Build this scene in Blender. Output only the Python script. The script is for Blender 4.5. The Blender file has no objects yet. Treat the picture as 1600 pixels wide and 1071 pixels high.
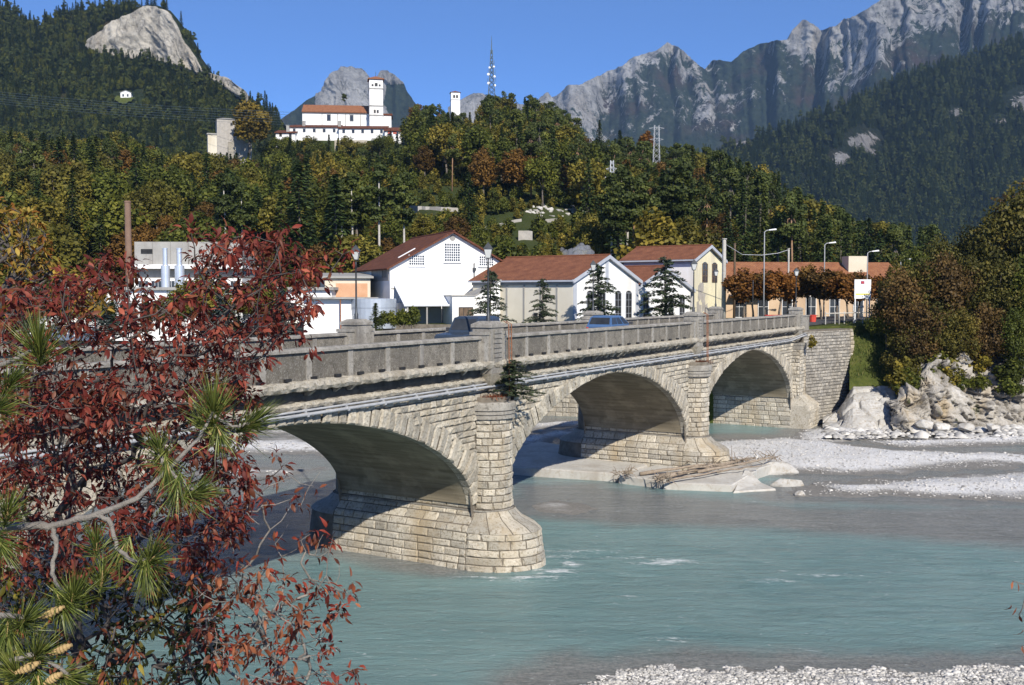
import bpy, math, random
import numpy as np
from mathutils import Vector
rnd = random.Random(7)
rng = np.random.default_rng(7)
SC = bpy.context.scene
COL = SC.collection
R = math.radians

# ------------------------------------------------------------------ camera, sky, sun, exposure
CAM = np.array([0.0, 0.0, 11.3])
PITCH = math.atan(77.1 / 1600)
cd = bpy.data.cameras.new('camera'); cd.lens = 36.0; cd.sensor_width = 36.0; cd.sensor_fit = 'HORIZONTAL'
cd.clip_start = 0.1; cd.clip_end = 20000
cam = bpy.data.objects.new('camera', cd); COL.objects.link(cam)
cam.location = CAM; cam.rotation_euler = (math.pi / 2 - PITCH, 0, 0)
SC.camera = cam
SUN_EL, SUN_AZ = R(34), math.atan2(0.33, -0.944)      # azimuth measured from +Y towards +X
W = bpy.data.worlds.new('World'); SC.world = W; W.use_nodes = True
wn = W.node_tree.nodes; bg = wn['Background']
sky = wn.new('ShaderNodeTexSky'); sky.sky_type = 'NISHITA'; sky.sun_disc = False
sky.sun_elevation = SUN_EL; sky.sun_rotation = SUN_AZ; sky.altitude = 1500
sky.air_density = 0.6; sky.dust_density = 0.0; sky.ozone_density = 10.0
W.node_tree.links.new(sky.outputs[0], bg.inputs[0]); bg.inputs[1].default_value = 0.15
sd = bpy.data.lights.new('sun', 'SUN'); sd.energy = 5.0; sd.angle = R(0.53); sd.color = (1.0, 0.94, 0.84)
sun = bpy.data.objects.new('sun', sd); COL.objects.link(sun); sun.location = (30, -60, 80)
tosun = Vector((math.sin(SUN_AZ) * math.cos(SUN_EL), math.cos(SUN_AZ) * math.cos(SUN_EL), math.sin(SUN_EL)))
sun.rotation_euler = (-tosun).to_track_quat('-Z', 'Y').to_euler()
SC.view_settings.view_transform = 'Standard'; SC.view_settings.look = 'None'
SC.view_settings.exposure = 0.32; SC.view_settings.gamma = 1.0; SC.view_settings.use_curve_mapping = False
SC.render.engine = 'CYCLES'
SC.cycles.max_bounces = 4; SC.cycles.diffuse_bounces = 2; SC.cycles.glossy_bounces = 2
SC.cycles.transmission_bounces = 4; SC.cycles.volume_bounces = 0; SC.cycles.transparent_max_bounces = 6
SC.cycles.use_denoising = True

# ------------------------------------------------------------------ survey helpers: bearings read off the photograph -> points of the place
cP, sP = math.cos(PITCH), math.sin(PITCH)
def ray(px, py):
    xc = (np.asarray(px, float) - 800) / 1600; yc = (535.5 - np.asarray(py, float)) / 1600
    xc, yc = np.broadcast_arrays(xc, yc)
    return np.stack([xc, cP + yc * sP, -sP + yc * cP], -1)
def P(px, py, Y):
    d = ray(px, py); t = np.asarray(Y) / d[..., 1]
    return CAM + d * t[..., None]
def G(px, py, z=0.0):
    d = ray(px, py); t = (z - CAM[2]) / d[..., 2]
    return CAM + d * t[..., None]
def Zat(py, Y): return 11.3 + (458.4 - py) / 1600 * Y
def Xat(px, Y): return (px - 800) / 1600 * Y

# ------------------------------------------------------------------ noise
def _h(ix, iy, iz, seed):
    n = (ix * 374761393 + iy * 668265263 + iz * 2147483647 + seed * 1274126177) & 0xFFFFFFFF
    n = ((n ^ (n >> 13)) * 1274126177) & 0xFFFFFFFF
    n = (n ^ (n >> 16)) & 0xFFFFFFFF
    return n / 4294967295.0
def vnoise(x, y, z=0.0, seed=0):
    x, y, z = np.broadcast_arrays(np.asarray(x, float), np.asarray(y, float), np.asarray(z, float))
    ix, iy, iz = np.floor(x).astype(np.int64), np.floor(y).astype(np.int64), np.floor(z).astype(np.int64)
    fx, fy, fz = x - ix, y - iy, z - iz
    fx, fy, fz = fx * fx * (3 - 2 * fx), fy * fy * (3 - 2 * fy), fz * fz * (3 - 2 * fz)
    r = 0
    for dx in (0, 1):
        for dy in (0, 1):
            for dz in (0, 1):
                w = (fx if dx else 1 - fx) * (fy if dy else 1 - fy) * (fz if dz else 1 - fz)
                r = r + w * _h(ix + dx, iy + dy, iz + dz, seed)
    return r * 2 - 1
def fbm(x, y, z=0.0, o=5, seed=0, gain=0.5, ridged=False):
    a, f, s, t = 1.0, 1.0, 0, 0
    for i in range(o):
        n = vnoise(np.asarray(x) * f, np.asarray(y) * f, np.asarray(z) * f, seed + i)
        if ridged: n = 1 - 2 * np.abs(n)
        s = s + a * n; t += a; a *= gain; f *= 2.03
    return s / t
def sstep(a, b, x):
    t = np.clip((np.asarray(x, float) - a) / (b - a), 0, 1); return t * t * (3 - 2 * t)

# ------------------------------------------------------------------ objects
WL = {}
def tag(o, label=None, cat=None, group=None, kind=None):
    if label: o['label'] = label
    if cat: o['category'] = cat
    if group: o['group'] = group
    if kind: o['kind'] = kind
    return o
def empty(name, loc, label=None, cat=None, group=None, parent=None, kind=None):
    o = bpy.data.objects.new(name, None); COL.objects.link(o); o.empty_display_size = 0.3
    loc = np.array(loc, float); WL[o.name] = loc
    if parent is not None: o.parent = parent; o.location = loc - WL[parent.name]
    else: o.location = loc
    return tag(o, label, cat, group, kind)
def make_mesh(name, V, F, mats, smooth=False, mi=None, tone=None, uv=None, attrs=None):
    me = bpy.data.meshes.new(name)
    V = np.asarray(V, np.float32)
    if isinstance(F, np.ndarray):
        k = F.shape[1]; n = len(F)
        me.vertices.add(len(V)); me.vertices.foreach_set('co', V.ravel())
        me.loops.add(n * k); me.loops.foreach_set('vertex_index', F.ravel().astype(np.int32))
        me.polygons.add(n); me.polygons.foreach_set('loop_start', np.arange(0, n * k, k, dtype=np.int32))
        me.update(calc_edges=True)
    else:
        me.from_pydata(V.tolist(), [], F)
    for m in (mats if isinstance(mats, (list, tuple)) else [mats]): me.materials.append(m)
    if mi is not None: me.polygons.foreach_set('material_index', np.asarray(mi, np.int32))
    if smooth: me.polygons.foreach_set('use_smooth', np.ones(len(me.polygons), bool))
    ats = dict(attrs or {})
    if tone is not None: ats['tone'] = tone
    for k_, v in ats.items():
        a = me.attributes.new(k_, 'FLOAT', 'POINT'); a.data.foreach_set('value', np.asarray(v, np.float32))
    if uv is not None:
        l = me.uv_layers.new(name='UVMap'); idx = np.zeros(len(me.loops), np.int32); me.loops.foreach_get('vertex_index', idx)
        l.data.foreach_set('uv', np.asarray(uv, np.float32)[idx].ravel())
    return me
def obj(name, V, F, mats, parent=None, label=None, cat=None, group=None, kind=None, base=True, **kw):
    V = np.asarray(V, float)
    c = (V.min(0) + V.max(0)) / 2
    if base and parent is None: c[2] = V[:, 2].min()
    me = make_mesh(name, V - c, F, mats, **kw)
    o = bpy.data.objects.new(name, me); COL.objects.link(o); WL[o.name] = c
    if parent is not None: o.parent = parent; o.location = c - WL[parent.name]
    else: o.location = c
    return tag(o, label, cat, group, kind)

class MB:
    """collects shapes for one mesh"""
    def __init__(s): s.V, s.F, s.T, s.n = [], [], [], 0
    def add(s, V, F, tone=0.5):
        V = np.asarray(V, float).reshape(-1, 3)
        s.V.append(V); s.F.extend([tuple(int(i) + s.n for i in f) for f in F])
        s.T.append(np.full(len(V), tone) if np.isscalar(tone) else np.asarray(tone)); s.n += len(V); return s
    def hexa(s, c8, tone=0.5):
        return s.add(c8, [(0, 3, 2, 1), (4, 5, 6, 7), (0, 1, 5, 4), (1, 2, 6, 5), (2, 3, 7, 6), (3, 0, 4, 7)], tone)
    def box(s, f, x0, x1, y0, y1, z0, z1, tone=0.5):
        c = [(x0, y0, z0), (x1, y0, z0), (x1, y1, z0), (x0, y1, z0), (x0, y0, z1), (x1, y0, z1), (x1, y1, z1), (x0, y1, z1)]
        return s.hexa([f(*p) for p in c], tone)
    def tube(s, pts, rad, n=8, cap=True, tone=0.5):
        pts = np.asarray(pts, float); m = len(pts); rad = np.broadcast_to(np.asarray(rad, float), (m,))
        V = []; prev = None
        for i in range(m):
            d = pts[min(i + 1, m - 1)] - pts[max(i - 1, 0)]; d = d / (np.linalg.norm(d) + 1e-9)
            if prev is None:
                a = np.cross(d, (0, 0, 1.0))
                if np.linalg.norm(a) < 1e-3: a = np.cross(d, (1.0, 0, 0))
            else: a = prev - d * np.dot(prev, d)
            a = a / (np.linalg.norm(a) + 1e-9); prev = a; b = np.cross(d, a)
            for k in range(n):
                t = 2 * math.pi * k / n; V.append(pts[i] + rad[i] * (a * math.cos(t) + b * math.sin(t)))
        F = [(i * n + k, i * n + (k + 1) % n, (i + 1) * n + (k + 1) % n, (i + 1) * n + k) for i in range(m - 1) for k in range(n)]
        if cap: F += [tuple(range(n))[::-1], tuple((m - 1) * n + k for k in range(n))]
        return s.add(V, F, tone)
    def grid(s, A, tone=0.5, flip=False):
        A = np.asarray(A, float); a, b = A.shape[:2]
        F = [(i * b + j, i * b + j + 1, (i + 1) * b + j + 1, (i + 1) * b + j) for i in range(a - 1) for j in range(b - 1)]
        if flip: F = [f[::-1] for f in F]
        return s.add(A.reshape(-1, 3), F, tone)
    def lathe(s, f, prof, n=16, t0=0, t1=2 * math.pi, tone=0.5):
        A = [[f(r * math.cos(t), r * math.sin(t), z) for t in np.linspace(t0, t1, n + 1)] for r, z in prof]
        return s.grid(A, tone)
    def build(s, name, mat, parent=None, tone=False, **kw):
        V = np.concatenate(s.V)
        return obj(name, V, s.F, mat, parent, tone=np.concatenate(s.T) if tone else None, **kw)
def frame(ox, oy, ex, ey=None, oz=0.0):
    ex = np.array(ex, float) / np.linalg.norm(ex); ey = np.array([-ex[1], ex[0]]) if ey is None else np.array(ey, float) / np.linalg.norm(ey)
    def f(x, y, z): return np.array([ox + ex[0] * x + ey[0] * y, oy + ex[1] * x + ey[1] * y, oz + z])
    return f
WF = lambda x, y, z: np.array([x, y, z], float)
def copy_tree(o, parent=None):
    c = o.copy(); COL.objects.link(c); c.parent = parent
    for ch in list(o.children): copy_tree(ch, c)
    return c
def gridF(a, b):
    i, j = np.meshgrid(np.arange(a - 1), np.arange(b - 1), indexing='ij'); i, j = i.ravel(), j.ravel()
    return np.stack([i * b + j, i * b + j + 1, (i + 1) * b + j + 1, (i + 1) * b + j], -1)

# ------------------------------------------------------------------ materials
class NT:
    def __init__(s, name):
        s.m = bpy.data.materials.new(name); s.m.use_nodes = True; s.t = s.m.node_tree; s.n = s.t.nodes
        s.b = s.n['Principled BSDF']; s.out = s.n['Material Output']
    def l(s, a, b): s.t.links.new(a, b)
    def new(s, t, **k):
        n = s.n.new(t)
        for a, v in k.items(): setattr(n, a, v)
        return n
    def coord(s, kind='World', scale=(1, 1, 1)):
        if kind == 'World': o = s.new('ShaderNodeNewGeometry').outputs['Position']
        elif kind == 'UV': o = s.new('ShaderNodeTexCoord').outputs['UV']
        else: o = s.new('ShaderNodeTexCoord').outputs['Object']
        if scale != (1, 1, 1):
            m = s.new('ShaderNodeMapping'); m.inputs['Scale'].default_value = scale; s.l(o, m.inputs[0]); o = m.outputs[0]
        return o
    def noise(s, co, scale, detail=6, rough=.6, dist=0):
        n = s.new('ShaderNodeTexNoise'); s.l(co, n.inputs['Vector']); n.inputs['Scale'].default_value = scale
        n.inputs['Detail'].default_value = detail; n.inputs['Roughness'].default_value = rough; n.inputs['Distortion'].default_value = dist
        return n.outputs[0]
    def ramp(s, fac, stops):
        r = s.new('ShaderNodeValToRGB'); e = r.color_ramp.elements
        while len(e) < len(stops): e.new(0.5)
        for i, (p, c) in enumerate(stops): e[i].position = p; e[i].color = (c[0], c[1], c[2], 1) if hasattr(c, '__len__') else (c, c, c, 1)
        s.l(fac, r.inputs[0]); return r.outputs[0]
    def mix(s, fac, a, b, mode='MIX'):
        n = s.new('ShaderNodeMix', data_type='RGBA', blend_type=mode)
        for v, i in ((fac, 0), (a, 6), (b, 7)):
            if hasattr(v, 'is_output'): s.l(v, n.inputs[i])
            else: n.inputs[i].default_value = v if i == 0 else (v[0], v[1], v[2], 1)
        return n.outputs[2]
    def math(s, op, a, b=0.0):
        n = s.new('ShaderNodeMath', operation=op)
        for v, i in ((a, 0), (b, 1)):
            if hasattr(v, 'is_output'): s.l(v, n.inputs[i])
            else: n.inputs[i].default_value = v
        return n.outputs[0]
    def attr(s, name): return s.new('ShaderNodeAttribute', attribute_name=name).outputs['Fac']
    def rand(s): return s.new('ShaderNodeObjectInfo').outputs['Random']
    def bump(s, h, strength=.3, dist=.05):
        b = s.new('ShaderNodeBump'); b.inputs['Strength'].default_value = strength; b.inputs['Distance'].default_value = dist
        s.l(h, b.inputs['Height']); s.l(b.outputs[0], s.b.inputs['Normal'])
    def fin(s, col=None, rough=.8, spec=.3, metal=0):
        if col is not None:
            if hasattr(col, 'is_output'): s.l(col, s.b.inputs['Base Color'])
            else: s.b.inputs['Base Color'].default_value = (*col, 1)
        s.b.inputs['Roughness'].default_value = rough; s.b.inputs['Specular IOR Level'].default_value = spec; s.b.inputs['Metallic'].default_value = metal
        return s.m
MT = {}
def surf(name, c1, c2, scale=1.5, rough=.85, bump=0, bscale=15, c3=None, tone=0, rand=0, co='World', stretch=(1, 1, 1), metal=0, spec=.3, stain=None, sscale=.5):
    t = NT(name); co_ = t.coord(co, stretch)
    c = t.ramp(t.noise(co_, scale), [(.3, c1), (.7, c2)])
    if c3: c = t.mix(t.ramp(t.noise(co_, scale * 5, 5, .75), [(.5, 0), (.64, 1)]), c, c3)
    if tone: c = t.mix(1.0, c, t.ramp(t.attr('tone'), [(0, (1 - tone,) * 3), (1, (1 + tone * .4, 1 + tone * .33, 1 + tone * .2))]), 'MULTIPLY')
    if rand: c = t.mix(1.0, c, t.ramp(t.rand(), [(0, (1 - rand,) * 3), (1, (1, 1, 1))]), 'MULTIPLY')
    if stain:
        s2 = t.coord('World', (1, 1, .22)); c = t.mix(t.ramp(t.noise(s2, sscale, 5, .65), [(.5, 0), (.72, .85)]), c, stain)
    if bump: t.bump(t.noise(co_, bscale, 6, .7), bump, .05 if bump < .85 else .09)
    MT[name] = t.fin(c, rough, spec, metal); return MT[name]
def leafmat(name, c1, c2, c3=None, hue=.25, trans=.3, rough=.6, spec=.2):
    t = NT(name)
    c = t.ramp(t.attr('tone'), [(0, c1), (1, c2)] if c3 is None else [(0, c1), (.55, c2), (1, c3)])
    r = t.rand(); c = t.mix(1.0, c, t.ramp(r, [(0, (1 - hue, 1 - hue, 1 - hue)), (.5, (1, 1, 1)), (1, (1 + hue * .8, 1 + hue * .4, 1))]), 'MULTIPLY')
    t.fin(c, rough, spec)
    if trans:
        tr = t.new('ShaderNodeBsdfTranslucent'); t.l(c, tr.inputs[0]); mx = t.new('ShaderNodeMixShader'); mx.inputs[0].default_value = trans
        t.l(t.b.outputs[0], mx.inputs[1]); t.l(tr.outputs[0], mx.inputs[2]); t.l(mx.outputs[0], t.out.inputs[0])
    MT[name] = t.m; return t.m

surf('stone', (.50, .455, .37), (.66, .62, .54), 1.7, .9, .9, 16, c3=(.30, .255, .185), tone=.36, stain=(.40, .31, .19), sscale=.5)
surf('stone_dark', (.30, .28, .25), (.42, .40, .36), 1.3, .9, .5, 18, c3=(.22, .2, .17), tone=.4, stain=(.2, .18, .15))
surf('rough_stone', (.42, .38, .305), (.60, .56, .475), 2.2, .95, 1.0, 9, c3=(.28, .24, .18), tone=.35, stain=(.27, .23, .17), sscale=.8)
surf('soot', (.05, .045, .04), (.13, .12, .10), 2.5, .95, .6, 9)  # near-black stone: the deep shade under the ledge put into the colour
surf('mortar', (.10, .085, .065), (.22, .19, .15), 2, .95, .3, 12)
surf('concrete', (.23, .212, .18), (.38, .355, .31), 1.6, .9, .5, 22, c3=(.17, .155, .13), stain=(.15, .137, .12), sscale=1.3)
surf('pebbledash', (.14, .125, .098), (.29, .26, .21), 3.5, .95, 1.0, 30, c3=(.44, .41, .36), rand=.22, stain=(.13, .118, .10), sscale=1.6)
surf('pale_concrete', (.42, .40, .36), (.56, .54, .49), .8, .9, .3, 12, c3=(.4, .36, .3), stain=(.34, .3, .25))
surf('asphalt', (.05, .05, .05), (.08, .08, .08), 1, .9, .2, 40)
surf('gravel', (.42, .41, .39), (.66, .65, .63), .9, .95, .9, 9, c3=(.32, .31, .29))
surf('pebble', (.44, .43, .41), (.66, .65, .635), .7, .9, .3, 20, tone=.5)
surf('boulder', (.42, .40, .36), (.62, .60, .56), .8, .9, .8, 5, c3=(.38, .33, .26), rand=.2)
surf('white_wall', (.76, .75, .72), (.84, .83, .81), .35, .85, .1, 20, stain=(.62, .59, .53), sscale=.25)
surf('cream_wall', (.60, .55, .44), (.68, .63, .52), .4, .9, .1, 20, stain=(.5, .44, .33), sscale=.3)
surf('yellow_wall', (.66, .60, .40), (.75, .69, .48), .4, .9, .1, 20, c3=None, stain=(.42, .38, .33), sscale=.35)
surf('peach_wall', (.48, .34, .22), (.58, .43, .29), .4, .9, stain=(.36, .26, .18))
surf('bare_plaster', (.30, .28, .25), (.42, .39, .35), 1.5, .95, .3, 12)
surf('beige_wall', (.55, .48, .36), (.64, .57, .45), .5, .9)
surf('brick_wall', (.50, .26, .14), (.60, .36, .22), 1.2, .9)
surf('grey_wall', (.27, .26, .24), (.37, .36, .33), .5, .9, stain=(.2, .18, .16))
surf('trim', (.36, .38, .42), (.46, .48, .52), 1, .7)
surf('white_roof', (.72, .73, .74), (.8, .81, .82), .6, .5)
surf('steel', (.62, .65, .68), (.72, .74, .77), 1, .35, metal=.6)
surf('galvanised', (.30, .305, .31), (.42, .425, .43), 3, .55)
surf('tank_metal', (.36, .40, .45), (.46, .50, .55), 1, .5, metal=.3)
surf('rust', (.20, .08, .04), (.36, .16, .08), 4, .9, c3=(.12, .05, .03))
surf('rust_chimney', (.17, .105, .075), (.24, .155, .11), 1, .8, stain=(.14, .08, .05))
surf('lamp_iron', (.05, .055, .06), (.09, .095, .1), 3, .5, metal=.4)
surf('dark', (.012, .012, .014), (.03, .03, .03), 2, .6)
surf('window_dark', (.02, .022, .026), (.05, .055, .06), 1, .15, spec=.6)
surf('wood_dark', (.10, .065, .04), (.17, .12, .08), 3, .8)
surf('shutter_red', (.35, .08, .06), (.45, .12, .08), 2, .8)
surf('driftwood', (.22, .17, .12), (.40, .33, .26), 5, .95, .5, 20, c3=(.13, .1, .07))
surf('bark', (.09, .075, .06), (.17, .145, .12), 5, .95, .8, 14)
surf('bark_pale', (.34, .31, .27), (.5, .47, .42), 4, .9, .4, 10)
surf('bark_orange', (.20, .11, .06), (.32, .2, .12), 3, .95, .4, 10)
surf('twig', (.17, .15, .125), (.33, .30, .26), 9, .9, .6, 60)
surf('twig_dark', (.05, .042, .037), (.11, .095, .085), 9, .9)
surf('lattice_grey', (.45, .46, .47), (.6, .61, .62), 1, .6, metal=.2)
surf('lattice_dark', (.06, .085, .1), (.12, .16, .18), 1, .6)
surf('white_paint', (.74, .74, .73), (.82, .82, .81), 2, .6)
surf('red_paint', (.5, .05, .035), (.6, .08, .05), 2, .6)
surf('purple_print', (.22, .03, .10), (.32, .04, .14), 2, .6)
surf('yellow_print', (.70, .58, .05), (.78, .66, .10), 2, .6)
surf('blue_print', (.35, .45, .68), (.45, .55, .76), 2, .6)
surf('tyre', (.015, .015, .015), (.03, .03, .03), 8, .85)
surf('jeep_paint', (.03, .045, .068), (.042, .058, .085), 2, .25, spec=.6)
surf('car_paint', (.06, .12, .24), (.075, .14, .27), 2, .25, spec=.6)
surf('bumper', (.05, .05, .055), (.08, .08, .085), 2, .6)
surf('glass_pane', (.45, .46, .44), (.6, .6, .57), 1, .2)
surf('soil', (.10, .08, .05), (.18, .15, .10), .7, .95, .5, 6)
surf('pine_cone', (.30, .20, .09), (.45, .32, .14), 30, .8)

def tiles(name, c1, c2, c3):
    t = NT(name); co = t.coord('UV'); w = t.new('ShaderNodeTexWave', wave_type='BANDS', bands_direction='X'); t.l(co, w.inputs[0])
    w.inputs['Scale'].default_value = 1.6; w.inputs['Distortion'].default_value = .6; w.inputs['Detail'].default_value = 1
    n = t.noise(co, 1.1, 7, .7); n2 = t.noise(co, 7, 3, .6)
    c = t.ramp(n, [(.3, c1), (.7, c2)]); c = t.mix(t.ramp(n2, [(.45, 0), (.7, .8)]), c, c3); c = t.mix(.35, c, t.ramp(w.outputs[1], [(0, .25), (1, 1)]), 'MULTIPLY')
    t.bump(w.outputs[1], .8, .06); MT[name] = t.fin(c, .9, .2)
tiles('roof_tile', (.17, .06, .032), (.37, .15, .075), (.11, .055, .04))
tiles('roof_brown', (.11, .04, .025), (.25, .095, .05), (.075, .038, .03))
tiles('roof_orange', (.24, .085, .04), (.46, .21, .10), (.17, .08, .05))

# soffit: board-marked, water-stained
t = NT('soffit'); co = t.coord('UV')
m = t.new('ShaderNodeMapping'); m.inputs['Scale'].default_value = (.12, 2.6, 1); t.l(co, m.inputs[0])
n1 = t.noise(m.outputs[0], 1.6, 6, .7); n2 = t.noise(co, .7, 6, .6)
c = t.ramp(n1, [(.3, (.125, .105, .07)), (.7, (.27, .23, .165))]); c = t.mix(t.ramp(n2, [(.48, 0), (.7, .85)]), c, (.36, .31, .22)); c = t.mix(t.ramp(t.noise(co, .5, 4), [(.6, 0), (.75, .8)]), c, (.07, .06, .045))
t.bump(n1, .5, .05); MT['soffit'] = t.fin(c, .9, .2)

# water: milky turquoise where deep, greyer over the shoals (attribute shoal), white where it breaks (attribute foam)
t = NT('river_water'); co = t.coord('World')
sh = t.attr('shoal'); fo = t.attr('foam')
big = t.noise(co, .06, 4, .55); 
deep = t.ramp(big, [(.35, (.145, .25, .25)), (.65, (.19, .305, .30))])
gm = t.noise(co, 5.5, 3, .7)
shal = t.ramp(gm, [(.35, (.145, .16, .157)), (.65, (.245, .25, .24))])
shn = t.math('ADD', sh, t.math('MULTIPLY', t.math('SUBTRACT', t.noise(co, .22, 5, .6), .5), .9))
c = t.mix(t.ramp(shn, [(.15, 0), (.85, 1)]), deep, shal)
fs = t.coord('World', (.55, 1.6, 1)); fn = t.noise(fs, 3.2, 8, .78, 1.0)
fm = t.math('ADD', fo, t.math('MULTIPLY', t.math('SUBTRACT', fn, .5), 2.6))
fmask = t.ramp(fm, [(.28, 0), (.60, .95)])
fleck = t.ramp(t.noise(t.coord('World', (.7, 2.2, 1)), 1.5, 9, .72, .4), [(.62, 0), (.72, .5)])
cur = t.noise(t.coord('World', (.10, .9, 1)), .9, 7, .7, .8); c = t.mix(1.0, c, t.ramp(cur, [(.3, (.80, .82, .83)), (.7, (1.16, 1.14, 1.12))]), 'MULTIPLY')
c = t.mix(fleck, c, (.55, .66, .66)); c = t.mix(fmask, c, (.78, .82, .82))
m = t.new('ShaderNodeMapping'); m.inputs['Scale'].default_value = (.55, 1.5, 1); m.inputs['Rotation'].default_value = (0, 0, R(-12)); t.l(co, m.inputs[0])
w1 = t.noise(m.outputs[0], 1.3, 10, .74, .5)
b = t.new('ShaderNodeBump'); b.inputs['Strength'].default_value = .9; b.inputs['Distance'].default_value = .26; t.l(w1, b.inputs['Height']); t.l(b.outputs[0], t.b.inputs['Normal'])
MT['river_water'] = t.fin(c, .14, .5); t.b.inputs['IOR'].default_value = 1.33

# river bed: pale limestone gravel, darker where wet (attribute wet)
t = NT('riverbed'); co = t.coord('World')
n1 = t.noise(co, .35, 5, .6); n2 = t.noise(co, 6, 5, .8)
c = t.ramp(n2, [(.3, (.30, .29, .275)), (.47, (.64, .63, .615)), (.7, (.80, .795, .785))]); c = t.mix(t.ramp(n1, [(.4, 0), (.7, .45)]), c, (.62, .585, .53))
c = t.mix(t.attr('wet'), c, t.ramp(n2, [(.3, (.15, .14, .125)), (.7, (.3, .285, .255))]))
t.bump(n2, .9, .1); MT['riverbed'] = t.fin(c, .9, .2)

def mountain_mat(name, fa, fb, fc, ra, rb, fscale, rscale):
    t = NT(name); co = t.coord('World'); st = t.coord('World', (1, 1, .35))
    n = t.noise(co, fscale, 4, .7); f = t.ramp(n, [(.35, fa), (.62, fb)]); f = t.mix(t.ramp(t.noise(co, fscale * .13, 5), [(.52, 0), (.68, .8)]), f, fc)
    r1 = t.noise(st, rscale, 8, .72); r = t.ramp(r1, [(.3, ra), (.62, rb)]); 
    r = t.mix(t.ramp(t.noise(st, rscale * .3, 4), [(.5, 0), (.7, .5)]), r, (rb[0] * .9, rb[1] * .78, rb[2] * .62))
    mk = t.math('ADD', t.attr('rock'), t.math('MULTIPLY', t.math('SUBTRACT', t.noise(st, rscale * 1.6, 9, .8), .5), 2.6))
    cr = t.ramp(t.noise(t.coord('World', (1, 1, .5)), rscale * 2.6, 9, .8, .8), [(.36, (.22, .22, .24)), (.5, (1, 1, 1))]); r = t.mix(.85, r, cr, 'MULTIPLY')
    c = t.mix(t.ramp(mk, [(.46, 0), (.54, 1)]), f, r); t.bump(t.noise(co, rscale * 1.3, 9, .75), 1.0, 22 if rscale < .05 else 7); MT[name] = t.fin(c, .95, .1)
mountain_mat('mountain_near', (.018, .028, .012), (.038, .052, .02), (.075, .055, .022), (.32, .295, .25), (.64, .59, .50), .16, .05)
mountain_mat('mountain_side', (.016, .024, .015), (.034, .046, .024), (.05, .042, .026), (.22, .21, .2), (.46, .44, .42), .11, .035)
mountain_mat('mountain_far', (.022, .034, .026), (.045, .06, .04), (.075, .05, .045), (.17, .17, .175), (.46, .455, .445), .06, .022)
t = NT('hill_ground'); co = t.coord('World'); c = t.ramp(t.noise(co, .08, 6, .6), [(.3, (.03, .045, .012)), (.55, (.05, .06, .02)), (.75, (.075, .06, .025))]); t.bump(t.noise(co, 1.2, 5, .7), .8, .5); MT['hill_ground'] = t.fin(c, .95, .1)
t = NT('grass'); co = t.coord('World'); c = t.ramp(t.noise(co, .9, 7, .75), [(.3, (.035, .05, .012)), (.55, (.085, .10, .024)), (.75, (.15, .125, .05))]); t.bump(t.noise(co, 12, 4, .7), .8, .15); MT['grass'] = t.fin(c, .95, .1)
t = NT('cliff_rock'); co = t.coord('World', (1, 1, .5)); n = t.noise(co, .55, 9, .72, .3); c = t.ramp(n, [(.34, (.10, .09, .075)), (.46, (.34, .31, .265)), (.7, (.60, .57, .52))]); c = t.mix(t.ramp(t.noise(co, .35, 5), [(.55, 0), (.72, .75)]), c, (.5, .38, .22)); c = t.mix(t.ramp(t.noise(co, .8, 6, .6), [(.58, 0), (.66, .9)]), c, (.05, .06, .02)); t.bump(n, .9, .5); MT['cliff_rock'] = t.fin(c, .95, .1)

leafmat('spruce_leaf', (.014, .027, .008), (.043, .068, .019), (.09, .115, .03), .35, .1)
leafmat('golden_leaf', (.07, .05, .008), (.19, .135, .02), (.32, .22, .035), .2, .25)
leafmat('pine_leaf', (.022, .033, .008), (.064, .082, .018), (.13, .145, .032), .3, .15)
leafmat('blue_spruce_leaf', (.022, .034, .032), (.05, .072, .066), (.085, .115, .105), .2, .1)
leafmat('green_leaf', (.028, .038, .006), (.088, .105, .015), (.18, .185, .03), .35, .25)
leafmat('olive_leaf', (.05, .05, .007), (.145, .13, .02), (.27, .22, .038), .35, .25)
leafmat('autumn_leaf', (.042, .026, .007), (.125, .072, .016), (.22, .125, .028), .35, .25)
leafmat('orange_leaf', (.07, .028, .006), (.19, .08, .015), (.30, .14, .03), .25, .3)
leafmat('cedar_leaf', (.02, .03, .016), (.05, .07, .035), (.10, .125, .06), .2, .15)
leafmat('yellow_leaf', (.10, .055, .012), (.28, .17, .03), (.46, .33, .07), .2, .35)
leafmat('red_leaf', (.05, .010, .008), (.19, .030, .021), (.44, .12, .07), .4, .38, .6, .3)
leafmat('rust_leaf', (.07, .022, .012), (.20, .062, .03), (.32, .12, .055), .3, .3, .5, .3)
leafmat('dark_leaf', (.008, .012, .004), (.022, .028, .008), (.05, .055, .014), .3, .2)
leafmat('needle', (.035, .055, .010), (.10, .135, .024), (.27, .30, .08), .15, .25, .45, .4)
leafmat('oak_shrub_leaf', (.032, .034, .007), (.095, .088, .017), (.20, .16, .035), .35, .25)
leafmat('rust_shrub_leaf', (.038, .024, .008), (.105, .064, .019), (.20, .12, .036), .3, .25)
leafmat('grass_leaf', (.03, .05, .01), (.09, .12, .025), (.2, .18, .06), .2, .2)

# ------------------------------------------------------------------ bridge frame (needed by the terrain too): a along the bridge, u across it, z up
BO = np.array([-1.0, 43.0]); BA = np.array([.4985, .8669]); BU = np.array([-.8669, .4985]); BW = 7.0
def B(a, u, z):
    a, u, z = np.broadcast_arrays(np.asarray(a, float), np.asarray(u, float), np.asarray(z, float))
    return np.stack([BO[0] + BA[0] * a + BU[0] * u, BO[1] + BA[1] * a + BU[1] * u, z], -1)

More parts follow.
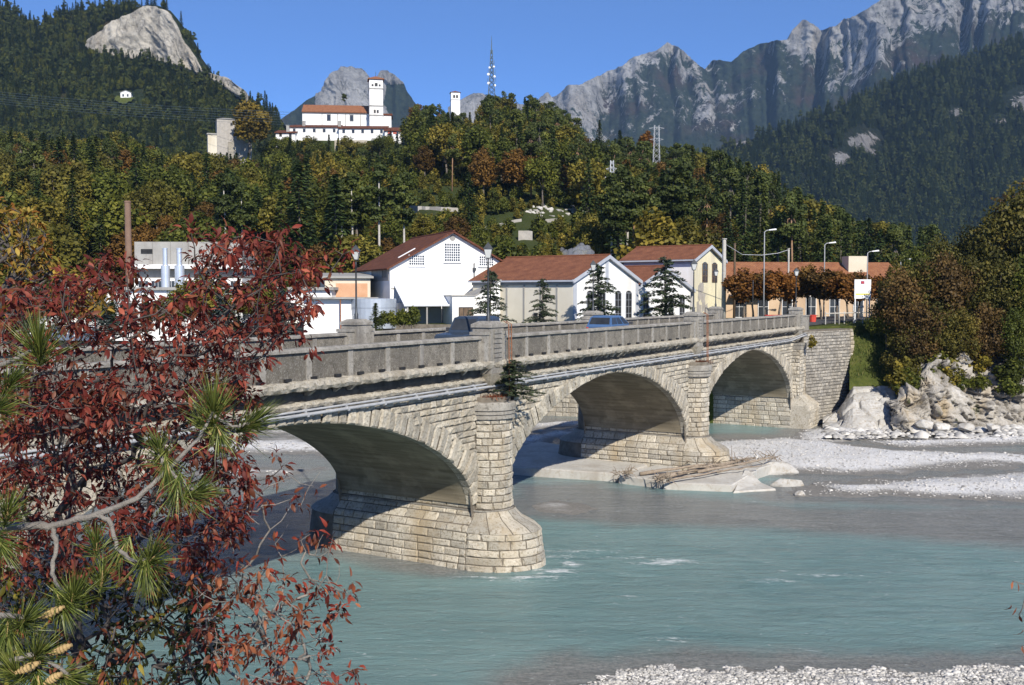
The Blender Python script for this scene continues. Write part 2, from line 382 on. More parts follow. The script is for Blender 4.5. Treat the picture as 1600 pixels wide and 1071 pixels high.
# ------------------------------------------------------------------ river bed, bars and water
def poly_sd(X, Y, pts):
    """signed distance, positive inside"""
    pts = np.asarray(pts)[:, :2]; d = np.full(X.shape, 1e9); ins = np.zeros(X.shape, bool)
    for i in range(len(pts)):
        x0, y0 = pts[i]; x1, y1 = pts[(i + 1) % len(pts)]; ex, ey = x1 - x0, y1 - y0
        t = np.clip(((X - x0) * ex + (Y - y0) * ey) / (ex * ex + ey * ey + 1e-9), 0, 1)
        d = np.minimum(d, np.hypot(X - x0 - t * ex, Y - y0 - t * ey))
        c = ((y0 > Y) != (y1 > Y)) & (X < ex * (Y - y0) / (ey + 1e-12) + x0); ins ^= c
    return np.where(ins, d, -d)
def gpoly(pts, z=.1): return np.array([G(x, y, z) for x, y in pts])
BARS = [
    ([(1108, 686), (1140, 683), (1240, 681), (1300, 689), (1395, 700), (1600, 708), (1900, 716), (1900, 735), (1600, 727), (1446, 732), (1395, 738), (1241, 739), (1200, 730), (1120, 715), (1050, 708), (1060, 694)], .42),
    ([(1330, 688), (1600, 675), (1900, 668), (1900, 690), (1600, 695), (1420, 697)], .4),
    ([(1243, 774), (1262, 756), (1300, 750), (1600, 739), (1900, 730), (1900, 784), (1600, 780), (1292, 776)], .42),
    ([(828, 789), (862, 777), (900, 782), (936, 792), (890, 796)], .2),
    ([(890, 1110), (915, 1072), (950, 1060), (1100, 1055), (1350, 1057), (1600, 1052), (1900, 1052), (1900, 1500), (890, 1500)], .35),
    ([(795, 683), (850, 671), (905, 668), (905, 676), (850, 690), (795, 702)], .3),
    ([(795, 660), (905, 655), (960, 655), (960, 661), (795, 668)], .3),
    ([(250, 688), (370, 686), (440, 685), (540, 690), (560, 712), (440, 708), (360, 706), (200, 712)], .42),
    ([(330, 726), (400, 728), (475, 731), (430, 741), (330, 744)], .25),
    ([(300, 668), (420, 668), (560, 672), (560, 678), (300, 676)], .2),
    ([(1225, 690), (1290, 660), (1420, 655), (1700, 655), (1700, 672), (1480, 678), (1330, 688)], .55),
]
gx = np.arange(-50, 80, .3); gy = np.concatenate([np.arange(24, 72, .25), np.arange(72, 140, .5)])
X, Y = np.meshgrid(gx, gy, indexing='ij')
wob = fbm(X * .16, Y * .16, o=5, seed=3)
H = np.full(X.shape, -0.55)
for pts, top in BARS:
    d = poly_sd(X, Y, gpoly(pts)) + wob * 1.3
    H = np.maximum(H, np.where(d > 0, .03 + (top - .03) * sstep(0, 4.5, d), -.55 * sstep(0, 5, -d)))
H += fbm(X * .5, Y * .5, o=4, seed=9) * .09 + fbm(X * 2.2, Y * 2.2, o=2, seed=19) * .025
wet = 1 - sstep(.03, .16, H + wob * .06)
obj('riverbed', np.stack([X, Y, H], -1).reshape(-1, 3), gridF(*X.shape)[:, ::-1], MT['riverbed'], label='pale limestone gravel bars of the river bed around the bridge piers', cat='river bed', kind='structure', smooth=True, attrs={'wet': wet.ravel()})
shp = gpoly([(790, 752), (940, 752), (1000, 764), (1250, 788), (1600, 786), (1800, 786), (1800, 862), (1600, 854), (1400, 837), (1150, 822), (960, 818), (860, 806), (800, 800)])
sh = sstep(-2.5, 2.5, poly_sd(X, Y, shp)) * 1.0
behind = (X - BO[0]) * BU[0] + (Y - BO[1]) * BU[1]
sh = np.maximum(sh, sstep(2, 12, behind) * .75)
sh = np.maximum(sh, sstep(-.45, .02, H) * .95)
nearbank = sstep(31.9, 30.5, Y) * sstep(-2, 3, X); sh = np.maximum(sh, nearbank * .85)
pd = np.hypot(((X - BO[0]) * BA[0] + (Y - BO[1]) * BA[1]) / 1.3 + 1.6, np.clip(behind - 2.5, -6, 3) / 3.2); sh = np.maximum(sh, sstep(1.9, .6, pd) * .8)
fo = np.zeros(X.shape)
def foam(px, py, rx, ry, s):
    global fo
    p = G(px, py); fo = np.maximum(fo, s * np.exp(-(((X - p[0]) / (rx * 1.9)) ** 2 + ((Y - p[1]) / ry) ** 2)))
for a in ((1052, 878, .5, .5, .62), (1025, 881, .6, .35, .5), (985, 872, .9, .3, .36), (880, 871, .45, .3, .5), (868, 893, .5, .35, .6), (840, 903, .8, .2, .6), (892, 882, .25, .5, .6), (800, 907, .8, .15, .5), (745, 903, .7, .15, .4), (1300, 900, .8, .3, .38), (1205, 908, .5, .25, .45), (1050, 1000, .4, .2, .4), (980, 933, .4, .2, .4), (890, 862, 1.5, .4, .3)): foam(*a)
wz = fbm(X * .5, Y * .9, o=4, seed=31) * .035 * sstep(-.1, .5, -H) + fo * .08
water_attr = {'shoal': np.clip(sh, 0, 1).ravel(), 'foam': fo.ravel()}
obj('river_water', np.stack([X, Y, wz], -1).reshape(-1, 3), gridF(*X.shape)[:, ::-1], MT['river_water'], label='milky turquoise river flowing under the stone bridge', cat='river', kind='structure', smooth=True, attrs=water_attr)
# the far reaches of river and valley, one sheet under everything
obj('ground', [(-9000, -3000, -1.6), (9000, -3000, -1.6), (9000, 9000, -1.6), (-9000, 9000, -1.6)], [(0, 1, 2, 3)], MT['riverbed'], label='gravel valley floor reaching away on all sides', cat='ground', kind='structure')

# near bank under the photographer
nx, ny = np.meshgrid(np.linspace(-70, 60, 131), np.linspace(-60, 34, 95), indexing='ij')
shore = np.interp(nx, [-70, -30, -16, 0, 20, 60], [46, 34, 27, 26, 25.5, 25])
d = np.clip((shore - ny) / 23, -1, 1)
nz = np.where(d > 0, 9.5 * np.abs(d) ** 1.45, 6 * d) + fbm(nx * .2, ny * .2, o=4, seed=5) * .35 * sstep(0, .2, d)
nz = np.where(nx < -14, np.minimum(nz, 8.1), nz)
obj('river_bank', np.stack([nx, ny, nz], -1).reshape(-1, 3), gridF(*nx.shape)[:, ::-1], MT['soil'], label='steep earth bank on the photographer side of the river', cat='bank', kind='structure', smooth=True)

# terrace behind the river and the wooded church hill
SKY_T = ([-400, 0, 60, 130, 200, 260, 300, 335, 400, 440, 500, 630, 650, 690, 730, 770, 850, 885, 910, 940, 1000, 1060, 1100, 1150, 1200, 1250, 1300, 1340, 1420, 1500, 2000],
         [225, 205, 200, 212, 205, 238, 236, 236, 240, 236, 236, 226, 166, 166, 178, 148, 154, 172, 200, 222, 212, 226, 228, 248, 262, 292, 322, 338, 352, 345, 345])
def ytop(px): return np.interp(px, *SKY_T)
def yr(px): return np.interp(px, [-400, 250, 430, 640, 900, 1100, 1300, 1450, 2000], [320, 320, 332, 350, 345, 290, 235, 215, 215])
def hill_z(x, y):
    px = 800 + 1600 * x / np.maximum(y, 1); r = yr(px)
    zr = np.maximum(Zat(ytop(px), r) - np.interp(px, [900, 1300], [11.5, 13]), 8.6)
    t = np.clip((y - 138) / (r - 138), 0, 1)
    z = 8.4 + (zr - 8.4) * t ** .85 + fbm(x * .03, y * .03, o=4, seed=12) * 2.2 * sstep(0, .15, t) * sstep(1.6, 1.0, px / 900)
    z = z - np.clip(y - r, 0, 400) * .22 * sstep(r, r + 60, y)
    k = sstep(425, 445, px) * sstep(650, 632, px) * sstep(330, 338, y) * sstep(392, 380, y); z = z * (1 - k) + 61.5 * k
    return np.maximum(z, 8.3 if np.isscalar(z) else np.where(y > 120, 8.3, z))
def hit(px, py, y0=142, y1=420):
    ys = np.linspace(y0, y1, 400); p = P(px, py, ys); g = hill_z(p[:, 0], p[:, 1]); i = np.argmax(g > p[:, 2]); return p[i] if g[i] > p[i, 2] else P(px, py, 300.)
hx, hy = np.meshgrid(np.arange(-330, 300, 4.), np.arange(136, 620, 4.), indexing='ij')
obj('church_hill', np.stack([hx, hy, hill_z(hx, hy)], -1).reshape(-1, 3), gridF(*hx.shape)[:, ::-1], MT['hill_ground'], label='wooded hill carrying the white church above the factory', cat='hill', kind='structure', smooth=True)
WALL = [B(48.5, BW, 0)[:2], (5, 94), (-22, 101), (-60, 113), (-140, 140)]
tv = [(x, y, 8.3) for x, y in WALL] + [(-330, 140, 8.3), (-330, 700, 8.3), (500, 700, 8.3), (500, 96, 8.3), (60, 96, 8.3), (34, 96, 8.3), tuple(B(56, .3, 8.3))]
tb = [(x, y, -1.5) for x, y, _ in tv]; n = len(tv)
obj('terrace', tv + tb, [tuple(range(n))[::-1]] + [(i, (i + 1) % n, (i + 1) % n + n, i + n) for i in range(n)], MT['grass'], label='flat grassy terrace carrying the factory and the street', cat='terrace', kind='structure')

# ------------------------------------------------------------------ mountains
def mountain(name, mat, label, px0, px1, npx, ny, ybot, sky, Y0, slope, rock, amp, lam, back=(250, 160), seed=0, ridge=True):
    px = np.linspace(px0, px1, npx); yt = np.interp(px, *sky); v = np.linspace(0, 1, ny)
    PX = np.repeat(px[:, None], ny, 1); PY = ybot + (yt[:, None] - ybot) * v[None, :]
    yt_ = yt + fbm(px * .05, px * 0, o=5, seed=seed + 50, gain=.6) * (3.2 if ridge else 1.0); PY = ybot + (yt_[:, None] - ybot) * v[None, :]
    e = (458.4 - PY) / 1600; Yb = np.interp(px, *Y0) if isinstance(Y0, tuple) else np.full(npx, float(Y0))
    tn = slope(PX, PY); L = np.zeros(PX.shape)
    L[:, 1:] = np.cumsum((e[:, 1:] - e[:, :-1]) / (np.maximum(tn[:, 1:], e[:, 1:] + .15) - e[:, 1:]), 1)
    YY = Yb[:, None] * np.exp(L); XX = (PX - 800) / 1600 * YY; ZZ = 11.3 + e * YY
    wx = fbm(XX / lam * .7, ZZ / lam * .7, o=3, seed=seed + 3) * .6
    n1 = fbm(XX / lam + ZZ * .35 / lam + wx, ZZ / lam * .6 - XX * .15 / lam, YY / lam * .5, o=7, seed=seed, ridged=True, gain=.6)
    rk = rock(PX, PY)
    if ridge: rk = rk + .55 * fbm(XX / 170, ZZ / 110, YY / 200, o=5, seed=seed + 31, gain=.6) + .2 * n1
    wgt = amp * (.55 + .9 * np.clip(rk, 0, 1))
    YY2 = YY - n1 * wgt; XX2 = XX + fbm(XX / lam * 1.4, ZZ / lam * 1.4, o=5, seed=seed + 7) * wgt * .5
    ZZ2 = ZZ + fbm(XX / lam * 3, ZZ / lam * 3, YY / lam * 3, o=4, seed=seed + 9) * wgt * .12
    A = np.stack([XX2, YY2, ZZ2], -1); rr = rk
    bk = [A[:, -1] + np.array([0, back[0] * k, -back[1] * k * k]) for k in (.35, 1, 2.2)]
    A = np.concatenate([A] + [b[:, None] for b in bk], 1); rr = np.concatenate([rk, np.repeat(rk[:, -1:], 3, 1)], 1)
    obj(name, A.reshape(-1, 3), gridF(*A.shape[:2])[:, ::-1], mat, label=label, cat='mountain', kind='structure', smooth=True, attrs={'rock': rr.ravel()})
    return A, rr
def blob(PX, PY, pts, base):
    r = np.full(PX.shape, base)
    for x, y, a, b, s in pts: r = np.maximum(r, base + s * np.exp(-(((PX - x) / a) ** 2 + ((PY - y) / b) ** 2)))
    return r
CT = ([148, 152, 185, 215, 245, 262, 280, 292, 300, 318, 333, 336], [84, 72, 46, 36, 21, 22, 30, 44, 70, 96, 127, 130])
CB = ([148, 160, 180, 215, 255, 290, 330, 336], [76, 86, 93, 99, 101, 116, 131, 132])
def cliff_in(PX, PY):
    top = np.interp(PX, *CT); bot = np.interp(PX, *CB)
    w = sstep(146, 156, PX) * sstep(337, 332, PX)
    m1 = w * sstep(-3, 2, PY - top) * sstep(4, -3, PY - bot)
    m2 = sstep(334, 340, PX) * sstep(396, 388, PX) * sstep(16, 8, PY - np.interp(PX, [330, 345, 392], [124, 128, 158]))
    m3 = sstep(-2, 4, PX) * sstep(14, 8, PX) * np.exp(-((PY - 66) / 5) ** 2)
    return np.maximum(np.maximum(m1, m2), m3 * .8)
LM, LR = mountain('mountain', MT['mountain_near'], 'forested mountain with pale limestone cliff face on the left', -300, 446, 480, 300, 430,
    ([-420, -100, 0, 30, 50, 64, 75, 90, 130, 180, 215, 245, 262, 280, 292, 300, 318, 333, 345, 365, 392, 410, 446], [60, 30, 18, 22, 38, 50, 47, 40, 28, 20, 21, 17, 20, 27, 40, 64, 90, 122, 127, 134, 156, 166, 192]), 500,
    lambda a, b: .58 + 2.6 * cliff_in(a, b), lambda a, b: -.45 + 1.6 * cliff_in(a, b), 15, 90, back=(120, 60), seed=100, ridge=False)
def r2rock(a, b):
    s = np.interp(a, *R2S); d = b - s
    left = sstep(1150, 1080, a); k = np.where(a < 1300, 1, 1.2)
    r = left * (.78 - d / 130) + (1 - left) * (.50 - d / 200) + sstep(1260, 1330, a) * .20
    r = r - .25 * np.exp(-((a - 1175) / 40) ** 2) * sstep(45, 10, d)
    return blob(a, b, [(1240, 70, 12, 30, .3), (1350, 60, 60, 20, .1)], 0) + r
R2S = ([840, 868, 880, 905, 922, 940, 962, 985, 1010, 1030, 1048, 1062, 1085, 1108, 1120, 1132, 1148, 1165, 1185, 1205, 1228, 1234, 1243, 1254, 1268, 1285, 1315, 1340, 1352, 1372, 1385, 1400, 1480, 1600, 1800],
       [176, 160, 146, 140, 132, 124, 112, 98, 88, 77, 80, 90, 100, 112, 98, 97, 100, 86, 75, 71, 70, 56, 45, 50, 58, 54, 42, 30, 22, 6, 0, -8, -22, -40, -60])
mountain('mountain', MT['mountain_far'], 'high rocky grey mountain range with bare peak in the right distance', 830, 1720, 640, 280, 330, R2S, ([830, 1150, 1400, 1800], [2700, 2500, 2000, 1900]),
    lambda a, b: 1.0 + .55 * fbm(a / 45, b / 45, o=4, seed=71) + .25 * fbm(a / 12, b / 9, o=3, seed=72), r2rock, 62, 300, seed=200)
R1P = [(1345, 225, 26, 18, .75), (1310, 250, 20, 14, .65), (1290, 215, 9, 5, .5), (1585, 165, 34, 18, .8), (1545, 195, 18, 10, .55), (1478, 182, 12, 10, .7), (1440, 200, 9, 6, .5), (1148, 226, 24, 10, .8), (1235, 178, 16, 7, .7), (1360, 240, 14, 14, .6), (1470, 345, 8, 4, .5), (1110, 245, 14, 8, .4), (1250, 285, 20, 8, .45), (1510, 150, 10, 5, .4), (1230, 225, 10, 6, .4)]
RM, RR_ = mountain('mountain', MT['mountain_side'], 'dark forested mountainside with scattered rock patches on the right', 1010, 1900, 330, 210, 440,
    ([1010, 1060, 1130, 1200, 1250, 1300, 1361, 1412, 1497, 1600, 1750, 1900], [285, 258, 232, 212, 196, 178, 150, 124, 101, 62, 0, -40]), 1020,
    lambda a, b: .72 + .25 * fbm(a / 60, b / 60, o=3, seed=81), lambda a, b: blob(a, b, [(x, y, a_ * 1.15, b_ * 1.15, s * 1.5) for x, y, a_, b_, s in R1P], -.32), 28, 260, seed=300, ridge=False)
mountain('mountain', MT['mountain_far'], 'steep domed grey rock peak behind the church tower', 425, 662, 220, 200, 330,
    ([425, 445, 470, 500, 512, 522, 533, 545, 560, 577, 586, 592, 600, 606, 614, 622, 632, 640, 648, 662], [200, 188, 172, 155, 150, 134, 120, 111, 109, 112, 122, 132, 126, 119, 118, 126, 136, 150, 162, 178]), 2300,
    lambda a, b: 1.4 + .6 * fbm(a / 14, b / 14, o=3, seed=91), lambda a, b: np.where(a < 505, -.3, .9) * 1.0 - .9 * sstep(604, 612, a) * sstep(132, 142, b), 34, 150, back=(150, 120), seed=400)
mountain('mountain', MT['mountain_far'], 'low pale rock ridge peeping out beside the small tower', 700, 880, 110, 80, 300,
    ([700, 722, 732, 742, 752, 765, 790, 830, 843, 853, 862, 880], [175, 160, 152, 150, 155, 168, 172, 168, 156, 150, 160, 172]), 2600,
    lambda a, b: 1.2 + .5 * fbm(a / 14, b / 14, o=3, seed=95), lambda a, b: .75 + 0 * a, 35, 220, back=(150, 120), seed=500)

# ------------------------------------------------------------------ the stone bridge
bridge = empty('stone_bridge', B(0, 0, 0), 'long grey stone arch bridge with concrete parapets crossing the river', 'bridge')
SPAN, ZS, ZC, HT = 25.0, 2.55, 7.12, 1.15
def arch_pt(c, th, half=11.25, off=0.0):
    n = 1.75; x = np.sign(np.cos(th)) * np.abs(np.cos(th)) ** (2 / n); z = np.abs(np.sin(th)) ** (2 / n)
    return c + (half + off) * x, ZS + (ZC - ZS) * z
def arch_z(a, c, half=11.25):
    x = np.clip(np.abs(np.asarray(a, float) - c) / half, 0, 1); return ZS + (ZC - ZS) * (1 - x ** 1.75) ** (1 / 1.75)
STONES = []      # (distance, name, V, F, tone, parent, material): the 300 nearest become parts of their own, the rest is joined
def stone(surfn, s0, s1, z0, z1, d, parent, mat, nseg=1, name='stone', g=.02, bev=.05, tone=None):
    cs = [s0 + g, s0 + g + bev] + [s0 + (s1 - s0) * k / nseg for k in range(1, nseg)] + [s1 - g - bev, s1 - g]
    zz = np.array([z0 + g, z0 + g, z0 + g + bev, z1 - g - bev, z1 - g, z1 - g]); V = []
    for i, s in enumerate(cs):
        e = .35 if i in (0, len(cs) - 1) else 1
        dd = np.array([-.06, d * .35, d * e, d * e, d * .35, -.06]) * np.array([1] + [rnd.uniform(.45, 1.6) for _ in range(4)] + [1])
        p, nn = surfn(np.full(6, s) + np.array([0] + [rnd.uniform(-.018, .018) for _ in range(4)] + [0]), zz + np.array([rnd.uniform(-.008, .008) for _ in range(6)]))
        V.append(p + nn * dd[:, None])
    V = np.concatenate(V); m = len(cs)
    F = [(i * 6 + k, i * 6 + k + 1, (i + 1) * 6 + k + 1, (i + 1) * 6 + k) for i in range(m - 1) for k in range(5)]
    F += [tuple(range(6))[::-1], tuple((m - 1) * 6 + k for k in range(6))]
    STONES.append((float(np.linalg.norm(V.mean(0) - CAM)), name, V, F, rnd.random() if tone is None else tone, parent, mat))
def course_wall(surfn, s0, s1, z0, z1, ch, ln, parent, mat, d=(.03, .07), seg=.6, keep=None, vis=True):
    z = z0
    while z < z1 - .08:
        h = min(ch * rnd.uniform(.85, 1.18), z1 - z)
        if z1 - z - h < .12: h = z1 - z
        s = s0; first = True
        while s < s1 - .05:
            l = rnd.uniform(*ln) * (rnd.uniform(.4, .9) if first else 1); first = False
            if s1 - s - l < ln[0] * .5: l = s1 - s
            if keep is None or keep(s, s + l, z, z + h): stone(surfn, s, s + l, z, z + h, rnd.uniform(*d), parent, mat, max(1, int(l / seg + .5)))
            s += l
        z += h
def pier(a0, nm):
    pr = empty('pier', B(a0, 0, 0), parent=bridge)
    # plan half-width by height: battered foot, cove, shaft
    hz = lambda z: np.interp(z, [0, 1.5, 1.7, 1.95, 2.3, 2.31, 6.2], [1.86, 1.70, 1.60, 1.30, 1.13, HT, HT])
    nr = lambda z: np.interp(z, [0, 1.5, 1.7, 1.95, 2.3, 2.31, 6.2], [1.86, 1.72, 1.62, 1.25, 1.06, 1.0, .97])
    ke = lambda z: np.interp(z, [0, 1.5, 2.0, 2.3], [1.36, 1.34, 1.12, 1.0])
    core = MB(); zs = np.array([-1.2, 0, .8, 1.5, 1.6, 1.7, 1.82, 1.95, 2.1, 2.3, 2.31, 4, 6.2, 7.0])
    for side in (0, 1):       # perimeter: straight sides + round noses
        A = []
        for z in zs:
            h, r = hz(z) - .02, nr(z) - .02; row = []
            for th in np.linspace(0, math.pi, 15):
                row.append(B(a0 + r * math.cos(th), (-r * ke(z) * math.sin(th) if side == 0 else BW + r * ke(z) * math.sin(th)), z))
            A.append(row)
        core.grid(A, flip=side == 1)
    for sg in (-1, 1):
        core.grid([[B(a0 + sg * (hz(z) - .02), u, z) for u in np.linspace(0, BW, 9)] for z in zs], flip=sg > 0)
    core.build('core', MT['mortar'], pr)
    fl = MB()                 # smooth cove stones between foot and shaft
    pz = [1.5, 1.56, 1.66, 1.8, 1.95, 2.12, 2.27]
    for k in range(7):
        t0, t1 = math.pi * k / 7 + .012, math.pi * (k + 1) / 7 - .012
        fl.grid([[B(a0 + (nr(z) + .035) * math.cos(th), -(nr(z) + .035) * ke(z) * math.sin(th), z) for th in np.linspace(t0, t1, 5)] for z in pz], tone=rnd.random())
    fl.build('cove', MT['stone'], pr, tone=True, smooth=True)
    fb = MB()
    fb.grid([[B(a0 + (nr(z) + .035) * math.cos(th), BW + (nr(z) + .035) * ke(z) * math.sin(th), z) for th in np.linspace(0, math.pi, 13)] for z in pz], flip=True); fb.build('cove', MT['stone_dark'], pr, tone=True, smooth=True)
    def nose(s, z, far=False):
        r = nr(z); th = s; c, sn = np.cos(th), np.sin(th)
        p = B(a0 + r * c, -r * ke(z) * sn, z); n = np.stack([BA[0] * c - BU[0] * sn, BA[1] * c - BU[1] * sn, 0 * c], -1); return p, n
    def lside(s, z): return B(a0 - hz(z), BW - s, z), np.broadcast_to(np.array([-BA[0], -BA[1], 0]), (len(s), 3))
    def rside(s, z): return B(a0 + hz(z), s, z), np.broadcast_to(np.array([BA[0], BA[1], 0]), (len(s), 3))
    def ncourses(z0, z1, ch, arc, t0=0, t1=math.pi):
        z = z0
        while z < z1 - .06:
            h = min(ch * rnd.uniform(.9, 1.1), z1 - z); r = float(nr(z)); s = t0
            if z1 - z - h < .12: h = z1 - z
            first = True
            while s < t1 - .02:
                l = rnd.uniform(*arc) / r * (rnd.uniform(.5, 1) if first else 1); first = False
                if t1 - s - l < arc[0] / r * .6: l = t1 - s
                gg = .016 / r
                stone(nose, s, s + l, z, z + h, rnd.uniform(.02, .06), pr, 'stone', max(1, int(l * r / .3 + .5)), bev=.035)
                s += l
            z += h
    ncourses(-.1, 1.5, .33, (.62, 1.0)); ncourses(2.33, 6.1, .30, (.38, .66))
    course_wall(lside, 0, BW, -.1, 2.28, .33, (.5, .95), pr, 'stone', (.02, .05))
    course_wall(lside, 0, BW, 2.36, 2.9, .30, (.5, .9), pr, 'stone', (.01, .03))
    course_wall(rside, 0, 2.0, -.1, 2.28, .33, (.5, .95), pr, 'stone', (.02, .05))
    # string course and moulded cap
    st = MB()
    for zz, w, hh in ((2.28, .03, .05),):
        st.grid([[B(a0 + (1.16 + w) * math.cos(th), -(1.02 + w) * math.sin(th), z) for th in np.linspace(0, math.pi, 15)] for z in (zz, zz + hh)])
        st.box(lambda x, y, z: B(x, y, z), a0 - HT - w, a0 - HT + .1, 0, BW, zz, zz + hh)
    st.build('string_course', MT['concrete'], pr)
    cp = MB(); prof = [(1.0, 6.08), (1.10, 6.10), (1.10, 6.24), (1.06, 6.25), (1.06, 6.28), (1.12, 6.29), (1.12, 6.40), (1.08, 6.41), (1.08, 6.44), (1.15, 6.46), (1.15, 6.72), (1.08, 6.78), (.5, 6.84), (.0, 6.86)]
    cp.grid([[B(a0 + r * math.cos(th), -r * math.sin(th) - .02, z + (rnd.uniform(-.02, .02) if z > 6.5 else 0)) for th in np.linspace(0, math.pi, 19)] for r, z in prof]); cp.build('cap', MT['concrete'], pr)
    return pr
piers = [pier(0.0, 'near'), pier(25.0, 'far')]

def facade_pt(s, z): return B(s, 0, z), np.broadcast_to(np.array([-BU[0], -BU[1], 0]), (np.size(s), 3))
for c in (-12.5, 12.5, 37.5):
    ar = empty('arch', B(c, 0, ZC), parent=bridge)
    th = np.linspace(math.pi, 0, 61); aa, zz = arch_pt(c, th)
    L = np.concatenate([[0], np.cumsum(np.hypot(np.diff(aa), np.diff(zz)))])
    us = np.linspace(.02, BW - .02, 9)
    V = np.array([[B(aa[i], u, zz[i]) for u in us] for i in range(61)]); uvs = np.array([[(u, L[i]) for u in us] for i in range(61)])
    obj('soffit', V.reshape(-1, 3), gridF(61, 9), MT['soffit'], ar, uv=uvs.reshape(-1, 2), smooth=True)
    # springer walls below the arch curve
    # voussoirs
    nv = 58; fine = np.linspace(math.pi, 0, 1200); fa, fz = arch_pt(c, fine); fl_ = np.concatenate([[0], np.cumsum(np.hypot(np.diff(fa), np.diff(fz)))])
    for k in range(nv):
        jg = rnd.uniform(.018, .038); l0, l1 = fl_[-1] * k / nv + jg, fl_[-1] * (k + 1) / nv - .012; lm = (l0 + l1) / 2
        x = abs(2 * lm / fl_[-1] - 1); th_ = (.46 + .85 * x ** 1.6) * rnd.uniform(.92, 1.1)
        q = []
        for l in (l0, l1):
            i = int(np.searchsorted(fl_, l)); i = min(max(i, 8), 1191)
            ta, tz = fa[i + 6] - fa[i - 6], fz[i + 6] - fz[i - 6]; m_ = math.hypot(ta, tz); na, nz_ = -tz / m_, ta / m_
            # joints lean less than the true normal near the springings
            q.append((np.interp(l, fl_, fa), np.interp(l, fl_, fz), na, max(nz_, .25)))
        mb = MB(); pr_ = rnd.uniform(.07, .18)
        def vp(i, f, dep): a_, z_, na, nz_ = q[i]; m_ = math.hypot(na, nz_); return B(a_ + na / m_ * f, -dep, z_ + nz_ / m_ * f)
        rows = []
        for f, dep in ((-.01, -.3), (-.01, pr_ * .5), (.05, pr_), (th_ * .5, pr_ * rnd.uniform(.8, 1.25)), (th_ - .05, pr_ * rnd.uniform(.8, 1.1)), (th_, pr_ * .5), (th_, -.05)):
            j = rnd.uniform(-.035, .035) if dep > 0 else 0
            rows.append([vp(0, f, dep * .45 if dep > 0 else dep), vp(0, f, dep) * .85 + vp(1, f, dep) * .15, vp(0, f, dep + j) * .15 + vp(1, f, dep + j) * .85, vp(1, f, dep * .45 if dep > 0 else dep)])
        mb.grid(rows, tone=rnd.random())
        if c - 12.5 < -20 and np.interp(lm, fl_, fa) < -23: pass
        mb.build('voussoir', MT['rough_stone'], ar, tone=True)
    # spandrel core, both faces, and stones on the river side
    a_ = np.linspace(c - 12.5, c + 12.5, 101); zi = np.where(np.abs(a_ - c) < 11.25, arch_z(a_, c), -.5); zi = np.maximum(zi, ZS - 1)
    for u, fl in ((.02, False), (BW - .02, True)):
        V = np.stack([B(a_, u, zi + .02), B(a_, u, np.full(101, 8.2))], 1)
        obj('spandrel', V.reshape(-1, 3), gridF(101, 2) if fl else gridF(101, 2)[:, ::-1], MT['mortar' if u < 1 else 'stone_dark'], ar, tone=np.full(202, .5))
    def keep(s0, s1, z0, z1, c=c):
        for s in (s0, (s0 + s1) / 2, s1):
            if abs(s - c) < 11.3 and z0 < arch_z(s, c) + .22: return False
        if abs(((s0 + s1) / 2 + 12.5) % 25 - 12.5) < .9 and z1 < 6.6: return False
        return True
    course_wall(facade_pt, c - 12.5, c + 12.5, 2.4, 7.72, .27, (.32, .62), ar, 'rough_stone', (.03, .10), 1.0, keep)

# rusticated ledge, corbel table, deck
lane = MB()
def rough_strip(name, prof, a0, a1, step, mat, jit, tone=False):
    n = int((a1 - a0) / step); mb = MB(); A = []
    for i in range(n + 1):
        a = a0 + (a1 - a0) * i / n; A.append([B(a, u + rnd.uniform(-jit, jit), z + rnd.uniform(-jit, jit)) for u, z in prof])
    mb.grid(A, flip=False); return mb.build(name, MT[mat], bridge, tone=True)
rough_strip('ledge', [(.1, 8.50), (-.40, 8.49), (-.50, 8.44), (-.53, 8.32), (-.46, 8.20), (-.2, 8.16), (.1, 8.16)], -27, 51, .17, 'rough_stone', .032)
rough_strip('recess', [(.2, 8.18), (-.02, 8.17), (-.05, 7.98), (-.02, 7.76), (.1, 7.7)], -27, 51, .3, 'soot', .02)  # recess strip coloured dark to deepen the ledge's shadow
rough_strip('lower_moulding', [(.1, 7.82), (-.13, 7.76), (-.18, 7.68), (-.12, 7.58), (.1, 7.58)], -27, 51, .22, 'rough_stone', .03)
cb = MB()
for k in range(108):
    a = -26.6 + k * .72
    if rnd.random() < (.62 if a < 0 else .12): continue
    w, hh, dd = rnd.uniform(.05, .085), rnd.uniform(.12, .24), rnd.uniform(.28, .46); j = lambda: rnd.uniform(-.03, .03)
    cb.hexa([B(a - w + j(), -dd * .4 + j(), 8.16 - hh), B(a + w + j(), -dd * .4 + j(), 8.16 - hh), B(a + w, .05, 8.16 - hh), B(a - w, .05, 8.16 - hh), B(a - w + j(), -dd + j(), 8.17), B(a + w + j(), -dd + j(), 8.17), B(a + w, .05, 8.17), B(a - w, .05, 8.17)], rnd.random())
cb.build('corbel_table', MT['rough_stone'], bridge, tone=True, kind='stuff')
dk = MB(); dk.box(lambda x, y, z: B(x, y, z), -27, 51, .06, BW - .06, 7.25, 8.40); dk.build('deck', MT['concrete'], bridge)
rd = MB(); rd.box(lambda x, y, z: B(x, y, z), -60, 90, .5, BW - .5, 8.36, 8.50); rd.build('road', MT['asphalt'], label='grey asphalt road running across the bridge deck', cat='road', kind='structure')
for k in range(62):
    a = -25.9 + k * 1.22
    if abs((a + 12.5) % 25 - 12.5) < .9: continue
    dh = MB(); dh.box(lambda x, y, z: B(x, y, z), a - .14, a + .14, -.245, -.1, 8.503, 8.60); dh.build('drain_slot', MT['dark'], bridge)
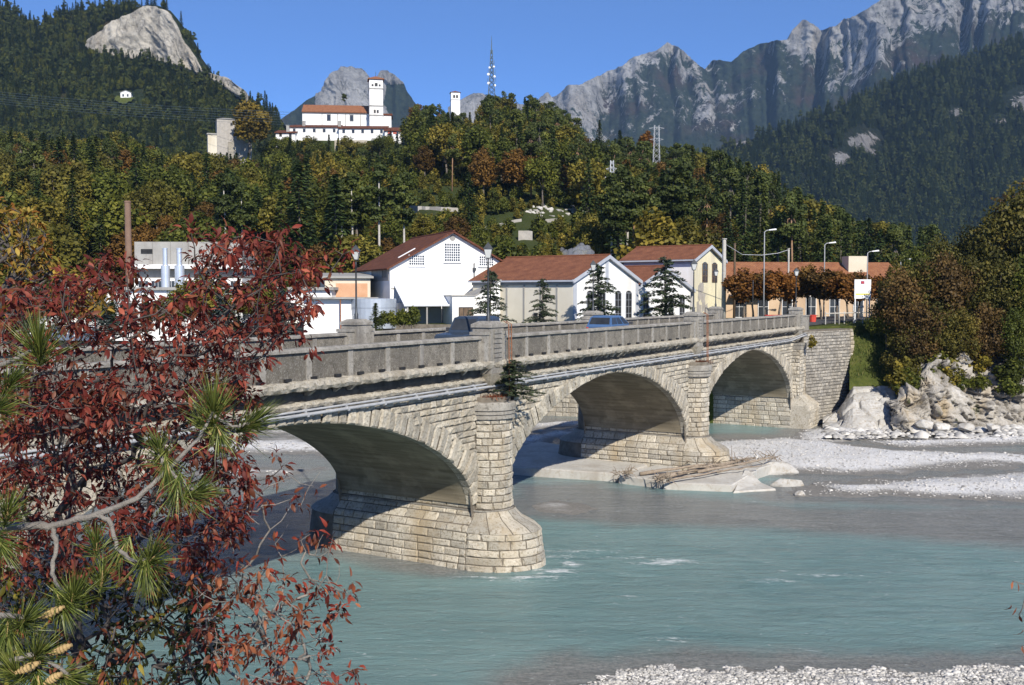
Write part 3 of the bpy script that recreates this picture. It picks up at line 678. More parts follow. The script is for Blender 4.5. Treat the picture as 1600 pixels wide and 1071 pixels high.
for side in (0, 1):
    pp = empty('parapet', B(12.5, 0 if side == 0 else BW, 8.5), parent=bridge)
    u0, u1 = (-.2, .16) if side == 0 else (BW - .16, BW + .2); out, inn = (u0, u1) if side == 0 else (u1, u0)
    s_ = 1 if side == 0 else -1
    for b0, b1 in ((-27, -25.9), (-24.1, -.9), (.9, 24.1), (25.9, 49.1)):
        n = max(1, round((b1 - b0) / 2.1))
        for i in range(n):
            x0, x1 = b0 + (b1 - b0) * i / n, b0 + (b1 - b0) * (i + 1) / n
            mb = MB(); mb.box(lambda x, y, z: B(x, y, z), x0 + .13, x1 - .13, u0 + .05, u1 - .05, 8.47, 9.40); mb.build('panel', MT['pebbledash'], pp)
            mb = MB(); mb.box(lambda x, y, z: B(x, y, z), x0 - .13 if i else x0, x0 + .13, u0 + .01, u1 - .01, 8.47, 9.40)
            if i == n - 1: mb.box(lambda x, y, z: B(x, y, z), x1 - .13, x1, u0 + .01, u1 - .01, 8.47, 9.40)
            mb.build('post', MT['concrete'], pp)
            mb = MB(); j = rnd.uniform(-.008, .008)
            mb.add([B(a, u, z) for a in (x0 + .006, x1 - .006) for u, z in ((u0 - .06, 9.40 + j), (u0 - .06, 9.48 + j), (u0 + .03, 9.535 + j), (u1 - .03, 9.535 + j), (u1 + .06, 9.48 + j), (u1 + .06, 9.40 + j))],
                   [(0, 1, 2, 3, 4, 5), (11, 10, 9, 8, 7, 6)] + [(k, (k + 6), (k + 1) % 6 + 6, (k + 1) % 6) for k in range(6)]); mb.build('coping', MT['concrete'], pp)
    for a0 in (-25, 0, 25, 50):
        pl = empty('pilaster', B(a0, out, 8.0), parent=bridge)
        o2 = out - .30 * s_
        mb = MB(); f = lambda x, y, z: B(a0 + x, o2 + s_ * y, z)
        mb.box(f, -.52, .52, .05, .95, 7.95, 9.86)
        for k in range(7):
            z = 8.42 + k * .2
            if z < 9.75: mb.box(f, -.3, .3, -.005 - .02 * (k % 2), .1, z, z + .165)
        mb.build('block', MT['concrete'], pl)
        mb = MB(); q = [(-.58, 0), (.58, 0), (.58, 1.0), (-.58, 1.0)]
        pts = [f(x, y, 9.87) for x, y in q] + [f(x, y, 10.0) for x, y in q] + [f(x * .55, .5 + (y - .5) * .6, 10.13) for x, y in q]
        mb.add(pts, [(3, 2, 1, 0), (8, 9, 10, 11)] + [(i + j, (i + 1) % 4 + j, (i + 1) % 4 + j + 4, i + j + 4) for j in (0, 4) for i in range(4)]); mb.build('cap', MT['concrete'], pl)
        for sg in (-1, 1):
            mb = MB(); mb.box(f, min(sg * .53, sg * .9), max(sg * .53, sg * .9), .14, .8, 8.2, 9.56); mb.box(f, min(sg * .53, sg * .94), max(sg * .53, sg * .94), .10, .84, 9.57, 9.7); mb.build('side_block', MT['concrete'], pl)
        if side == 0 and a0 >= 0:
            mb = MB(); mb.add([f(x, y, z) for z, k in ((7.2, .35), (7.6, .75), (7.94, 1.0)) for x, y in ((-.62 * k, .5 - .5 * k), (.62 * k, .5 - .5 * k), (.62 * k, .9), (-.62 * k, .9))], [(0, 3, 2, 1), (8, 9, 10, 11)] + [(i + j, (i + 1) % 4 + j, (i + 1) % 4 + j + 4, i + j + 4) for j in (0, 4) for i in range(4)]); mb.build('bracket', MT['rough_stone'], pl, tone=True)
# service pipes along the facade
def pipe_line(u, z, r, name, mat):
    mb = MB(); pts = [B(a, u, z) for a in np.linspace(-27, 47.5, 30)] + [B(48.6, u - .1, z + .1), B(49.4, u - .5, z + .32), B(50.6, u - .5, z + .38), B(51.4, u - .1, z + .40), B(53, u + .2, z + .42)]
    mb.tube(pts, r, 8); p = mb.build(name, MT[mat], bridge, smooth=True)
    for k in range(37):
        a = -26 + k * 2.05; b = MB(); b.box(lambda x, y, z_: B(x, y, z_), a - .035, a + .035, u - r - .012, .05, z - r - .012, z + r + .012); b.build('bracket', MT['galvanised'], p)
pipe_line(-.26, 7.40, .06, 'pipe', 'galvanised'); pipe_line(-.17, 7.52, .04, 'pipe', 'galvanised')
# iron ladders
for a0, zb, zt in ((.62, 6.85, 10.0), (25.62, 6.6, 9.95)):
    lad = empty('ladder', B(a0, -.72, zb), parent=bridge)
    for dx in (-.11, .11):
        mb = MB(); mb.tube([B(a0 + dx, -.74, zb), B(a0 + dx, -.70, zt), B(a0 + dx, -.45, zt + .12)], .022, 6); mb.build('rail', MT['rust'], lad)
    n = int((zt - zb) / .2)
    for k in range(n):
        mb = MB(); z = zb + .12 + k * (zt - zb - .15) / n; mb.tube([B(a0 - .11, -.72, z), B(a0 + .11, -.72, z)], .014, 5); mb.build('rung', MT['rust'], lad)

# abutment on the far bank and its wing wall
ab = empty('abutment', B(50, 0, 0), parent=bridge)
mb = MB()
mb.box(lambda x, y, z: B(x, y, z), 48.85, 53, .03, BW - .03, -.5, 8.2); mb.build('core', MT['mortar'], ab, tone=True)
WW = [B(51.2, -.3, 0)[:2], np.array([30.8, 92.5])]; wd = WW[1] - WW[0]; wl = np.linalg.norm(wd); wd = wd / wl; wnrm = np.array([wd[1], -wd[0], 0])
mb = MB(); mb.grid([[np.append(WW[0] + wd * s, z) + wnrm * (.9 - z * .11) * .6 - wnrm * .05 for s in np.linspace(0, wl, 9)] for z in (-.5, 2, 5, 8.1)]); 
mb.hexa([np.append(WW[0] + wd * s + np.array([-wd[1], wd[0]]) * t, z) for z in (-.5, 8.1) for s, t in ((0, 0), (wl, 0), (wl, 1.5), (0, 1.5))]); mb.build('wing_core', MT['mortar'], ab)
def wing(s, z): return np.stack([WW[0][0] + wd[0] * s, WW[0][1] + wd[1] * s, z], -1) + wnrm * ((.9 - z * .11) * .6)[:, None], np.broadcast_to(wnrm, (len(s), 3))
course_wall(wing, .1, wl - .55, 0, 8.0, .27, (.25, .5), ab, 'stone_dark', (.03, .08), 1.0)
course_wall(wing, wl - .5, wl, 0, 8.05, .36, (.5, .5), ab, 'stone', (.06, .1), 1.0)
def abside(s, z): return B(48.85 - .05 * 0, BW - s, z), np.broadcast_to(np.array([-BA[0], -BA[1], 0]), (len(s), 3))
course_wall(abside, 0, BW, -.1, 2.9, .36, (.5, 1.0), ab, 'stone', (.02, .05))
mb = MB(); fpl = lambda x, y, z: B(50 + x, y, z); mb.box(fpl, -.95, .95, -.62, .05, 2.4, 6.6); mb.build('core', MT['mortar'], ab)
def plf(s, z): return B(50 - .95 + s, -.62, z), np.broadcast_to(np.array([-BU[0], -BU[1], 0]), (len(s), 3))
def pls(s, z): return B(50 - .95, .05 - s, z), np.broadcast_to(np.array([-BA[0], -BA[1], 0]), (len(s), 3))
course_wall(plf, 0, 1.9, 2.4, 6.6, .30, (.4, .75), ab, 'stone'); course_wall(pls, 0, .67, 2.4, 6.6, .3, (.4, .7), ab, 'stone')
mb = MB(); mb.box(fpl, -1.02, 1.02, -.7, .05, 6.6, 6.95); mb.box(fpl, -1.06, 1.06, -.76, .05, 6.953, 7.1); mb.build('cap', MT['concrete'], ab)
mb = MB(); mb.box(fpl, -1.15, 2.3, -1.45, .03, -.4, 1.9)
mb.add([fpl(x, y, z) for x, y, z in ((-1.15, -1.45, 1.9), (2.3, -1.45, 1.9), (2.3, .03, 1.9), (-1.15, .03, 1.9), (-.9, -.66, 2.75), (1.2, -.66, 2.75), (1.2, .03, 2.75), (-.9, .03, 2.75))], [(0, 1, 5, 4), (1, 2, 6, 5), (3, 0, 4, 7), (4, 5, 6, 7)]); mb.build('footing', MT['stone'], ab, tone=True)
def ftf(s, z): return B(48.85 + s, -1.46, z), np.broadcast_to(np.array([-BU[0], -BU[1], 0]), (len(s), 3))
course_wall(ftf, 0, 3.4, -.2, 1.9, .34, (.5, .9), ab, 'stone')
def ftr(s, z): return B(52.3, -1.45 + s, z), np.broadcast_to(np.array([BA[0], BA[1], 0]), (len(s), 3))
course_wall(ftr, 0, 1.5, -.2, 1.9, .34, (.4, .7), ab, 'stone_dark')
# left-bank abutment (hidden behind the shrubs)
mb = MB(); mb.box(lambda x, y, z: B(x, y, z), -29, -23.8, .04, BW - .04, -1, 8.2); mb.build('bank_seat', MT['rough_stone'], bridge, tone=True)
# stones: nearest 300 as parts, the rest joined per pier / arch
STONES.sort(key=lambda s: s[0])
vis = [s for s in STONES if -30 < 800 + 1600 * s[2][:, 0].mean() / s[2][:, 1].mean() < 1600 and ((s[2].mean(0)[:2] - BO) @ BU < 6.9)]
pick = [s for s in vis if s[5] in piers][:300]
pid = set(id(s) for s in pick)
rest = {}
for s in STONES:
    if id(s) in pid: obj('stone', s[2], s[3], MT[s[6]], s[5], tone=np.full(len(s[2]), s[4]))
    else: rest.setdefault((s[5].name, s[6]), []).append(s)
for (pn, mt), L_ in rest.items():
    mb = MB()
    for s in L_: mb.add(s[2], s[3], s[4])
    mb.build('stonework', MT[mt], L_[0][5], tone=True, kind='stuff')

# embankment wall of the terrace seen through the arches, rubble masonry
em = MB(); EMS = []
wallobj = empty('embankment_wall', (5, 94, 0), 'long rubble stone embankment wall seen through the middle arch', 'wall')
for i in range(len(WALL) - 2):
    p0, p1 = np.array(WALL[i], float), np.array(WALL[i + 1], float); dv = p1 - p0; ln_ = np.linalg.norm(dv); dv /= ln_; nn = np.array([-dv[1], dv[0], 0.]); nn = nn if nn[1] < 0 else -nn
    em.grid([[np.append(p0 + dv * s, z) + nn * .12 for s in np.linspace(0, ln_, 12)] for z in (-1, 4, 8.35)])
    STONES = []
    course_wall(lambda s, z: (np.stack([p0[0] + dv[0] * s, p0[1] + dv[1] * s, z], -1) + nn * .13, np.broadcast_to(nn, (len(s), 3))), 0, ln_, -.1, 8.3 if i < 1 else 3.5, .42, (.4, .85), wallobj, 'rough_stone', (.03, .09), 2.0)
    EMS += STONES
em.build('core', MT['mortar'], wallobj)
mb = MB()
for s in EMS: mb.add(s[2], s[3], s[4])
mb.build('stonework', MT['rough_stone'], wallobj, tone=True, kind='stuff')

# ------------------------------------------------------------------ trees
def unit(v): return v / (np.linalg.norm(v, axis=-1, keepdims=True) + 1e-9)
def leaf_quads(C, Dv, Nv, ln, wd, tone):
    """rhombic leaves or sprays: centre C, long axis Dv, normal Nv"""
    Dv = unit(Dv); Sv = unit(np.cross(Dv, Nv)); ln = np.broadcast_to(ln, len(C))[:, None]; wd = np.broadcast_to(wd, len(C))[:, None]
    V = np.stack([C - Dv * ln * .5, C + Sv * wd * .5 - Dv * ln * .08, C + Dv * ln * .5, C - Sv * wd * .5 - Dv * ln * .08], 1).reshape(-1, 3)
    F = np.arange(len(C) * 4).reshape(-1, 4); return V, F, np.repeat(tone, 4)
def rdir(n): return unit(rng.normal(size=(n, 3)))
def tubes_mesh(mb): return np.concatenate(mb.V), mb.F
def spruce(H, rmax, dens=1.0, z0=.08, dz=.42, nb=9, droop=.35, sz=.55):
    C, D, T = [], [], []; z = H * z0
    while z < H * .985:
        r = rmax * (1 - z / H) ** .8 + .12; n = max(4, int(nb * (.5 + .5 * r / rmax) * dens)); ph = rnd.uniform(0, 6.28)
        for k in range(n):
            if rnd.random() < .08: continue
            t = ph + 6.283 * k / n + rnd.uniform(-.25, .25); rr = r * rnd.uniform(.65, 1.12); m = max(2, int(rr / .42)); tb = rnd.uniform(0, 1)
            for j in range(m):
                q = (j + .6) / m; x = rr * q
                for _ in range(2):
                    w = rnd.uniform(-.22, .22) * (1.2 - q) * rr
                    C.append((x * math.cos(t) - w * math.sin(t), x * math.sin(t) + w * math.cos(t), z - droop * rr * q ** 1.5 + .12 * rr * q + rnd.uniform(-.12, .12)))
                    D.append((math.cos(t) + rnd.uniform(-.5, .5), math.sin(t) + rnd.uniform(-.5, .5), -.25 + rnd.uniform(-.35, .25))); T.append(.65 * tb + .35 * rnd.random())
        z += dz * (.75 + .5 * rnd.random()) * (.55 + .45 * (1 - z / H))
    C, D, T = np.array(C), np.array(D), np.array(T)
    cr = leaf_quads(C, D, rdir(len(C)) * .6 + np.array([0, 0, 1.]), rng.uniform(.8, 1.25, len(C)) * sz * 1.25, rng.uniform(.5, .9, len(C)) * sz * .8, T)
    tr = MB(); tr.tube([(0, 0, -.6), (0, 0, H * .3), (.03, .02, H * .7), (0, 0, H * .97)], [H * .016, H * .012, H * .006, .015], 7)
    return tubes_mesh(tr), cr
def clumped(H, clumps, per, csz, leaf, trunk_r, fork, flat=1.0, bend=.3, limbs=7):
    C, T, Nn = [], [], []
    for (x, y, z, r) in clumps:
        n = int(per * (r / csz) ** 1.6); g = unit(rng.normal(size=(n, 3))) * (rng.uniform(.25, 1.0, n) ** .45)[:, None] * r * np.array([1, 1, flat]) * rng.uniform(.75, 1.2, (n, 1))
        C.append(g + (x, y, z)); tb = rnd.random(); T.append(np.clip(.55 * tb + .45 * rng.random(n), 0, 1)); Nn.append(g)
    C, T, Nn = np.concatenate(C), np.concatenate(T), np.concatenate(Nn)
    k = rng.uniform(.7, 1.35, len(C)); cr = leaf_quads(C, rdir(len(C)) + np.array([0, 0, -.3]), rdir(len(C)) * .8 + unit(Nn) * 1.3 + np.array([0, 0, .35]), k * leaf * 1.3, k * leaf, T)
    tr = MB(); top = np.array([rnd.uniform(-.3, .3), rnd.uniform(-.3, .3), fork])
    tr.tube([(0, 0, -.6), top * np.array([.4, .4, .5]), top], [trunk_r, trunk_r * .8, trunk_r * .62], 8)
    for (x, y, z, r) in sorted(clumps, key=lambda c: -c[3])[:limbs]:
        p = np.array([x, y, z]); m = (top + p) / 2 + np.array([rnd.uniform(-bend, bend), rnd.uniform(-bend, bend), rnd.uniform(0, bend)]); tr.tube([top * .97, m, p], [trunk_r * .5, trunk_r * .3, trunk_r * .1], 6)
    return tubes_mesh(tr), cr
def broadleaf(H, rad, nc=28, per=120, leaf=.32, low=.22, fork=.32):
    cl = []
    for i in range(nc):
        d = unit(rng.normal(size=3)); d[2] = d[2] * .9; rr = rnd.uniform(.45, .95)
        zc = H * (low + 1) / 2; hz = H * (1 - low) / 2
        cl.append((d[0] * rr * rad * .8, d[1] * rr * rad * .8, zc + d[2] * rr * hz * .85, rad * rnd.uniform(.22, .42)))
    cl.append((0, 0, H * .9, rad * .28)); return clumped(H, cl, per, rad * .33, leaf, H * .02, H * fork)
def pine(H, rad, nc=17, per=120, leaf=.30):
    cl = []
    for i in range(nc):
        z = H * rnd.uniform(.55, .96); r = rad * (1.05 - .75 * max(0, (z / H - .7) / .3)); t = rnd.uniform(0, 6.28); q = rnd.uniform(.2, 1) * r * .8
        cl.append((q * math.cos(t), q * math.sin(t), z, rad * rnd.uniform(.3, .5)))
    cl.append((0, 0, H * .97, rad * .3)); return clumped(H, cl, per, rad * .4, leaf, H * .012, H * .8, flat=.6, limbs=9)
def cedar(H, rad, seed):
    r_ = random.Random(seed); C, D, T = [], [], []; tr = MB(); tr.tube([(0, 0, -.4), (.02, 0, H * .4), (-.02, .02, H * .75), (.05, 0, H * .97), (.12, .05, H)], [.11, .085, .045, .014, .006], 7)
    z = H * .10
    while z < H * .97:
        L = rad * (1 - z / H) ** .72 * r_.uniform(.7, 1.25) + .12
        for _ in range(2 if z < H * .8 else 3):
            t = r_.uniform(0, 6.283); tip = np.array([L * math.cos(t), L * math.sin(t), z + L * r_.uniform(-.12, .22)]); base = np.array([0, 0, z - .05]); mid = (base + tip) / 2 + np.array([0, 0, .14 * L])
            tip = tip - np.array([0, 0, .14 * L]); tr.tube([base, mid, tip], [.026, .016, .004], 4, False); m = max(6, int(L * 17)); tb = r_.random()
            for j in range(m):
                q = (j + .5) / m; p = base * (1 - q) ** 2 + 2 * mid * q * (1 - q) + tip * q * q; w = r_.uniform(-.3, .3) * (1.15 - q) * L * .8
                for k in range(3):
                    C.append(p + np.array([-w * math.sin(t), w * math.cos(t), r_.uniform(-.1, .05)]) + np.array([r_.uniform(-.07, .07) for _ in range(3)])); D.append((math.cos(t) + r_.uniform(-.9, .9), math.sin(t) + r_.uniform(-.9, .9), r_.uniform(-.7, .2))); T.append(.5 * tb + .5 * r_.random())
        z += H * r_.uniform(.018, .04)
    C, D, T = np.array(C), np.array(D), np.array(T); cr = leaf_quads(C, D, rdir(len(C)) + np.array([0, 0, .8]), rng.uniform(.15, .30, len(C)), rng.uniform(.07, .14, len(C)), T); return tubes_mesh(tr), cr
PROTO = {}
def proto(key, gen, leaf, bark, H):
    (tv_, tf), (cv, cf, ct) = gen
    PROTO[key] = (make_mesh('trunk', tv_, tf, MT[bark], smooth=True), make_mesh('crown', cv, cf, MT[leaf], tone=ct), H)
for i in range(3): proto('spruce%d' % i, spruce(14, 2.5 + .35 * i), 'spruce_leaf', 'bark', 14)
proto('spruce3', spruce(14, 2.2), 'pine_leaf', 'bark', 14)
for i in range(3): proto('pine%d' % i, pine(15, 2.7), 'pine_leaf', ['bark_orange', 'bark', 'bark'][i], 15)
PROTO['slim0'] = None
(tv_, tf), cr_ = pine(15, 1.9, 20, 110, .3); tr_ = MB(); tr_.tube([(0, 0, -.6), (.05, 0, 5), (0, .06, 10), (0, 0, 14)], [.17, .14, .1, .03], 7); proto('slim0', (tubes_mesh(tr_), cr_), 'pine_leaf', 'bark_pale', 15)
proto('blue0', spruce(12, 3.3, 1.1, droop=.2), 'blue_spruce_leaf', 'bark', 12)
for i in range(3): proto('green%d' % i, broadleaf(10, 3.6), 'green_leaf', 'bark', 10)
for i in range(3): proto('olive%d' % i, broadleaf(10, 3.4), 'olive_leaf', 'bark', 10)
for i in range(2): proto('autumn%d' % i, broadleaf(10, 3.3), 'autumn_leaf', 'bark', 10)
proto('golden0', broadleaf(10, 4.2, 34, 90, .42, .1), 'golden_leaf', 'bark', 10)
proto('orange0', broadleaf(10, 3.0), 'orange_leaf', 'bark', 10)
for i in range(3): proto('street%d' % i, broadleaf(5.6, 1.85, 26, 110, .19, .34, .40), 'orange_leaf' if i < 2 else 'autumn_leaf', 'bark', 5.6)
for i in range(4): proto('shrub%d' % i, broadleaf(9, 3.6, 40, 190, .20, .06, .3), ['oak_shrub_leaf', 'rust_shrub_leaf', 'green_leaf', 'oak_shrub_leaf'][i], 'bark', 9)
for i in range(2): proto('bush%d' % i, broadleaf(3, 1.7, 16, 60, .24, .02, .25), 'green_leaf' if i else 'olive_leaf', 'bark', 3)
for i in range(4): proto('cedar%d' % i, cedar(6.0, 2.0, 40 + i), 'cedar_leaf', 'bark', 6.0)
NAMES = {'slim': 'slim_pine', 'spruce': 'spruce_tree', 'pine': 'pine_tree', 'blue': 'blue_spruce', 'green': 'green_tree', 'olive': 'olive_green_tree', 'autumn': 'autumn_tree', 'orange': 'orange_tree', 'golden': 'golden_tree', 'street': 'street_tree', 'shrub': 'bushy_tree', 'bush': 'bush', 'cedar': 'cedar_tree'}
FIRST = {}
def tree(key, x, y, z, h, label, group=None, wide=1.0, cat='tree', name=None):
    tm, cm, H = PROTO[key]; kind = key.rstrip('0123456789'); s = h / H
    e = bpy.data.objects.new(name or NAMES[kind], None); COL.objects.link(e); e.location = (x, y, z); e.rotation_euler = (rnd.uniform(-.03, .03), rnd.uniform(-.03, .03), rnd.uniform(0, 6.28)); e.scale = (s * wide, s * wide, s)
    tag(e, label, cat, group)
    for nm, me in (('trunk', tm), ('crown', cm)):
        o = bpy.data.objects.new(nm, me); COL.objects.link(o); o.parent = e
        if nm == 'crown': FIRST.setdefault(key, o)
    return e
def scatter(name, pts, sc, keys, label, cat):
    """one mass of distant vegetation: copies of real crowns on points"""
    me = bpy.data.meshes.new(name); c = pts.mean(0); me.from_pydata((pts - c).tolist(), [], [])
    for k, v in (('sc', sc), ('rz', rng.uniform(0, 6.28, len(pts)))):
        a = me.attributes.new(k, 'FLOAT', 'POINT'); a.data.foreach_set('value', np.asarray(v, np.float32))
    o = bpy.data.objects.new(name, me); COL.objects.link(o); o.location = c
    ng = bpy.data.node_groups.new(name, 'GeometryNodeTree'); ng.interface.new_socket('Geometry', in_out='INPUT', socket_type='NodeSocketGeometry'); ng.interface.new_socket('Geometry', in_out='OUTPUT', socket_type='NodeSocketGeometry')
    N = ng.nodes; gi = N.new('NodeGroupInput'); go = N.new('NodeGroupOutput'); jn = N.new('GeometryNodeJoinGeometry'); ip = N.new('GeometryNodeInstanceOnPoints'); L = ng.links.new
    for k in keys:
        oi = N.new('GeometryNodeObjectInfo'); oi.inputs['Object'].default_value = FIRST[k]; oi.inputs['As Instance'].default_value = True; L(oi.outputs['Geometry'], jn.inputs[0])
    L(gi.outputs[0], ip.inputs['Points']); L(jn.outputs[0], ip.inputs['Instance']); ip.inputs['Pick Instance'].default_value = True
    ri = N.new('FunctionNodeRandomValue'); ri.data_type = 'INT'; ri.inputs[4].default_value = 0; ri.inputs[5].default_value = len(keys) - 1; L(ri.outputs[2], ip.inputs['Instance Index'])
    na = N.new('GeometryNodeInputNamedAttribute'); na.data_type = 'FLOAT'; na.inputs[0].default_value = 'sc'; L(na.outputs[0], ip.inputs['Scale'])
    nr = N.new('GeometryNodeInputNamedAttribute'); nr.data_type = 'FLOAT'; nr.inputs[0].default_value = 'rz'; cx = N.new('ShaderNodeCombineXYZ'); L(nr.outputs[0], cx.inputs[2]); er = N.new('FunctionNodeEulerToRotation'); L(cx.outputs[0], er.inputs[0]); L(er.outputs[0], ip.inputs['Rotation'])
    L(ip.outputs[0], go.inputs[0]); md = o.modifiers.new('instances', 'NODES'); md.node_group = ng
    return tag(o, label, cat, None, 'stuff')

# the wood on the church hill -------------------------------------------------
CAPS = [(560, 730, 334, 215), (735, 915, 378, 190), (905, 960, 330, 175), (560, 800, 366, 160), (425, 640, 226, 345), (322, 412, 238, 322), (690, 735, 176, 352), (940, 972, 300, 190), (1008, 1040, 262, 225)]
def cap_z(px, y):
    yt = float(ytop(px)) + rnd.uniform(-5, 9)
    for a, b, yc, ym in CAPS:
        if a < px < b and y < ym: yt = max(yt, yc)
    return Zat(yt, y)
HC = {}
KEEP = [(570, 726, lambda p: hit(p, 330)[1]), (752, 840, lambda p: hit(p, 352)[1]), (806, 836, lambda p: hit(p, 374)[1]), (820, 920, lambda p: hit(p, 338)[1])]
def clear_of_walls(x, y):
    px = 800 + 1600 * x / y
    for a, b, fy in KEEP:
        if a < px < b:
            kq = (a, int(px) // 4); w_ = HC[kq] if kq in HC else HC.setdefault(kq, fy(px))
            if w_ - 8 < y < w_ + 1.0: return False
    return True
cand = []
for gx_ in np.arange(-225, 190, 6.6):
    for gy_ in np.arange(142, 356, 7.0):
        x, y = gx_ + rnd.uniform(-2.6, 2.6), gy_ + rnd.uniform(-2.6, 2.6); px = 800 + 1600 * x / y
        if not (-230 < px < 1460) or y > yr(px) + 6: continue
        if 430 < px < 636 and y > 331: continue
        if 325 < px < 410 and 316 < y < 345: continue
        cand.append((x, y, px))
rnd.shuffle(cand); MASS = {'con': [], 'dec': []}; CNT = {}
ZN = ((130, 'near the left picture edge'), (260, 'above the brown chimney'), (420, 'under the old stone house'), (530, 'under the church nave'), (640, 'under the bell tower'), (740, 'under the small tower'), (840, 'under the antenna mast'), (930, 'above the cream hall'), (1010, 'by the low pylon'), (1140, 'above the yellow house'), (1240, 'above the orange street trees'), (9999, 'by the right hill foot'))
def zone(px, y, h): return ('low down ' if y < 185 else 'halfway up ' if y < 255 else 'high up ') + next(z for lim, z in ZN if px < lim)
def size(h): return 'very tall ' if h > 14.5 else 'tall ' if h > 11.5 else 'medium ' if h > 8.5 else 'short '
cand.sort(key=lambda c: c[1])
for x, y, px in cand:
    r = rnd.random(); g = float(hill_z(np.float64(x), np.float64(y)))
    n_ = float(vnoise(x * .045, y * .045, seed=77))
    if px < 330: k = 'spruce' if r < .28 + .3 * n_ else ('olive' if r < .55 else ('green' if r < .8 else ('autumn' if r < .93 else 'pine')))
    elif px < 560: k = 'spruce' if r < .38 + .35 * n_ else ('green' if r < .66 else ('autumn' if r < .87 else 'olive'))
    elif px < 930:
        k = 'green' if r < .36 + .25 * n_ else ('olive' if r < .55 else ('autumn' if r < .72 else ('spruce' if r < .88 else 'pine')))
        if y > 300: k = 'pine' if r < .4 else ('spruce' if r < .6 else ('olive' if r < .85 else 'autumn'))
    elif px < 1120: k = 'pine' if r < .42 + .2 * n_ else ('spruce' if r < .66 else ('autumn' if r < .84 else 'olive'))
    else: k = 'spruce' if r < .6 else ('pine' if r < .9 else 'olive')
    h = {'spruce': rnd.uniform(11, 18), 'pine': rnd.uniform(12, 17), 'green': rnd.uniform(8, 14), 'olive': rnd.uniform(8, 14), 'autumn': rnd.uniform(7, 12)}[k]
    h = min(h, cap_z(px, y) - g)
    if h < 2.2 or (h < 9 and not clear_of_walls(x, y)): continue
    if h < 6 and k in ('spruce', 'pine'): k = 'bush'
    if h < 4: k = 'bush'
    key = k + str(rnd.randrange({'spruce': 4, 'pine': 3, 'green': 3, 'olive': 3, 'autumn': 2, 'bush': 2}[k]))
    out_ = px < -25; CNT[k] = CNT.get(k, 0) + (not out_)
    if out_ or CNT[k] > 270:
        MASS['con' if k in ('spruce', 'pine') else 'dec'].append((x, y, g, h)); continue
    lab = size(h) + {'spruce': 'dark pointed spruce ', 'pine': 'open crowned pine ', 'green': 'leafy green tree ', 'olive': 'yellowish olive tree ', 'autumn': 'brown autumn tree ', 'bush': 'green bush '}[k] + zone(px, y, h)
    tree(key, x, y, g - .3, h, lab, 'trees of the church hill wood', wide=rnd.uniform(.9, 1.3) if k not in ('spruce', 'pine') else rnd.uniform(.85, 1.1))
# particular trees of the hill
for px, pyt, pyb, y, key, lab, wd in ((770, 168, 262, 318, 'blue0', 'large grey blue spruce below the antenna mast', 1.25), (838, 178, 250, 316, 'blue0', 'slimmer grey blue spruce right of the large one below the mast', 1.0), (393, 160, 240, 321, 'golden0', 'golden round crowned tree beside the old stone house', 1.15),
        (470, 250, 420, 150, 'spruce1', 'tall dark spruce standing right behind the red shrub', 1.2), (935, 190, 250, 300, 'spruce0', 'pointed dark spruce on the right shoulder of the hill', 1.0), (968, 205, 262, 265, 'spruce2', 'green spruce standing up beside the pylon', 1.1), (612, 205, 226, 338, 'blue0', 'small blue green conifer at the corner of the church building', 1.3),
        (1010, 205, 260, 262, 'orange0', 'rust red tree beside the tall pylon', 1.0), (540, 150, 178, 372, 'pine1', 'thin pine behind the church roof', 1.2), (655, 165, 215, 352, 'autumn0', 'brownish tree right of the bell tower', 1.2), (1375, 345, 400, 185, 'olive2', 'yellow green round tree in front of the dark conifers', 1.4), (1330, 352, 395, 190, 'green1', 'green tree beside the yellow green one on the right', 1.2)):
    zt = float(Zat(pyt, y)); zb = float(Zat(pyb, y)); tree(key, Xat(px, y), y, zb, zt - zb, lab, wide=wd)
for i in range(26):
    px = 424 + i * 8.6 + rnd.uniform(-3, 3); y = rnd.uniform(326, 333); zt_ = float(Zat(rnd.uniform(212, 226), y)); k = rnd.choice(['spruce1', 'green0', 'green2', 'olive1', 'spruce3', 'green1']); h_ = rnd.uniform(7, 11)
    tree(k, Xat(px, y), y, zt_ - h_, h_, 'tree of the row right in front of the monastery walls', 'trees in front of the monastery', wide=1.15)
# slim pale trunks standing clear of the wood
for i, (px, pyt, pyb, y) in enumerate(((592, 255, 372, 150), (552, 270, 368, 152), (632, 270, 368, 150), (534, 280, 365, 153), (356, 270, 395, 149), (382, 285, 390, 150), (955, 270, 400, 146), (968, 262, 405, 145), (978, 275, 400, 147), (962, 290, 402, 144), (1005, 270, 400, 147), (1070, 255, 400, 148), (1048, 262, 400, 149))):
    zb = float(Zat(pyb, y)); gz = float(hill_z(np.float64(Xat(px, y)), np.float64(y))); tree('slim0', Xat(px, y), y, min(zb, gz), float(Zat(pyt, y)) - min(zb, gz), 'slim pale trunked pine standing clear of the wood', 'slim pines at the wood edge', wide=1.1)
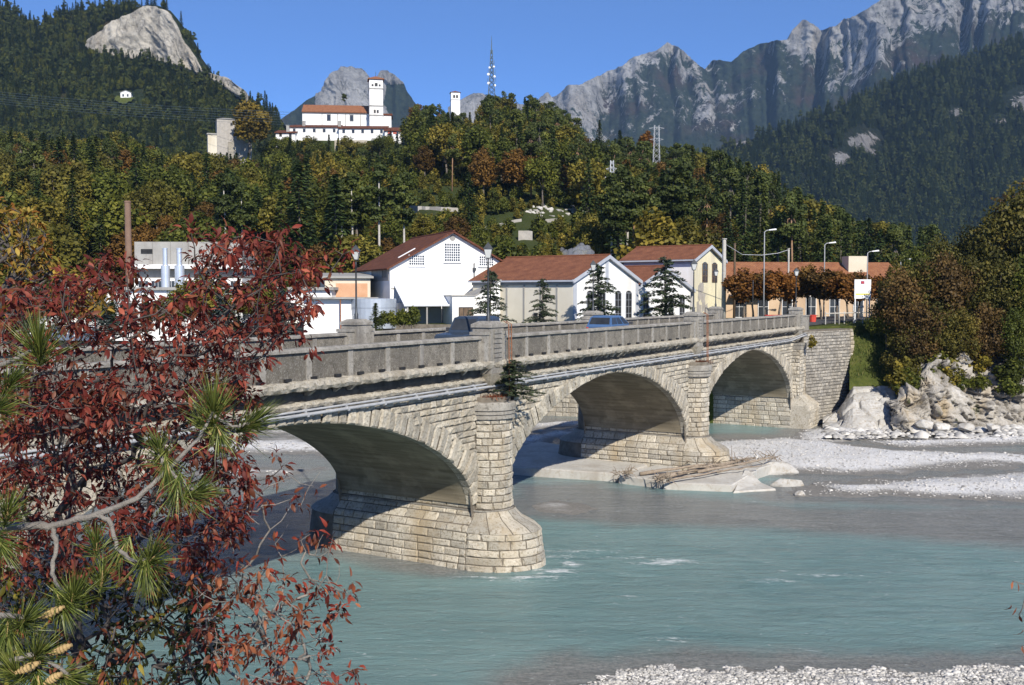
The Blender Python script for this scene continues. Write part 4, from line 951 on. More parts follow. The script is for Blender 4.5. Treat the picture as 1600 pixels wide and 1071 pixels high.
# undergrowth of the hill: uncountable
up = []
for _ in range(5800):
    y = rnd.uniform(139, 352); px = rnd.uniform(-220, 1480); x = Xat(px, y)
    if y > yr(px) or (430 < px < 636 and y > 331): continue
    up.append((x, y, float(hill_z(np.float64(x), np.float64(y))) - .2))
up = [u for u in up if clear_of_walls(u[0], u[1])]
up = np.array(up); tree('bush0', 60, 150, 8.3, 3, 'low olive bush at the wood edge behind the street', 'bushes'); tree('bush1', 66, 152, 8.3, 3, 'low green bush at the wood edge behind the street', 'bushes')
scatter('undergrowth', up, rng.uniform(.5, 1.15, len(up)), ['bush0', 'bush1'], 'dense low undergrowth covering the church hill', 'undergrowth')
for kk, keys, lab in (('con', ['spruce0', 'spruce1', 'pine0'], 'distant conifers of the hill wood behind the nearer trees'), ('dec', ['green0', 'olive0', 'autumn0'], 'distant leafy trees of the hill wood behind the nearer ones')):
    if len(MASS[kk]) > 3:
        q = np.array(MASS[kk]); scatter('forest', q[:, :3], q[:, 3] / 12, keys, lab, 'forest')
# far woods: valley floor to the right, left mountain, right mountainside
vf = []
for _ in range(420):
    y = rnd.uniform(215, 480); px = rnd.uniform(1180, 1640); vf.append((Xat(px, y), y, 8.0))
vf = np.array(vf); scatter('forest', vf, rng.uniform(.7, 1.05, len(vf)) * np.interp(800 + 1600 * vf[:, 0] / vf[:, 1], [1180, 1300, 1600], [1.1, 1.0, 1.0]), ['spruce0', 'spruce2', 'spruce1', 'pine1', 'olive0'], 'dark conifer wood on the valley floor beyond the street', 'forest')
def mscatter(name, A, RK, n, smin, smax, keys, label, lim=.0):
    a, b = A.shape[0], A.shape[1] - 3; i = rng.integers(0, a - 1, n * 4); j = rng.integers(0, b - 1, n * 4); u, v = rng.random(n * 4), rng.random(n * 4)
    ar = np.linalg.norm(np.cross(A[i + 1, j] - A[i, j], A[i, j + 1] - A[i, j]), axis=1); pxv = 800 + 1600 * A[i, j, 0] / A[i, j, 1]; pyv_ = 458.4 - 1600 * (A[i, j, 2] - 11.3) / A[i, j, 1]
    ok = ~((np.abs(pxv - 205) < 26) & (pyv_ > 147) & (pyv_ < 183)) & (rng.random(n * 4) < ar / np.percentile(ar, 90)) & (RK[i, j] < lim) & (pxv > -290) & (pxv < 1700)
    p = A[i, j] + (A[i + 1, j] - A[i, j]) * u[:, None] + (A[i, j + 1] - A[i, j]) * v[:, None]; p = p[ok][:n]
    scatter(name, p - np.array([0, 0, 1.5]), rng.uniform(smin, smax, len(p)), keys, label, 'forest')
mscatter('forest', LM, LR, 10000, .5, 1.0, ['spruce3', 'green0', 'pine0', 'spruce1', 'spruce2', 'green2', 'spruce0'], 'dense forest covering the mountain under the pale cliff')
mscatter('forest', RM, RR_, 14000, .7, 1.3, ['spruce0', 'pine0', 'spruce2', 'spruce1'], 'dark forest covering the mountainside on the right', .06)

# ------------------------------------------------------------------ buildings
def gable_walls(f, w, d, zb, ze, zr, mat, parent, name='wall'):
    mb = MB(); o = [f(0, 0, zb), f(w, 0, zb), f(w, d, zb), f(0, d, zb), f(0, 0, ze), f(w, 0, ze), f(w, d, ze), f(0, d, ze), f(w / 2, 0, zr), f(w / 2, d, zr)]
    mb.add(o, [(0, 1, 5, 8, 4), (1, 2, 6, 5), (3, 7, 9, 6, 2), (0, 4, 7, 3), (4, 8, 9, 7), (5, 6, 9, 8)]); return mb.build(name, MT[mat], parent)
def roof_slab(f, q, th, mat, parent, name='roof'):
    """q: four local corners (eave0, eave1, ridge1, ridge0); uv runs along the eave and up the slope"""
    q = [np.array(p, float) for p in q]; P4 = np.array([f(*p) for p in q]); n = np.cross(P4[1] - P4[0], P4[3] - P4[0]); n /= np.linalg.norm(n); n = n if n[2] > 0 else -n
    V = np.concatenate([P4 + n * .02, P4 - n * th + n * .02]); le = np.linalg.norm(P4[1] - P4[0]); ls = np.linalg.norm(P4[3] - P4[0])
    uv = np.array([(0, 0), (le, 0), (le, ls), (0, ls)] * 2); F = [(0, 1, 2, 3), (7, 6, 5, 4)] + [(i, i + 4, (i + 1) % 4 + 4, (i + 1) % 4) for i in range(4)]
    return obj(name, V, F, MT[mat], parent, uv=uv)
def gable_roof(f, w, d, ze, zr, oh, mat, parent, of=.35, trim=None):
    k = (zr - ze) / (w / 2); e = oh
    for sx in (0, 1):
        x0 = -e if sx == 0 else w + e; q = [(x0, -of, ze - k * e), (x0, d + of, ze - k * e), (w / 2, d + of, zr), (w / 2, -of, zr)]
        roof_slab(f, q, .16, mat, parent)
        if trim:
            mb = MB(); a, b = np.array(q[0]), np.array(q[3]); dz = np.array([0, 0, .02]); lo = np.array([0, 0, -.34]); ou = np.array([0, -.04, 0]); inn = np.array([0, .2, 0])
            mb.hexa([f(*p) for p in (a + lo + ou, b + lo + ou, b + lo + inn, a + lo + inn, a + dz + ou, b + dz + ou, b + dz + inn, a + dz + inn)]); mb.build('bargeboard', MT[trim], parent)
            mb = MB(); xg = x0; mb.box(f, min(xg, xg + (.14 if sx else -.14)), max(xg, xg + (.14 if sx else -.14)), -of, d + of, ze - k * e - .2, ze - k * e - .04); mb.build('gutter', MT['trim'], parent)
    mb = MB(); mb.tube([f(w / 2, -of, zr + .03), f(w / 2, d + of, zr + .03)], .11, 6); mb.build('ridge_cap', MT[mat], parent, uv=None)
def window(f, x0, x1, z0, z1, cols, rows, parent, frame_mat='white_paint', pane='window_dark', y=-.02, fr=.06, bw=.035, arch=False, name='window', sill=False):
    mb = MB()
    for a in ((x0 - fr, x0, z0 - fr, z1 + fr), (x1, x1 + fr, z0 - fr, z1 + fr), (x0, x1, z0 - fr, z0), (x0, x1, z1, z1 + fr)): mb.box(f, a[0], a[1], y - .05, y + .06, a[2], a[3])
    if sill: mb.box(f, x0 - .15, x1 + .15, y - .14, y + .05, z0 - fr - .12, z0 - fr - .003)
    wn_ = mb.build(name, MT[frame_mat], parent)
    mb = MB()
    if arch:
        xm, hw = (x0 + x1) / 2, (x1 - x0) / 2; pts = [f(x0, y - .012, z0), f(x1, y - .012, z0)] + [f(xm + hw * math.cos(t), y - .012, z1 + hw * .45 * math.sin(t)) for t in np.linspace(0, math.pi, 7)]; mb.add(pts, [tuple(range(len(pts)))])
    else: mb.add([f(x0, y - .012, z0), f(x1, y - .012, z0), f(x1, y - .012, z1), f(x0, y - .012, z1)], [(0, 1, 2, 3)])
    mb.build('pane', MT[pane], wn_)
    if cols > 1 or rows > 1:
        mb = MB()
        for i in range(1, cols): x = x0 + (x1 - x0) * i / cols; mb.box(f, x - bw / 2, x + bw / 2, y - .04, y - .014, z0, z1)
        for i in range(1, rows): z = z0 + (z1 - z0) * i / rows; mb.box(f, x0, x1, y - .037, y - .017, z - bw / 2, z + bw / 2)
        mb.build('glazing_bar', MT[frame_mat], wn_)
    return wn_
def side(f, d): return lambda x, y, z: f(y, d - x, z)          # left wall (x = 0) as a facade
def bparts(p, name, mat, *boxes, f=None):
    for b in boxes: mb = MB(); mb.box(f, *b); mb.build(name, MT[mat], p)

ZB = 8.2
# white gabled factory hall ---------------------------------------------------
f = frame(-12.2, 102.5, (.93, .37)); w, d = 13.2, 14.6
b1 = empty('factory_hall', f(6, 7, ZB), 'tall white gabled factory hall with brown tiled roof and gridded windows', 'building')
gable_walls(f, w, d, ZB, 14.0, 17.6, 'white_wall', b1); gable_roof(f, w, d, 14.0, 17.6, .45, 'roof_brown', b1, .5)
for x0, x1, z0, z1, c, r in ((5.75, 7.35, 14.55, 16.35, 7, 7), (2.0, 3.55, 14.15, 15.1, 7, 4), (9.5, 11.0, 14.15, 15.1, 7, 4)): window(f, x0, x1, z0, z1, c, r, b1, sill=True, bw=.06)
mb = MB(); mb.lathe(lambda x, y, z: f(6.6 + x, -.02 - z, 16.95 + y), [(0, .02), (.16, .02), (.17, .05), (.28, .05), (.3, 0)], 16); mb.build('oculus', MT['grey_wall'], b1)
for x in (1.2, 1.9, 2.6): window(side(f, d), d - x - .35, d - x, 12.9, 13.6, 1, 1, b1, 'grey_wall')
bparts(b1, 'wall_band', 'bare_plaster', (d - 7.5, d - .4, -.03, .02, 12.55, 13.95), f=side(f, d))
bparts(b1, 'string_course', 'grey_wall', (.1, 4.6, -.06, .02, 11.72, 11.82), f=f)
bparts(b1, 'skylight', 'white_roof', (-.0, .01, 0, .01, 15.2, 15.21), f=f)
roof_slab(f, [(1.6, 2.6, 14.96), (1.6, 2.9, 14.96), (3.4, 2.9, 15.95), (3.4, 2.6, 15.95)], .08, 'white_roof', b1, 'skylight')
mb = MB(); mb.tube([f(8.9, -.12, 12.2), f(8.9, -.12, 14.4)], .05, 6); mb.box(f, 8.75, 9.05, -.3, -.02, 13.6, 13.9); mb.box(f, 8.8, 9.0, -.25, -.02, 12.5, 12.8); mb.build('wall_bracket', MT['lamp_iron'], b1)
# white lean-to sheds in front of the hall
g = frame(-10.2, 98.2, (.95, .30))
b2 = empty('lean_to_shed', g(3, 2, ZB), 'white shed with pale sloping roof and open dark bay before the hall', 'shed')
bparts(b2, 'wall', 'white_wall', (0, .25, .1, 4.4, ZB, 10.3), (.25, 4.2, 4.15, 4.4, ZB, 12.0), f=g)
roof_slab(g, [(-.2, -.3, 10.15), (4.4, -.3, 10.15), (4.4, 4.6, 12.1), (-.2, 4.6, 12.1)], .14, 'white_roof', b2)
bparts(b2, 'post', 'grey_wall', (.1, .25, -.1, .05, ZB, 10.05), (2.0, 2.15, -.1, .05, ZB, 10.05), f=g); bparts(b2, 'back_wall', 'grey_wall', (.3, 4.1, 2.4, 2.5, ZB, 11.0), f=g)
b3 = empty('annex', g(6, 1, ZB), 'small white annex with sloping parapet and brown door', 'shed')
mb = MB(); mb.add([g(*p) for p in ((4.3, -1.2, ZB), (6.6, -1.2, ZB), (6.6, 3, ZB), (4.3, 3, ZB), (4.3, -1.2, 11.0), (6.6, -1.2, 11.0), (6.6, 3, 11.0), (4.3, 3, 11.0))], [(0, 1, 5, 4), (1, 2, 6, 5), (2, 3, 7, 6), (3, 0, 4, 7), (4, 5, 6, 7)]); mb.build('wall', MT['white_wall'], b3)
mb = MB(); mb.add([g(x, y, z) for y in (-.9, 3) for x, z in ((6.6, ZB), (9.2, ZB), (9.2, 12.5), (6.6, 11.0))], [(0, 1, 2, 3), (7, 6, 5, 4), (1, 5, 6, 2), (2, 6, 7, 3), (3, 7, 4, 0)]); mb.build('wall', MT['white_wall'], b3)
roof_slab(g, [(6.5, -1.0, 11.02), (6.5, 3.1, 11.02), (9.3, 3.1, 12.62), (9.3, -1.0, 12.62)], .12, 'grey_wall', b3); bparts(b3, 'coping', 'grey_wall', (4.2, 6.7, -1.3, 3.0, 11.003, 11.1), f=g)
window(g, 5.0, 6.3, ZB + .05, 9.9, 3, 1, b3, 'dark', 'wood_dark', y=-1.22, bw=.05, name='door')
# round steel tank
tk = empty('steel_tank', P(584, 505, 97.), 'round grey blue metal tank in front of the white shed', 'tank'); tc = P(584, 500, 97.)
for z0, z1, r in ((8.0, 9.9, 2.12), (9.93, 10.75, 2.15)): mb = MB(); mb.lathe(lambda x, y, z: np.array([tc[0] + x, tc[1] + y, z]), [(r, z0), (r, z1), (r - .08, z1 + .03), (0, z1 + .1)], 28); mb.build('shell', MT['tank_metal'], tk, smooth=False)
mb = MB(); mb.tube([tc + (-1.9, -1.1, -1.5 - 1), tc + (-1.9, -1.1, .3), tc + (-1.3, -1.4, .8)], .04, 6); mb.build('vent_pipe', MT['white_paint'], tk)
# beige building with brick panel
g = frame(Xat(508, 104), 104, (.97, .24))
b4 = empty('beige_workshop', g(2, 2, ZB), 'beige workshop with orange brick panel left of the white hall', 'building')
bparts(b4, 'wall', 'beige_wall', (0, 4.6, 0, 8, ZB, 13.0), f=g); bparts(b4, 'brick_panel', 'brick_wall', (1.1, 4.3, -.04, .05, 10.9, 12.3), f=g); bparts(b4, 'band', 'white_wall', (-.1, 4.7, -.08, .05, 10.5, 10.75), f=g)
roof_slab(g, [(-.3, -.4, 13.0), (4.9, -.4, 13.0), (4.9, 8.3, 13.5), (-.3, 8.3, 13.5)], .2, 'grey_wall', b4)
g = frame(Xat(500, 96), 96, (1, .1)); b5 = empty('garage', g(2, 2, ZB), 'low white garage with thin dark roof edge beside the tank', 'building')
bparts(b5, 'wall', 'white_wall', (-1.5, 3.2, 0, 5, 7.4, 10.75), f=g); bparts(b5, 'roof', 'grey_wall', (-1.8, 5.4, -.7, 5.2, 10.76, 10.9), f=g); bparts(b5, 'post', 'rust', (1.9, 2.0, -.6, -.5, 7.4, 10.75), f=g)
# long cream hall, second hall, tall house: same axis
EX = (.615, .79)
f = frame(5.72, 95.4, EX); w, d = 11.6, 12.2
b6 = empty('cream_hall', f(6, 6, ZB), 'long cream hall with red tiled roof and white gable of arched windows', 'building')
gable_walls(f, w, d, ZB, 12.7, 15.0, 'white_wall', b6); gable_roof(f, w, d, 12.7, 15.0, .35, 'roof_tile', b6, .3, 'trim')
for x in (2.2, 4.3, 7.2, 9.2): window(f, x, x + 1.1, 8.6, 11.3, 2, 4, b6, 'trim', 'dark', arch=True, bw=.025, fr=.04)
bparts(b6, 'quoin', 'trim', (-.03, .5, -.05, .05, ZB, 12.5), (5.45, 6.0, -.04, .05, 12.2, 14.4), (w - .5, w + .03, -.05, .05, ZB, 12.5), f=f)
sf = side(f, d); bparts(b6, 'side_wall', 'cream_wall', (0.02, d - .02, -.06, .05, ZB, 12.35), f=sf)
bparts(b6, 'pilaster_strip', 'grey_wall', *[(x, x + .16, -.12, -.03, ZB, 12.3) for x in (1.9, 4.3, 6.4, 8.4, 10.3)], f=sf); bparts(b6, 'fascia', 'grey_wall', (0, d, -.2, -.03, 12.1, 12.4), f=sf)
window(sf, 7.7, 8.1, 8.7, 9.4, 1, 1, b6, 'grey_wall', y=-.1)
f2 = frame(*f(w + .05, .4, 0)[:2], EX); w2 = 12.0
b7 = empty('small_gabled_hall', f2(6, 5, ZB), 'smaller white gabled hall with red roof right of the cream hall', 'building')
gable_walls(f2, w2, 11, ZB, 11.9, 14.2, 'white_wall', b7); gable_roof(f2, w2, 11, 11.9, 14.2, .5, 'roof_tile', b7, .3, 'trim')
for x in (1.6, 6.9, 9.4): window(f2, x, x + 1.1, 8.6, 10.9, 2, 4, b7, 'trim', 'dark', arch=True, bw=.025, fr=.04)
mb = MB(); mb.tube([f2(-.2, -.25, ZB), f2(-.2, -.25, 12)], .06, 6); mb.build('downpipe', MT['trim'], b7)
f3 = frame(20.4, 115.0, EX); w3, d3 = 7.0, 9.2
b8 = empty('yellow_house', f3(3, 4, ZB), 'tall pale yellow house with peeling plaster and two shuttered windows', 'building')
gable_walls(f3, w3, d3, ZB, 15.3, 16.8, 'yellow_wall', b8); gable_roof(f3, w3, d3, 15.3, 16.8, .45, 'roof_tile', b8, .4, 'trim')
for x in (2.0, 4.4): window(f3, x, x + 1.15, 12.6, 14.6, 2, 3, b8, 'wood_dark', arch=True, bw=.08)
bparts(b8, 'side_wall', 'white_wall', (.02, d3 - .02, -.05, .05, ZB, 14.6), f=side(f3, d3)); bparts(b8, 'side_fascia', 'trim', (.02, d3 - .02, -.1, .05, 14.62, 15.2), f=side(f3, d3))
for k in range(9):
    x, z = rnd.uniform(.6, 3.2), rnd.uniform(8.6, 12.0); mb = MB(); n = 9; c_ = np.array([x, z]); rr = [rnd.uniform(.3, .8) for _ in range(n)]
    mb.add([f3(x, -.006 - k * .002, z)] + [f3(x + rr[i] * math.cos(6.283 * i / n), -.006 - k * .002, z + rr[i] * 1.2 * math.sin(6.283 * i / n)) for i in range(n)], [(0, i + 1, (i + 1) % n + 1) for i in range(n)]); mb.build('bare_patch', MT['bare_plaster'], b8)
mb = MB(); mb.box(frame(Xat(985, 130), 130, EX), -3, 3, 0, 6, 12, 14.6); o = mb.build('red_roof_shed', MT['red_paint'], label='low shed with bright red roof between the cream hall and yellow house', cat='shed')
# long orange-roofed building behind the street trees
f4 = frame(Xat(1132, 124), 124, (1, .10)); L4 = 22.5
b9 = empty('long_house', f4(10, 4, ZB), 'long peach coloured building with orange tiled roof behind the street trees', 'building')
bparts(b9, 'wall', 'peach_wall', (0, L4, 0, 9, ZB, 12.7), f=f4)
roof_slab(f4, [(-.3, -.5, 12.6), (L4 + .3, -.5, 12.6), (L4 + .3, 4.5, 15.2), (-.3, 4.5, 15.2)], .15, 'roof_orange', b9); roof_slab(f4, [(L4 + .3, 9.5, 12.6), (-.3, 9.5, 12.6), (-.3, 4.5, 15.2), (L4 + .3, 4.5, 15.2)], .15, 'roof_orange', b9)
for k in range(7): window(f4, 1.2 + k * 3.0, 2.4 + k * 3.0, 8.4, 10.9, 2, 2, b9, 'white_paint', y=-.03)
bparts(b9, 'awning', 'white_roof', (.5, 4.5, -1.6, 0, 11.0, 11.1), f=f4); bparts(b9, 'chimney', 'beige_wall', (16.4, 18.8, 2, 4, 13.5, 15.9), f=f4)
f5 = frame(Xat(1352, 126), 126, (1, .25))
b10 = empty('terracotta_house', f5(3, 3, ZB), 'low terracotta house with orange roof half hidden at the right', 'building')
bparts(b10, 'wall', 'peach_wall', (0, 6.5, 0, 7, ZB, 12.2), f=f5); roof_slab(f5, [(-.4, -.5, 12.1), (6.9, -.5, 12.1), (6.9, 3.5, 14.0), (-.4, 3.5, 14.0)], .15, 'roof_orange', b10); roof_slab(f5, [(6.9, 7.5, 12.1), (-.4, 7.5, 12.1), (-.4, 3.5, 14.0), (6.9, 3.5, 14.0)], .15, 'roof_orange', b10)
for x in (1.0, 3.6): window(f5, x, x + 1, 9.4, 11, 2, 2, b10, y=-.03)
# concrete factory block with silver stacks, brown chimney
g = frame(Xat(212, 118), 118, (1, .03))
b11 = empty('concrete_factory', g(6, 4, ZB), 'grey concrete factory block with a white window band', 'building')
bparts(b11, 'upper_wall', 'grey_wall', *[(k * 2.05, k * 2.05 + 2.02, 0, 8, 14.6, 17.2) for k in range(6)], f=g); bparts(b11, 'wall', 'white_wall', (0, 12.3, -.3, 8, ZB, 13.0), f=g); bparts(b11, 'eave_slab', 'white_wall', (-.2, 12.5, -1.0, 8, 14.1, 14.57), f=g); bparts(b11, 'recess', 'grey_wall', (.1, 12.2, .4, 8, 13.0, 14.1), f=g)
for k in range(8): window(g, .5 + k * 1.5, 1.6 + k * 1.5, 11.4, 12.7, 3, 1, b11, y=-.32)
window(g, .8, 2.0, 15.9, 16.3, 4, 2, b11, 'dark', 'dark', y=-.02, name='vent')
for px, wd_ in ((259, .45), (281, .50)):
    s = P(px, 455, 105.); mb = MB(); fl_ = lambda x, y, z: np.array([s[0] + x, s[1] + y, z]); mb.lathe(fl_, [(wd_ * .98, 8), (wd_ * .98, 14.1), (wd_ * .55, 14.16), (wd_ * .52, 15.8), (wd_ * .60, 15.81), (wd_ * .60, 15.9), (0, 15.92)], 18)
    mb.build('silver_stack', MT['steel'], label='%s silver exhaust stack before the concrete factory' % ('left hand' if px < 270 else 'right hand, slightly thicker'), cat='chimney', group='silver stacks', smooth=False)
s = P(201, 405, 104.); mb = MB(); mb.lathe(lambda x, y, z: np.array([s[0] + x, s[1] + y, z]), [(.34, 8), (.30, 20.4), (.34, 20.42), (.34, 20.6), (.24, 20.62), (.24, 20)], 16); mb.build('chimney', MT['rust_chimney'], label='tall rusty brown steel chimney left of the concrete factory', cat='chimney', smooth=False)
g = frame(-49, 104, (1, -.05)); b12 = empty('low_white_factory', g(12, 4, ZB), 'long low white factory wing half hidden by the red shrub', 'building')
bparts(b12, 'wall', 'white_wall', (0, 31, 0, 7, 6.5, 11.6), f=g); bparts(b12, 'roof_edge', 'grey_wall', (-.3, 31.3, -.4, 7.2, 11.61, 11.9), f=g)
for k in range(14): window(g, 1 + k * 2.1, 2.3 + k * 2.1, 8.7, 10.3, 2, 2, b12, y=-.03)
# church on the hill -----------------------------------------------------------
YC = 352.
ch = empty('church', (Xat(545, YC), YC, 60), 'white church with terracotta tiled nave roof on top of the hill', 'church')
X0, X1 = Xat(477, YC), Xat(583, YC); f = frame(X0, YC, (1, .10)); LN = X1 - X0
def zc(py, y=YC): return float(Zat(py, y))
bparts(ch, 'wall', 'white_wall', (0, LN, 0, 12, 55, zc(177)), f=f)
roof_slab(f, [(-.5, -.7, zc(178)), (LN + .5, -.7, zc(178)), (LN + .5, 6, zc(165) + .6), (-.5, 6, zc(165) + .6)], .3, 'roof_orange', ch); roof_slab(f, [(LN + .5, 12.7, zc(178)), (-.5, 12.7, zc(178)), (-.5, 6, zc(165) + .6), (LN + .5, 6, zc(165) + .6)], .3, 'roof_orange', ch)
mb = MB(); mb.add([f(-.3, y, z) for y, z in ((0, 55), (12, 55), (12, zc(177)), (6, zc(166)), (0, zc(177)))] + [f(.1, y, z) for y, z in ((0, 55), (12, 55), (12, zc(177)), (6, zc(166)), (0, zc(177)))], [(0, 1, 2, 3, 4)[::-1], (5, 6, 7, 8, 9)] + [(i, (i + 1) % 5, (i + 1) % 5 + 5, i + 5) for i in range(5)]); mb.build('gable_wall', MT['white_wall'], ch)
for px in (516, 551): x = Xat(px, YC) - X0; window(f, x - .55, x + .55, zc(191), zc(182), 1, 1, ch, 'grey_wall', y=-.05, fr=.15)
bparts(ch, 'pilaster_strip', 'grey_wall', *[(x, x + .25, -.12, .02, 55, zc(178)) for x in (Xat(q, YC) - X0 for q in (505, 529, 541, 564))], f=f); bparts(ch, 'cornice', 'grey_wall', (0, LN, -.35, .02, zc(180), zc(178)), f=f)
bparts(ch, 'apse', 'white_wall', (LN + 3.6, LN + 6.4, 1, 9, 55, zc(181)), f=f); bparts(ch, 'apse_roof', 'roof_brown', (LN + 3.4, LN + 6.8, .7, 9.3, zc(181), zc(178)), f=f)
YT = 349.; ct = empty('bell_tower', (Xat(589, YT), YT, 60), 'tall white bell tower with belfry windows and low tiled roof', 'tower')
f = frame(Xat(579.5, YT), YT, (1, .18)); wt = 4.55
bparts(ct, 'shaft', 'white_wall', (0, wt, 0, wt, 52, zc(128.5, YT)), f=f)
bparts(ct, 'string_course', 'grey_wall', *[(-.14, wt + .14, -.14, wt + .14, zc(p, YT), zc(p, YT) + .4) for p in (143, 169.5, 184)], f=f)
mb = MB(); zt_ = zc(128, YT); q = [(-.5, -.5), (wt + .5, -.5), (wt + .5, wt + .5), (-.5, wt + .5)]; mb.add([f(x, y, zt_) for x, y in q] + [f(x, y, zt_ + .25) for x, y in q] + [f(wt / 2, wt / 2, zc(121, YT))], [(3, 2, 1, 0)] + [(i, (i + 1) % 4, (i + 1) % 4 + 4, i + 4) for i in range(4)] + [(i + 4, (i + 1) % 4 + 4, 8) for i in range(4)]); mb.build('roof', MT['roof_orange'], ct, uv=np.zeros((9, 2)))
mb = MB(); p_ = f(wt / 2, wt / 2, zc(121.5, YT)); mb.tube([p_, p_ + (0, 0, 1.6)], .07, 5); mb.build('cross', MT['lamp_iron'], ct)
for x0, x1, z0, z1 in ((1.85, 2.75, 138.5, 134), (.8, 1.35, 138.5, 135.8), (3.2, 3.75, 138.5, 135.8), (1.5, 2.05, 179.5, 175), (2.5, 3.05, 179.5, 175)): window(f, x0, x1, zc(z0, YT), zc(z1, YT), 1, 1, ct, 'grey_wall', 'dark', arch=True, fr=.08)
for x0, x1, z0, z1 in ((1.0, 1.7, 138.5, 134),): window(side(f, wt), x0, x1, zc(z0, YT), zc(z1, YT), 1, 1, ct, 'grey_wall', 'dark', arch=True, fr=.08)
YM = 340.; mo = empty('monastery', (Xat(545, YM), YM, 58), 'long white monastery range with brown tiled roofs below the church', 'building')
def wing_b(pl, pr, yr_, ye, yb, Y_, depth, nwin, rm='roof_brown', rail=None):
    x0, x1 = Xat(pl, Y_), Xat(pr, Y_); f_ = frame(x0, Y_, (1, .03)); L_ = x1 - x0
    bparts(mo, 'wall', 'white_wall', (0, L_, 0, depth, 50, zc(ye, Y_)), f=f_)
    roof_slab(f_, [(-.4, -.6, zc(ye, Y_) - .1), (L_ + .4, -.6, zc(ye, Y_) - .1), (L_ + .4, depth, zc(yr_, Y_) + .3), (-.4, depth, zc(yr_, Y_) + .3)], .25, rm, mo)
    for k in range(nwin):
        x = L_ * (k + .5) / nwin; window(f_, x - .4, x + .4, zc(yb, Y_), zc(yb - 5, Y_), 1, 1, mo, 'grey_wall', y=-.04)
    return f_
wing_b(455, 532, 195, 200.5, 209, 341., 6, 5); wing_b(532, 605, 196.5, 202.5, 210.5, 340., 6, 5); f_ = wing_b(603, 628, 199, 206.5, 214, 338., 6, 2)
wing_b(434, 464, 203.5, 209.5, 216, 338., 6, 2)
for px in (610.5, 618.5): x = Xat(px, 338.) - Xat(603, 338.); bparts(mo, 'shutter', 'shutter_red', (x - .55, x + .55, -.12, -.06, zc(212, 338.), zc(208, 338.)), f=f_)
for px, Y_, t0, t1 in ((531.5, 340., 199, 192), (451, 338., 205, 198), (476, 341., 199, 192)): x = Xat(px, Y_); mb = MB(); mb.box(WF, x - .45, x + .45, Y_ + 1.5, Y_ + 2.4, zc(t0, Y_) - 1, zc(t1, Y_)); mb.box(WF, x - .55, x + .55, Y_ + 1.4, Y_ + 2.5, zc(t1, Y_), zc(t1, Y_) + .2); mb.build('chimney', MT['grey_wall'], mo)
tw = MB(); x0, x1 = Xat(525, 330.), Xat(575, 330.); tw.box(WF, x0, x1, 330, 330.8, 48, zc(221.5, 330.)); tw.build('garden_wall', MT['rough_stone'], tone=True, label='low pale garden wall in the trees under the monastery', cat='wall')
# old stone house on the left shoulder
YO = 326.; oh = empty('old_house', (Xat(360, YO), YO, 55), 'old grey stone house with two storeys left of the golden tree', 'house'); f = frame(Xat(343, YO), YO, (1, .35)); zo = lambda p: zc(p, YO)
bparts(oh, 'wall', 'bare_plaster', (0, 6.0, 0, 7, 48, zo(188.5)), f=f); mb = MB(); mb.add([f(*p) for p in ((-.3, -.3, zo(188.5)), (6.3, -.3, zo(188.5)), (6.3, 7.3, zo(188.5)), (-.3, 7.3, zo(188.5)), (2.2, 3.5, zo(184)), (4.2, 3.5, zo(184)))], [(0, 1, 5, 4), (1, 2, 5), (2, 3, 4, 5), (3, 0, 4), (3, 2, 1, 0)]); mb.build('roof', MT['grey_wall'], oh)
for px, z0, z1 in ((365, 198, 194), (369, 213, 209.5)): x = (px - 343) / 1600 * YO; window(f, x - .35, x + .35, zo(z0), zo(z1), 1, 1, oh, 'grey_wall', y=-.05)
bparts(oh, 'annex', 'cream_wall', (-2.8, -.02, .5, 5, 48, zo(213)), f=f); bparts(oh, 'annex_roof', 'grey_wall', (-3.1, .1, .2, 5.3, zo(213), zo(211)), f=f); bparts(oh, 'terrace_wall', 'rough_stone', (3.2, 10.5, -2.5, -1.8, 46, zo(225)), (4.6, 8.5, -1.7, -1.2, 46, zo(221)), f=f)
# small tower
YS = 356.; st_ = empty('small_tower', (Xat(712, YS), YS, 66), 'small white square tower with red roof rising from the trees', 'tower'); f = frame(Xat(705.8, YS), YS, (1, .15)); ws = 3.1
bparts(st_, 'shaft', 'white_wall', (0, ws, 0, ws, 55, zc(148, YS)), f=f); bparts(st_, 'string_course', 'grey_wall', (-.1, ws + .1, -.1, ws + .1, zc(160, YS), zc(159, YS)), f=f)
mb = MB(); z_ = zc(148, YS); q = [(-.3, -.3), (ws + .3, -.3), (ws + .3, ws + .3), (-.3, ws + .3)]; mb.add([f(x, y, z_) for x, y in q] + [f(ws / 2, ws / 2, zc(144.5, YS))], [(3, 2, 1, 0)] + [(i, (i + 1) % 4, 4) for i in range(4)]); mb.build('roof', MT['roof_tile'], st_, uv=np.zeros((5, 2)))
for x in (.75, 1.75): window(f, x, x + .6, zc(156.5, YS), zc(152.5, YS), 1, 1, st_, 'grey_wall', 'dark', arch=True, fr=.06)
